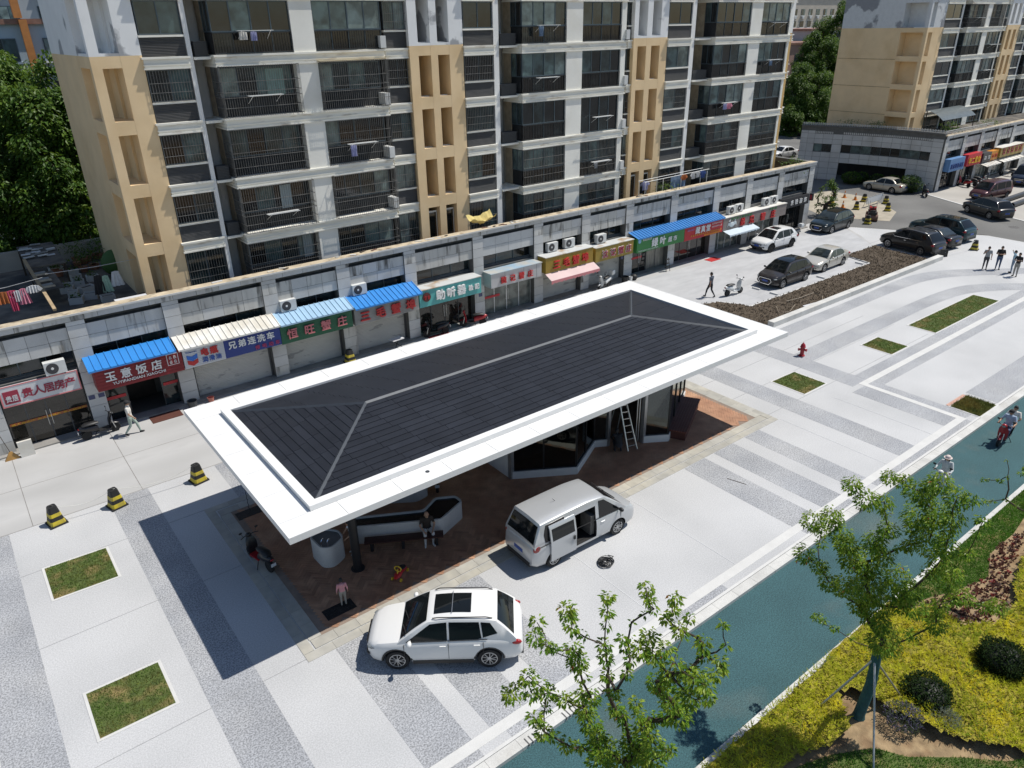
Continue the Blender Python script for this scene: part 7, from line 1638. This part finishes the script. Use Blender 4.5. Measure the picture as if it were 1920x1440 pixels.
e = thing('broom', (-.5, 35.5, 0), 0, 'straw broom leaning at the estate agent pilaster', 'broom'); MB().tube([(0, 0, .3), (-.25, .35, 1.5)], .015, 6).build('handle', bark, e); MB().loft([[(-.3, -.1, .0), (.3, -.1, .0), (.3, .02, .0), (-.3, .02, .0)], [(-.05, -.02, .36), (.05, -.02, .36), (.05, .04, .36), (-.05, .04, .36)]]).build('bristles', pm('straw', (.38, .21, .06), noise=.3), e)
tag(box(0, .55, 0, .12, 0, .75).build('signboard', cream_s, loc=(-.18, 35.35, 0)), 'pale board leaning at the estate agent pilaster', 'board')
for i, (x, y, L, l) in enumerate(((86.3, 28.6, 6.5, 'upper dark pipe of the pair lying by the far black SUV'), (86.0, 27.2, 7.0, 'lower dark pipe of the pair lying by the far black SUV'))):
    tag(MB().lathe([(.20, -L / 2), (.24, -L / 2), (.24, L / 2), (.20, L / 2)], 18, Matrix.Rotation(PI / 2, 4, 'Y'), caps=False).build('drain_pipe', pm('pipe_dark', (.035, .036, .04)), loc=(x, y, .25), smooth=40), l, 'pipe')

# ================================================================ TERRACE CLUTTER AND LAUNDRY
def garment(name, l, x, y, z, w, h, m, shape='shirt', cat='clothes', grp=None, rz=0.0):
    mb = MB(); n = 8; prof = {'shirt': lambda t: .5 + .02 * t, 'dress': lambda t: .28 + .3 * t, 'trousers': lambda t: .42 - .1 * t, 'sheet': lambda t: .5}[shape]
    fr = []; bk = []
    for j in range(n + 1):
        t = j / n; hw = w * prof(t); ring = []
        for i in range(13):
            s = i / 6 - 1; yy = .035 * math.sin(i * 1.7 + x) * (.3 + t); ring.append((hw * s, yy - .02, -h * t - (.03 * abs(s) if j == 0 else 0)))
        back = [(a, b + .035, c) for a, b, c in ring[::-1]]; fr.append(ring + back)
    mb.loft(fr)
    if shape == 'shirt':
        for s in (-1, 1): mb.bar((s * w * .45, 0, -.08), (s * w * .85, 0, -.28), .16, .03, up=(0, 1, 0))
    o = mb.build(name, m, loc=(x, y, z), smooth=60); o.rotation_euler = (0, 0, rz); return tag(o, l, cat, grp)
def clothesline(l, a, b):
    tag(MB().tube([a, ((a[0] + b[0]) / 2, (a[1] + b[1]) / 2, (a[2] + b[2]) / 2 - .05), b], .014, 6).build('clothesline', alu), l, 'clothesline')
pk = cloth('hot_pink', (.55, .07, .15)); pk2 = cloth('rose', (.60, .22, .30)); lg = cloth('mint', (.33, .48, .38)); wt = cloth('linen_white', (.62, .63, .64)); orx = cloth('orange', (.42, .13, .04)); lil = cloth('lilac', (.33, .34, .55)); bsh = cloth('denim_sheet', (.15, .22, .33))
LZ = 4.56
y = 39.2; z = 6.35
c = lambda px, py, yy: YP(px, py, yy)
q0 = c(0, 543, 38.6); q1 = c(70, 522, 38.6); clothesline('metal clothesline with pink washing on the left terrace', (q0.x - 1.2, 38.6, q0.z), (q1.x + .2, 38.6, q1.z)); 
for px, py, w, h, m, sh, l in ((2, 548, .5, .55, orx, 'shirt', 'patterned brown top hanging at the end of the clothesline'), (19, 545, .42, .95, pk, 'trousers', 'bright pink track trousers hanging on the clothesline'), (30, 545, .30, .5, wt, 'shirt', 'small white top hanging between the pink clothes'), (41, 541, .42, .72, pk2, 'dress', 'pink ruffled dress hanging on the clothesline'), (60, 535, .35, .35, wt, 'shirt', 'small pale top hanging beside the wooden beam')):
    p = c(px, py, 38.6); garment('hanging_clothes', l, p.x, 38.6, p.z, w, h, m, sh)
q0 = c(85, 514, 39.6); q1 = c(262, 484, 39.6); clothesline('thin line with dresses across the left terrace', (q0.x, 39.6, q0.z), (q1.x, 39.6, q1.z))
for px, py, w, h, m, sh, l in ((181, 516, .5, .95, black_t, 'dress', 'long black dress hanging on the terrace line'), (196, 516, .45, .85, lg, 'dress', 'mint green dress hanging between black and white ones'), (215, 508, .55, .75, wt, 'dress', 'white dress hanging on the terrace line')):
    p = c(px, py, 39.6); garment('hanging_clothes', l, p.x, 39.6, p.z, w, h, m, sh)
# lean-to shed, beam and scrap on the left terrace
e = thing('lean_to_shed', (3.65, 46.7, LZ), 0, 'dark lean-to shed roof with scrap boards on the left terrace', 'shed')
mb = MB(); q = [(-.85, -1.8, 1.2), (.9, -1.8, 1.2), (.9, 1.9, 1.55), (-.85, 1.9, 1.55)]; mb.add(q + [(x, y, z + .06) for x, y, z in q], [(0, 3, 2, 1), (4, 5, 6, 7), (0, 1, 5, 4), (1, 2, 6, 5), (2, 3, 7, 6), (3, 0, 4, 7)]); mb.build('roof_sheet', roofdark, e)
for s in (-.8, .85):
    for yy, hh in ((-1.7, 1.2), (1.8, 1.53)): MB().bar((s, yy, 0), (s, yy, hh), .09).build('post', bark, e)
rgx = random.Random(12)
for i in range(22):
    x = rgx.uniform(-.6, .65); yy = rgx.uniform(-.5, 1.7); zz = 1.27 + (yy + 1.8) / 3.7 * .35 + .004 * i
    o = box(-rgx.uniform(.12, .3), rgx.uniform(.12, .3), -.09, .09, 0, .03).build('scrap_board', (cream_s, grey_c, silver_b, white_b, rust_t)[i % 5], e, loc=(x, yy, zz)); o.rotation_euler = (.09, 0, rgx.uniform(-.25, .25))
for i in range(9): 
    o = box(-.3, .3, -.14, .14, 0, .04).build('board', (bark, grey_c, cap_m)[i % 3], e, loc=(-.55 + .06 * (i % 3), -2.2 - i * .34, 1.1 - .02 * i)); o.rotation_euler = (.06, 0, rgx.uniform(-.1, .1))
box(-.9, .2, -5.4, -1.9, .9, .95).build('side_roof', roofdark, e)
tag(MB().bar((2.78, 45.3, LZ + 1.62), (2.84, 37.2, LZ + 1.12), .14, .10).build('timber_beam', mat('timber_beam', (.36, .27, .16), noise=.2, rough=.8)), 'long timber beam sloping down to the terrace parapet', 'beam')
foam = pm('foam_white', (.50, .50, .48), rough=.8)
for i, (x, yy) in enumerate(((4.3, 48.0), (4.25, 46.7 - 2.6), (4.95, 46.7), (4.9, 45.6), (4.82, 44.3), (4.95, 42.9), (4.14, 43.5), (4.28, 42.6), (4.19, 41.3), (4.9, 41.6), (5.6, 44.9), (5.5, 40.6))):
    s = rgx.uniform(.17, .27)
    e = thing('foam_box', (x, yy, LZ), rgx.uniform(-.4, .4), 'white foam planter box among the scrap on the left terrace', 'box', 'foam planter boxes on the left terrace')
    mb = MB(); mb.box(-s * 1.4, s * 1.4, -s, s, 0, .03)
    for q in ((-s * 1.4, s * 1.4, -s, -s + .04), (-s * 1.4, s * 1.4, s - .04, s), (-s * 1.4, -s * 1.4 + .04, -s + .041, s - .041), (s * 1.4 - .04, s * 1.4, -s + .041, s - .041)): mb.box(*q, .031, .34)
    mb.build('shell', foam, e); box(-s * 1.4 + .05, s * 1.4 - .05, -s + .05, s - .05, .031, .26).build('soil', soilm, e)
    if i % 2 == 0:
        mb = MB(); leaves(mb, Vector((0, 0, .36)), s * .9, 40, .16, .04, rgx, droop=.0, young=.4); mb.build('foliage', leafB, e)
mbp = MB()
for i in range(16):
    x = rgx.uniform(4.2, 7.2); yy = rgx.choice((rgx.uniform(46, 49.6), rgx.uniform(48.8, 49.7)))
    pots(x, yy, LZ, 'tangled potted plant in the dark corner of the left terrace', 26, rgx, .8, .9); bpy.context.scene.collection.objects[-1]
for o in [o for o in COL.objects if o.get('label') == 'tangled potted plant in the dark corner of the left terrace']: o['group'] = 'potted plants in the left terrace corner'
tag(MB().ball((0, 0, .7), (.75, .5, .75), 14, 8).build('green_tarp', pm('tarp_green', (.05, .12, .025), rough=.6), loc=(6.95, 45.2, LZ), smooth=70), 'green tarpaulin heap beside the tan column foot', 'tarp')
tag(box(-.7, .7, -.25, .25, 0, .04).build('white_panel', white_b, loc=(6.0, 37.3, LZ + .9)), 'white panel lying inside the terrace parapet', 'panel')
# laundry frame above the green sign
e = thing('laundry_frame', (43.2, 37.0, LZ), 0, 'white metal laundry frame with poles on the terrace above the blue awning', 'laundry frame')
for yy in (-.1, .5): MB().tube([(-2.6, yy, 1.9), (4.6, yy, 2.0)], .022, 6).build('pole', steelw, e)
for s in (-2.5, -.6, 1.4, 4.4):
    for yy in (-.1, .5): MB().bar((s, yy, 0), (s, yy, 1.9), .035).build('post', steelw, e)
for x, w, h, m, sh, l in ((40.75, .55, .62, lil, 'shirt', 'lilac shirt hanging on the terrace laundry frame'), (40.4, .4, .85, dpant, 'trousers', 'dark trousers hanging beside the lilac shirt'), (44.4, 1.7, .95, bsh, 'sheet', 'blue bed sheet hanging on the terrace laundry frame'), (44.9, .4, .42, orx, 'shirt', 'orange cloth hanging in front of the blue sheet'), (46.1, .35, .5, wt, 'shirt', 'white top hanging next to the blue sheet'), (46.6, .35, .45, wt, 'shirt', 'small white vest hanging at the end of the frame'), (47.2, .4, .55, cloth('royal', (.05, .10, .30)), 'shirt', 'royal blue top hanging at the end of the frame')):
    garment('hanging_clothes', l, x, 36.88 if 'front' in l else 37.0, LZ + 1.95, w, h, m, sh)
mb = MB(); n = 10
for i in range(n):
    for j in range(5):
        f = lambda i, j: (-.9 + 1.8 * i / n, -.3 + .6 * j / 4, .25 + .28 * abs(i / n - .45) * 2 - .22 * math.sin(PI * j / 4) + .04 * math.sin(i * 2.1 + j)); mb.add([f(i, j), f(i + 1, j), f(i + 1, j + 1), f(i, j + 1)], [(0, 1, 2, 3)])
q = c(905, 408, 36.6); tag(mb.build('yellow_cloth', cloth('yellow_print', (.58, .47, .18)), loc=(q.x, 36.65, 5.85), smooth=70), 'yellow patterned cloth draped over the parapet edge', 'cloth')
for i in range(26):
    x = rgx.choice((rgx.uniform(25, 29), rgx.uniform(33, 42), rgx.uniform(8, 24))); o = box(-rgx.uniform(.08, .3), rgx.uniform(.08, .3), -.06, .06, 0, .03).build('parapet_scrap', (cream_s, bark, grey_c, rust, white_b)[i % 5], loc=(x, 36.2 + rgx.uniform(-.12, .2), PTOP + .002)); o.rotation_euler = (0, 0, rgx.uniform(-.6, .6)); tag(o, 'loose scrap piece lying on the podium parapet', 'scrap', 'scrap lying on the parapet')

rgx = random.Random(40); wash = [wt, lil, pk2, bsh, lg, white_t, grey_t]
names = ['white', 'lilac', 'rose', 'denim blue', 'mint', 'cream', 'grey']
for k, (x, y, z, F) in enumerate(RACKS):
    if y > 39 or rgx.random() < .72: continue
    for j in range(rgx.randint(1, 3)):
        i = rgx.randrange(7); o = garment('hanging_clothes', names[i] + ' washing drying on a balcony rack of the apartment block', x - .6 + .5 * j, y, z - .02, rgx.uniform(.28, .5), rgx.uniform(.35, .6), wash[i], rgx.choice(('shirt', 'trousers', 'sheet'))); o['group'] = 'washing on the balcony racks'
# pale stains and a few dropped bits on the paving
# ---- last: unseen dark sheet added under the canopy to cut bounced light
box(X0 + .03, X1 - .03, Y0 + .03, Y1 - .03, ZT - .224, ZT - .202).build('bounce_blocker', mat('bounce_blocker_brown', (.07, .055, .045), rough=.8, noise=.1), pav)

# small marks: kerb drain slots, stick, hose and plank on the soil bed
for x in (8.2, 9.5, 10.6, 24.4, 25.6):
    for k in range(4): box(x + k * .13 - .02, x + k * .13 + .02, 10.24, 10.46, -.05, .0145).build('drain_slot', darkline, k1)
p = G(1381, 903); tag(MB().bar((p.x - .12, p.y + .38, .012), (p.x + .12, p.y - .38, .012), .02, .015).build('stick', bark), 'thin dark stick lying on the striped paving', 'stick')
hp = [G(1300 + x / 3.097, 300 + y / 3.097, .22) for x, y in ((480, 850), (500, 890), (560, 880), (590, 840), (540, 820), (620, 800), (700, 770), (750, 790), (745, 830), (700, 850))]
tag(MB().tube(hp, .02, 6).build('hose', pm('hose_tan', (.30, .25, .19))), 'pale thin hose looping over the soil bed', 'hose')
a = G(1300 + 640 / 3.097, 300 + 850 / 3.097, .22); b = G(1300 + 715 / 3.097, 300 + 830 / 3.097, .22); tag(MB().bar(a, b, .16, .05).build('plank', white_b), 'white plank lying on the soil bed', 'plank')
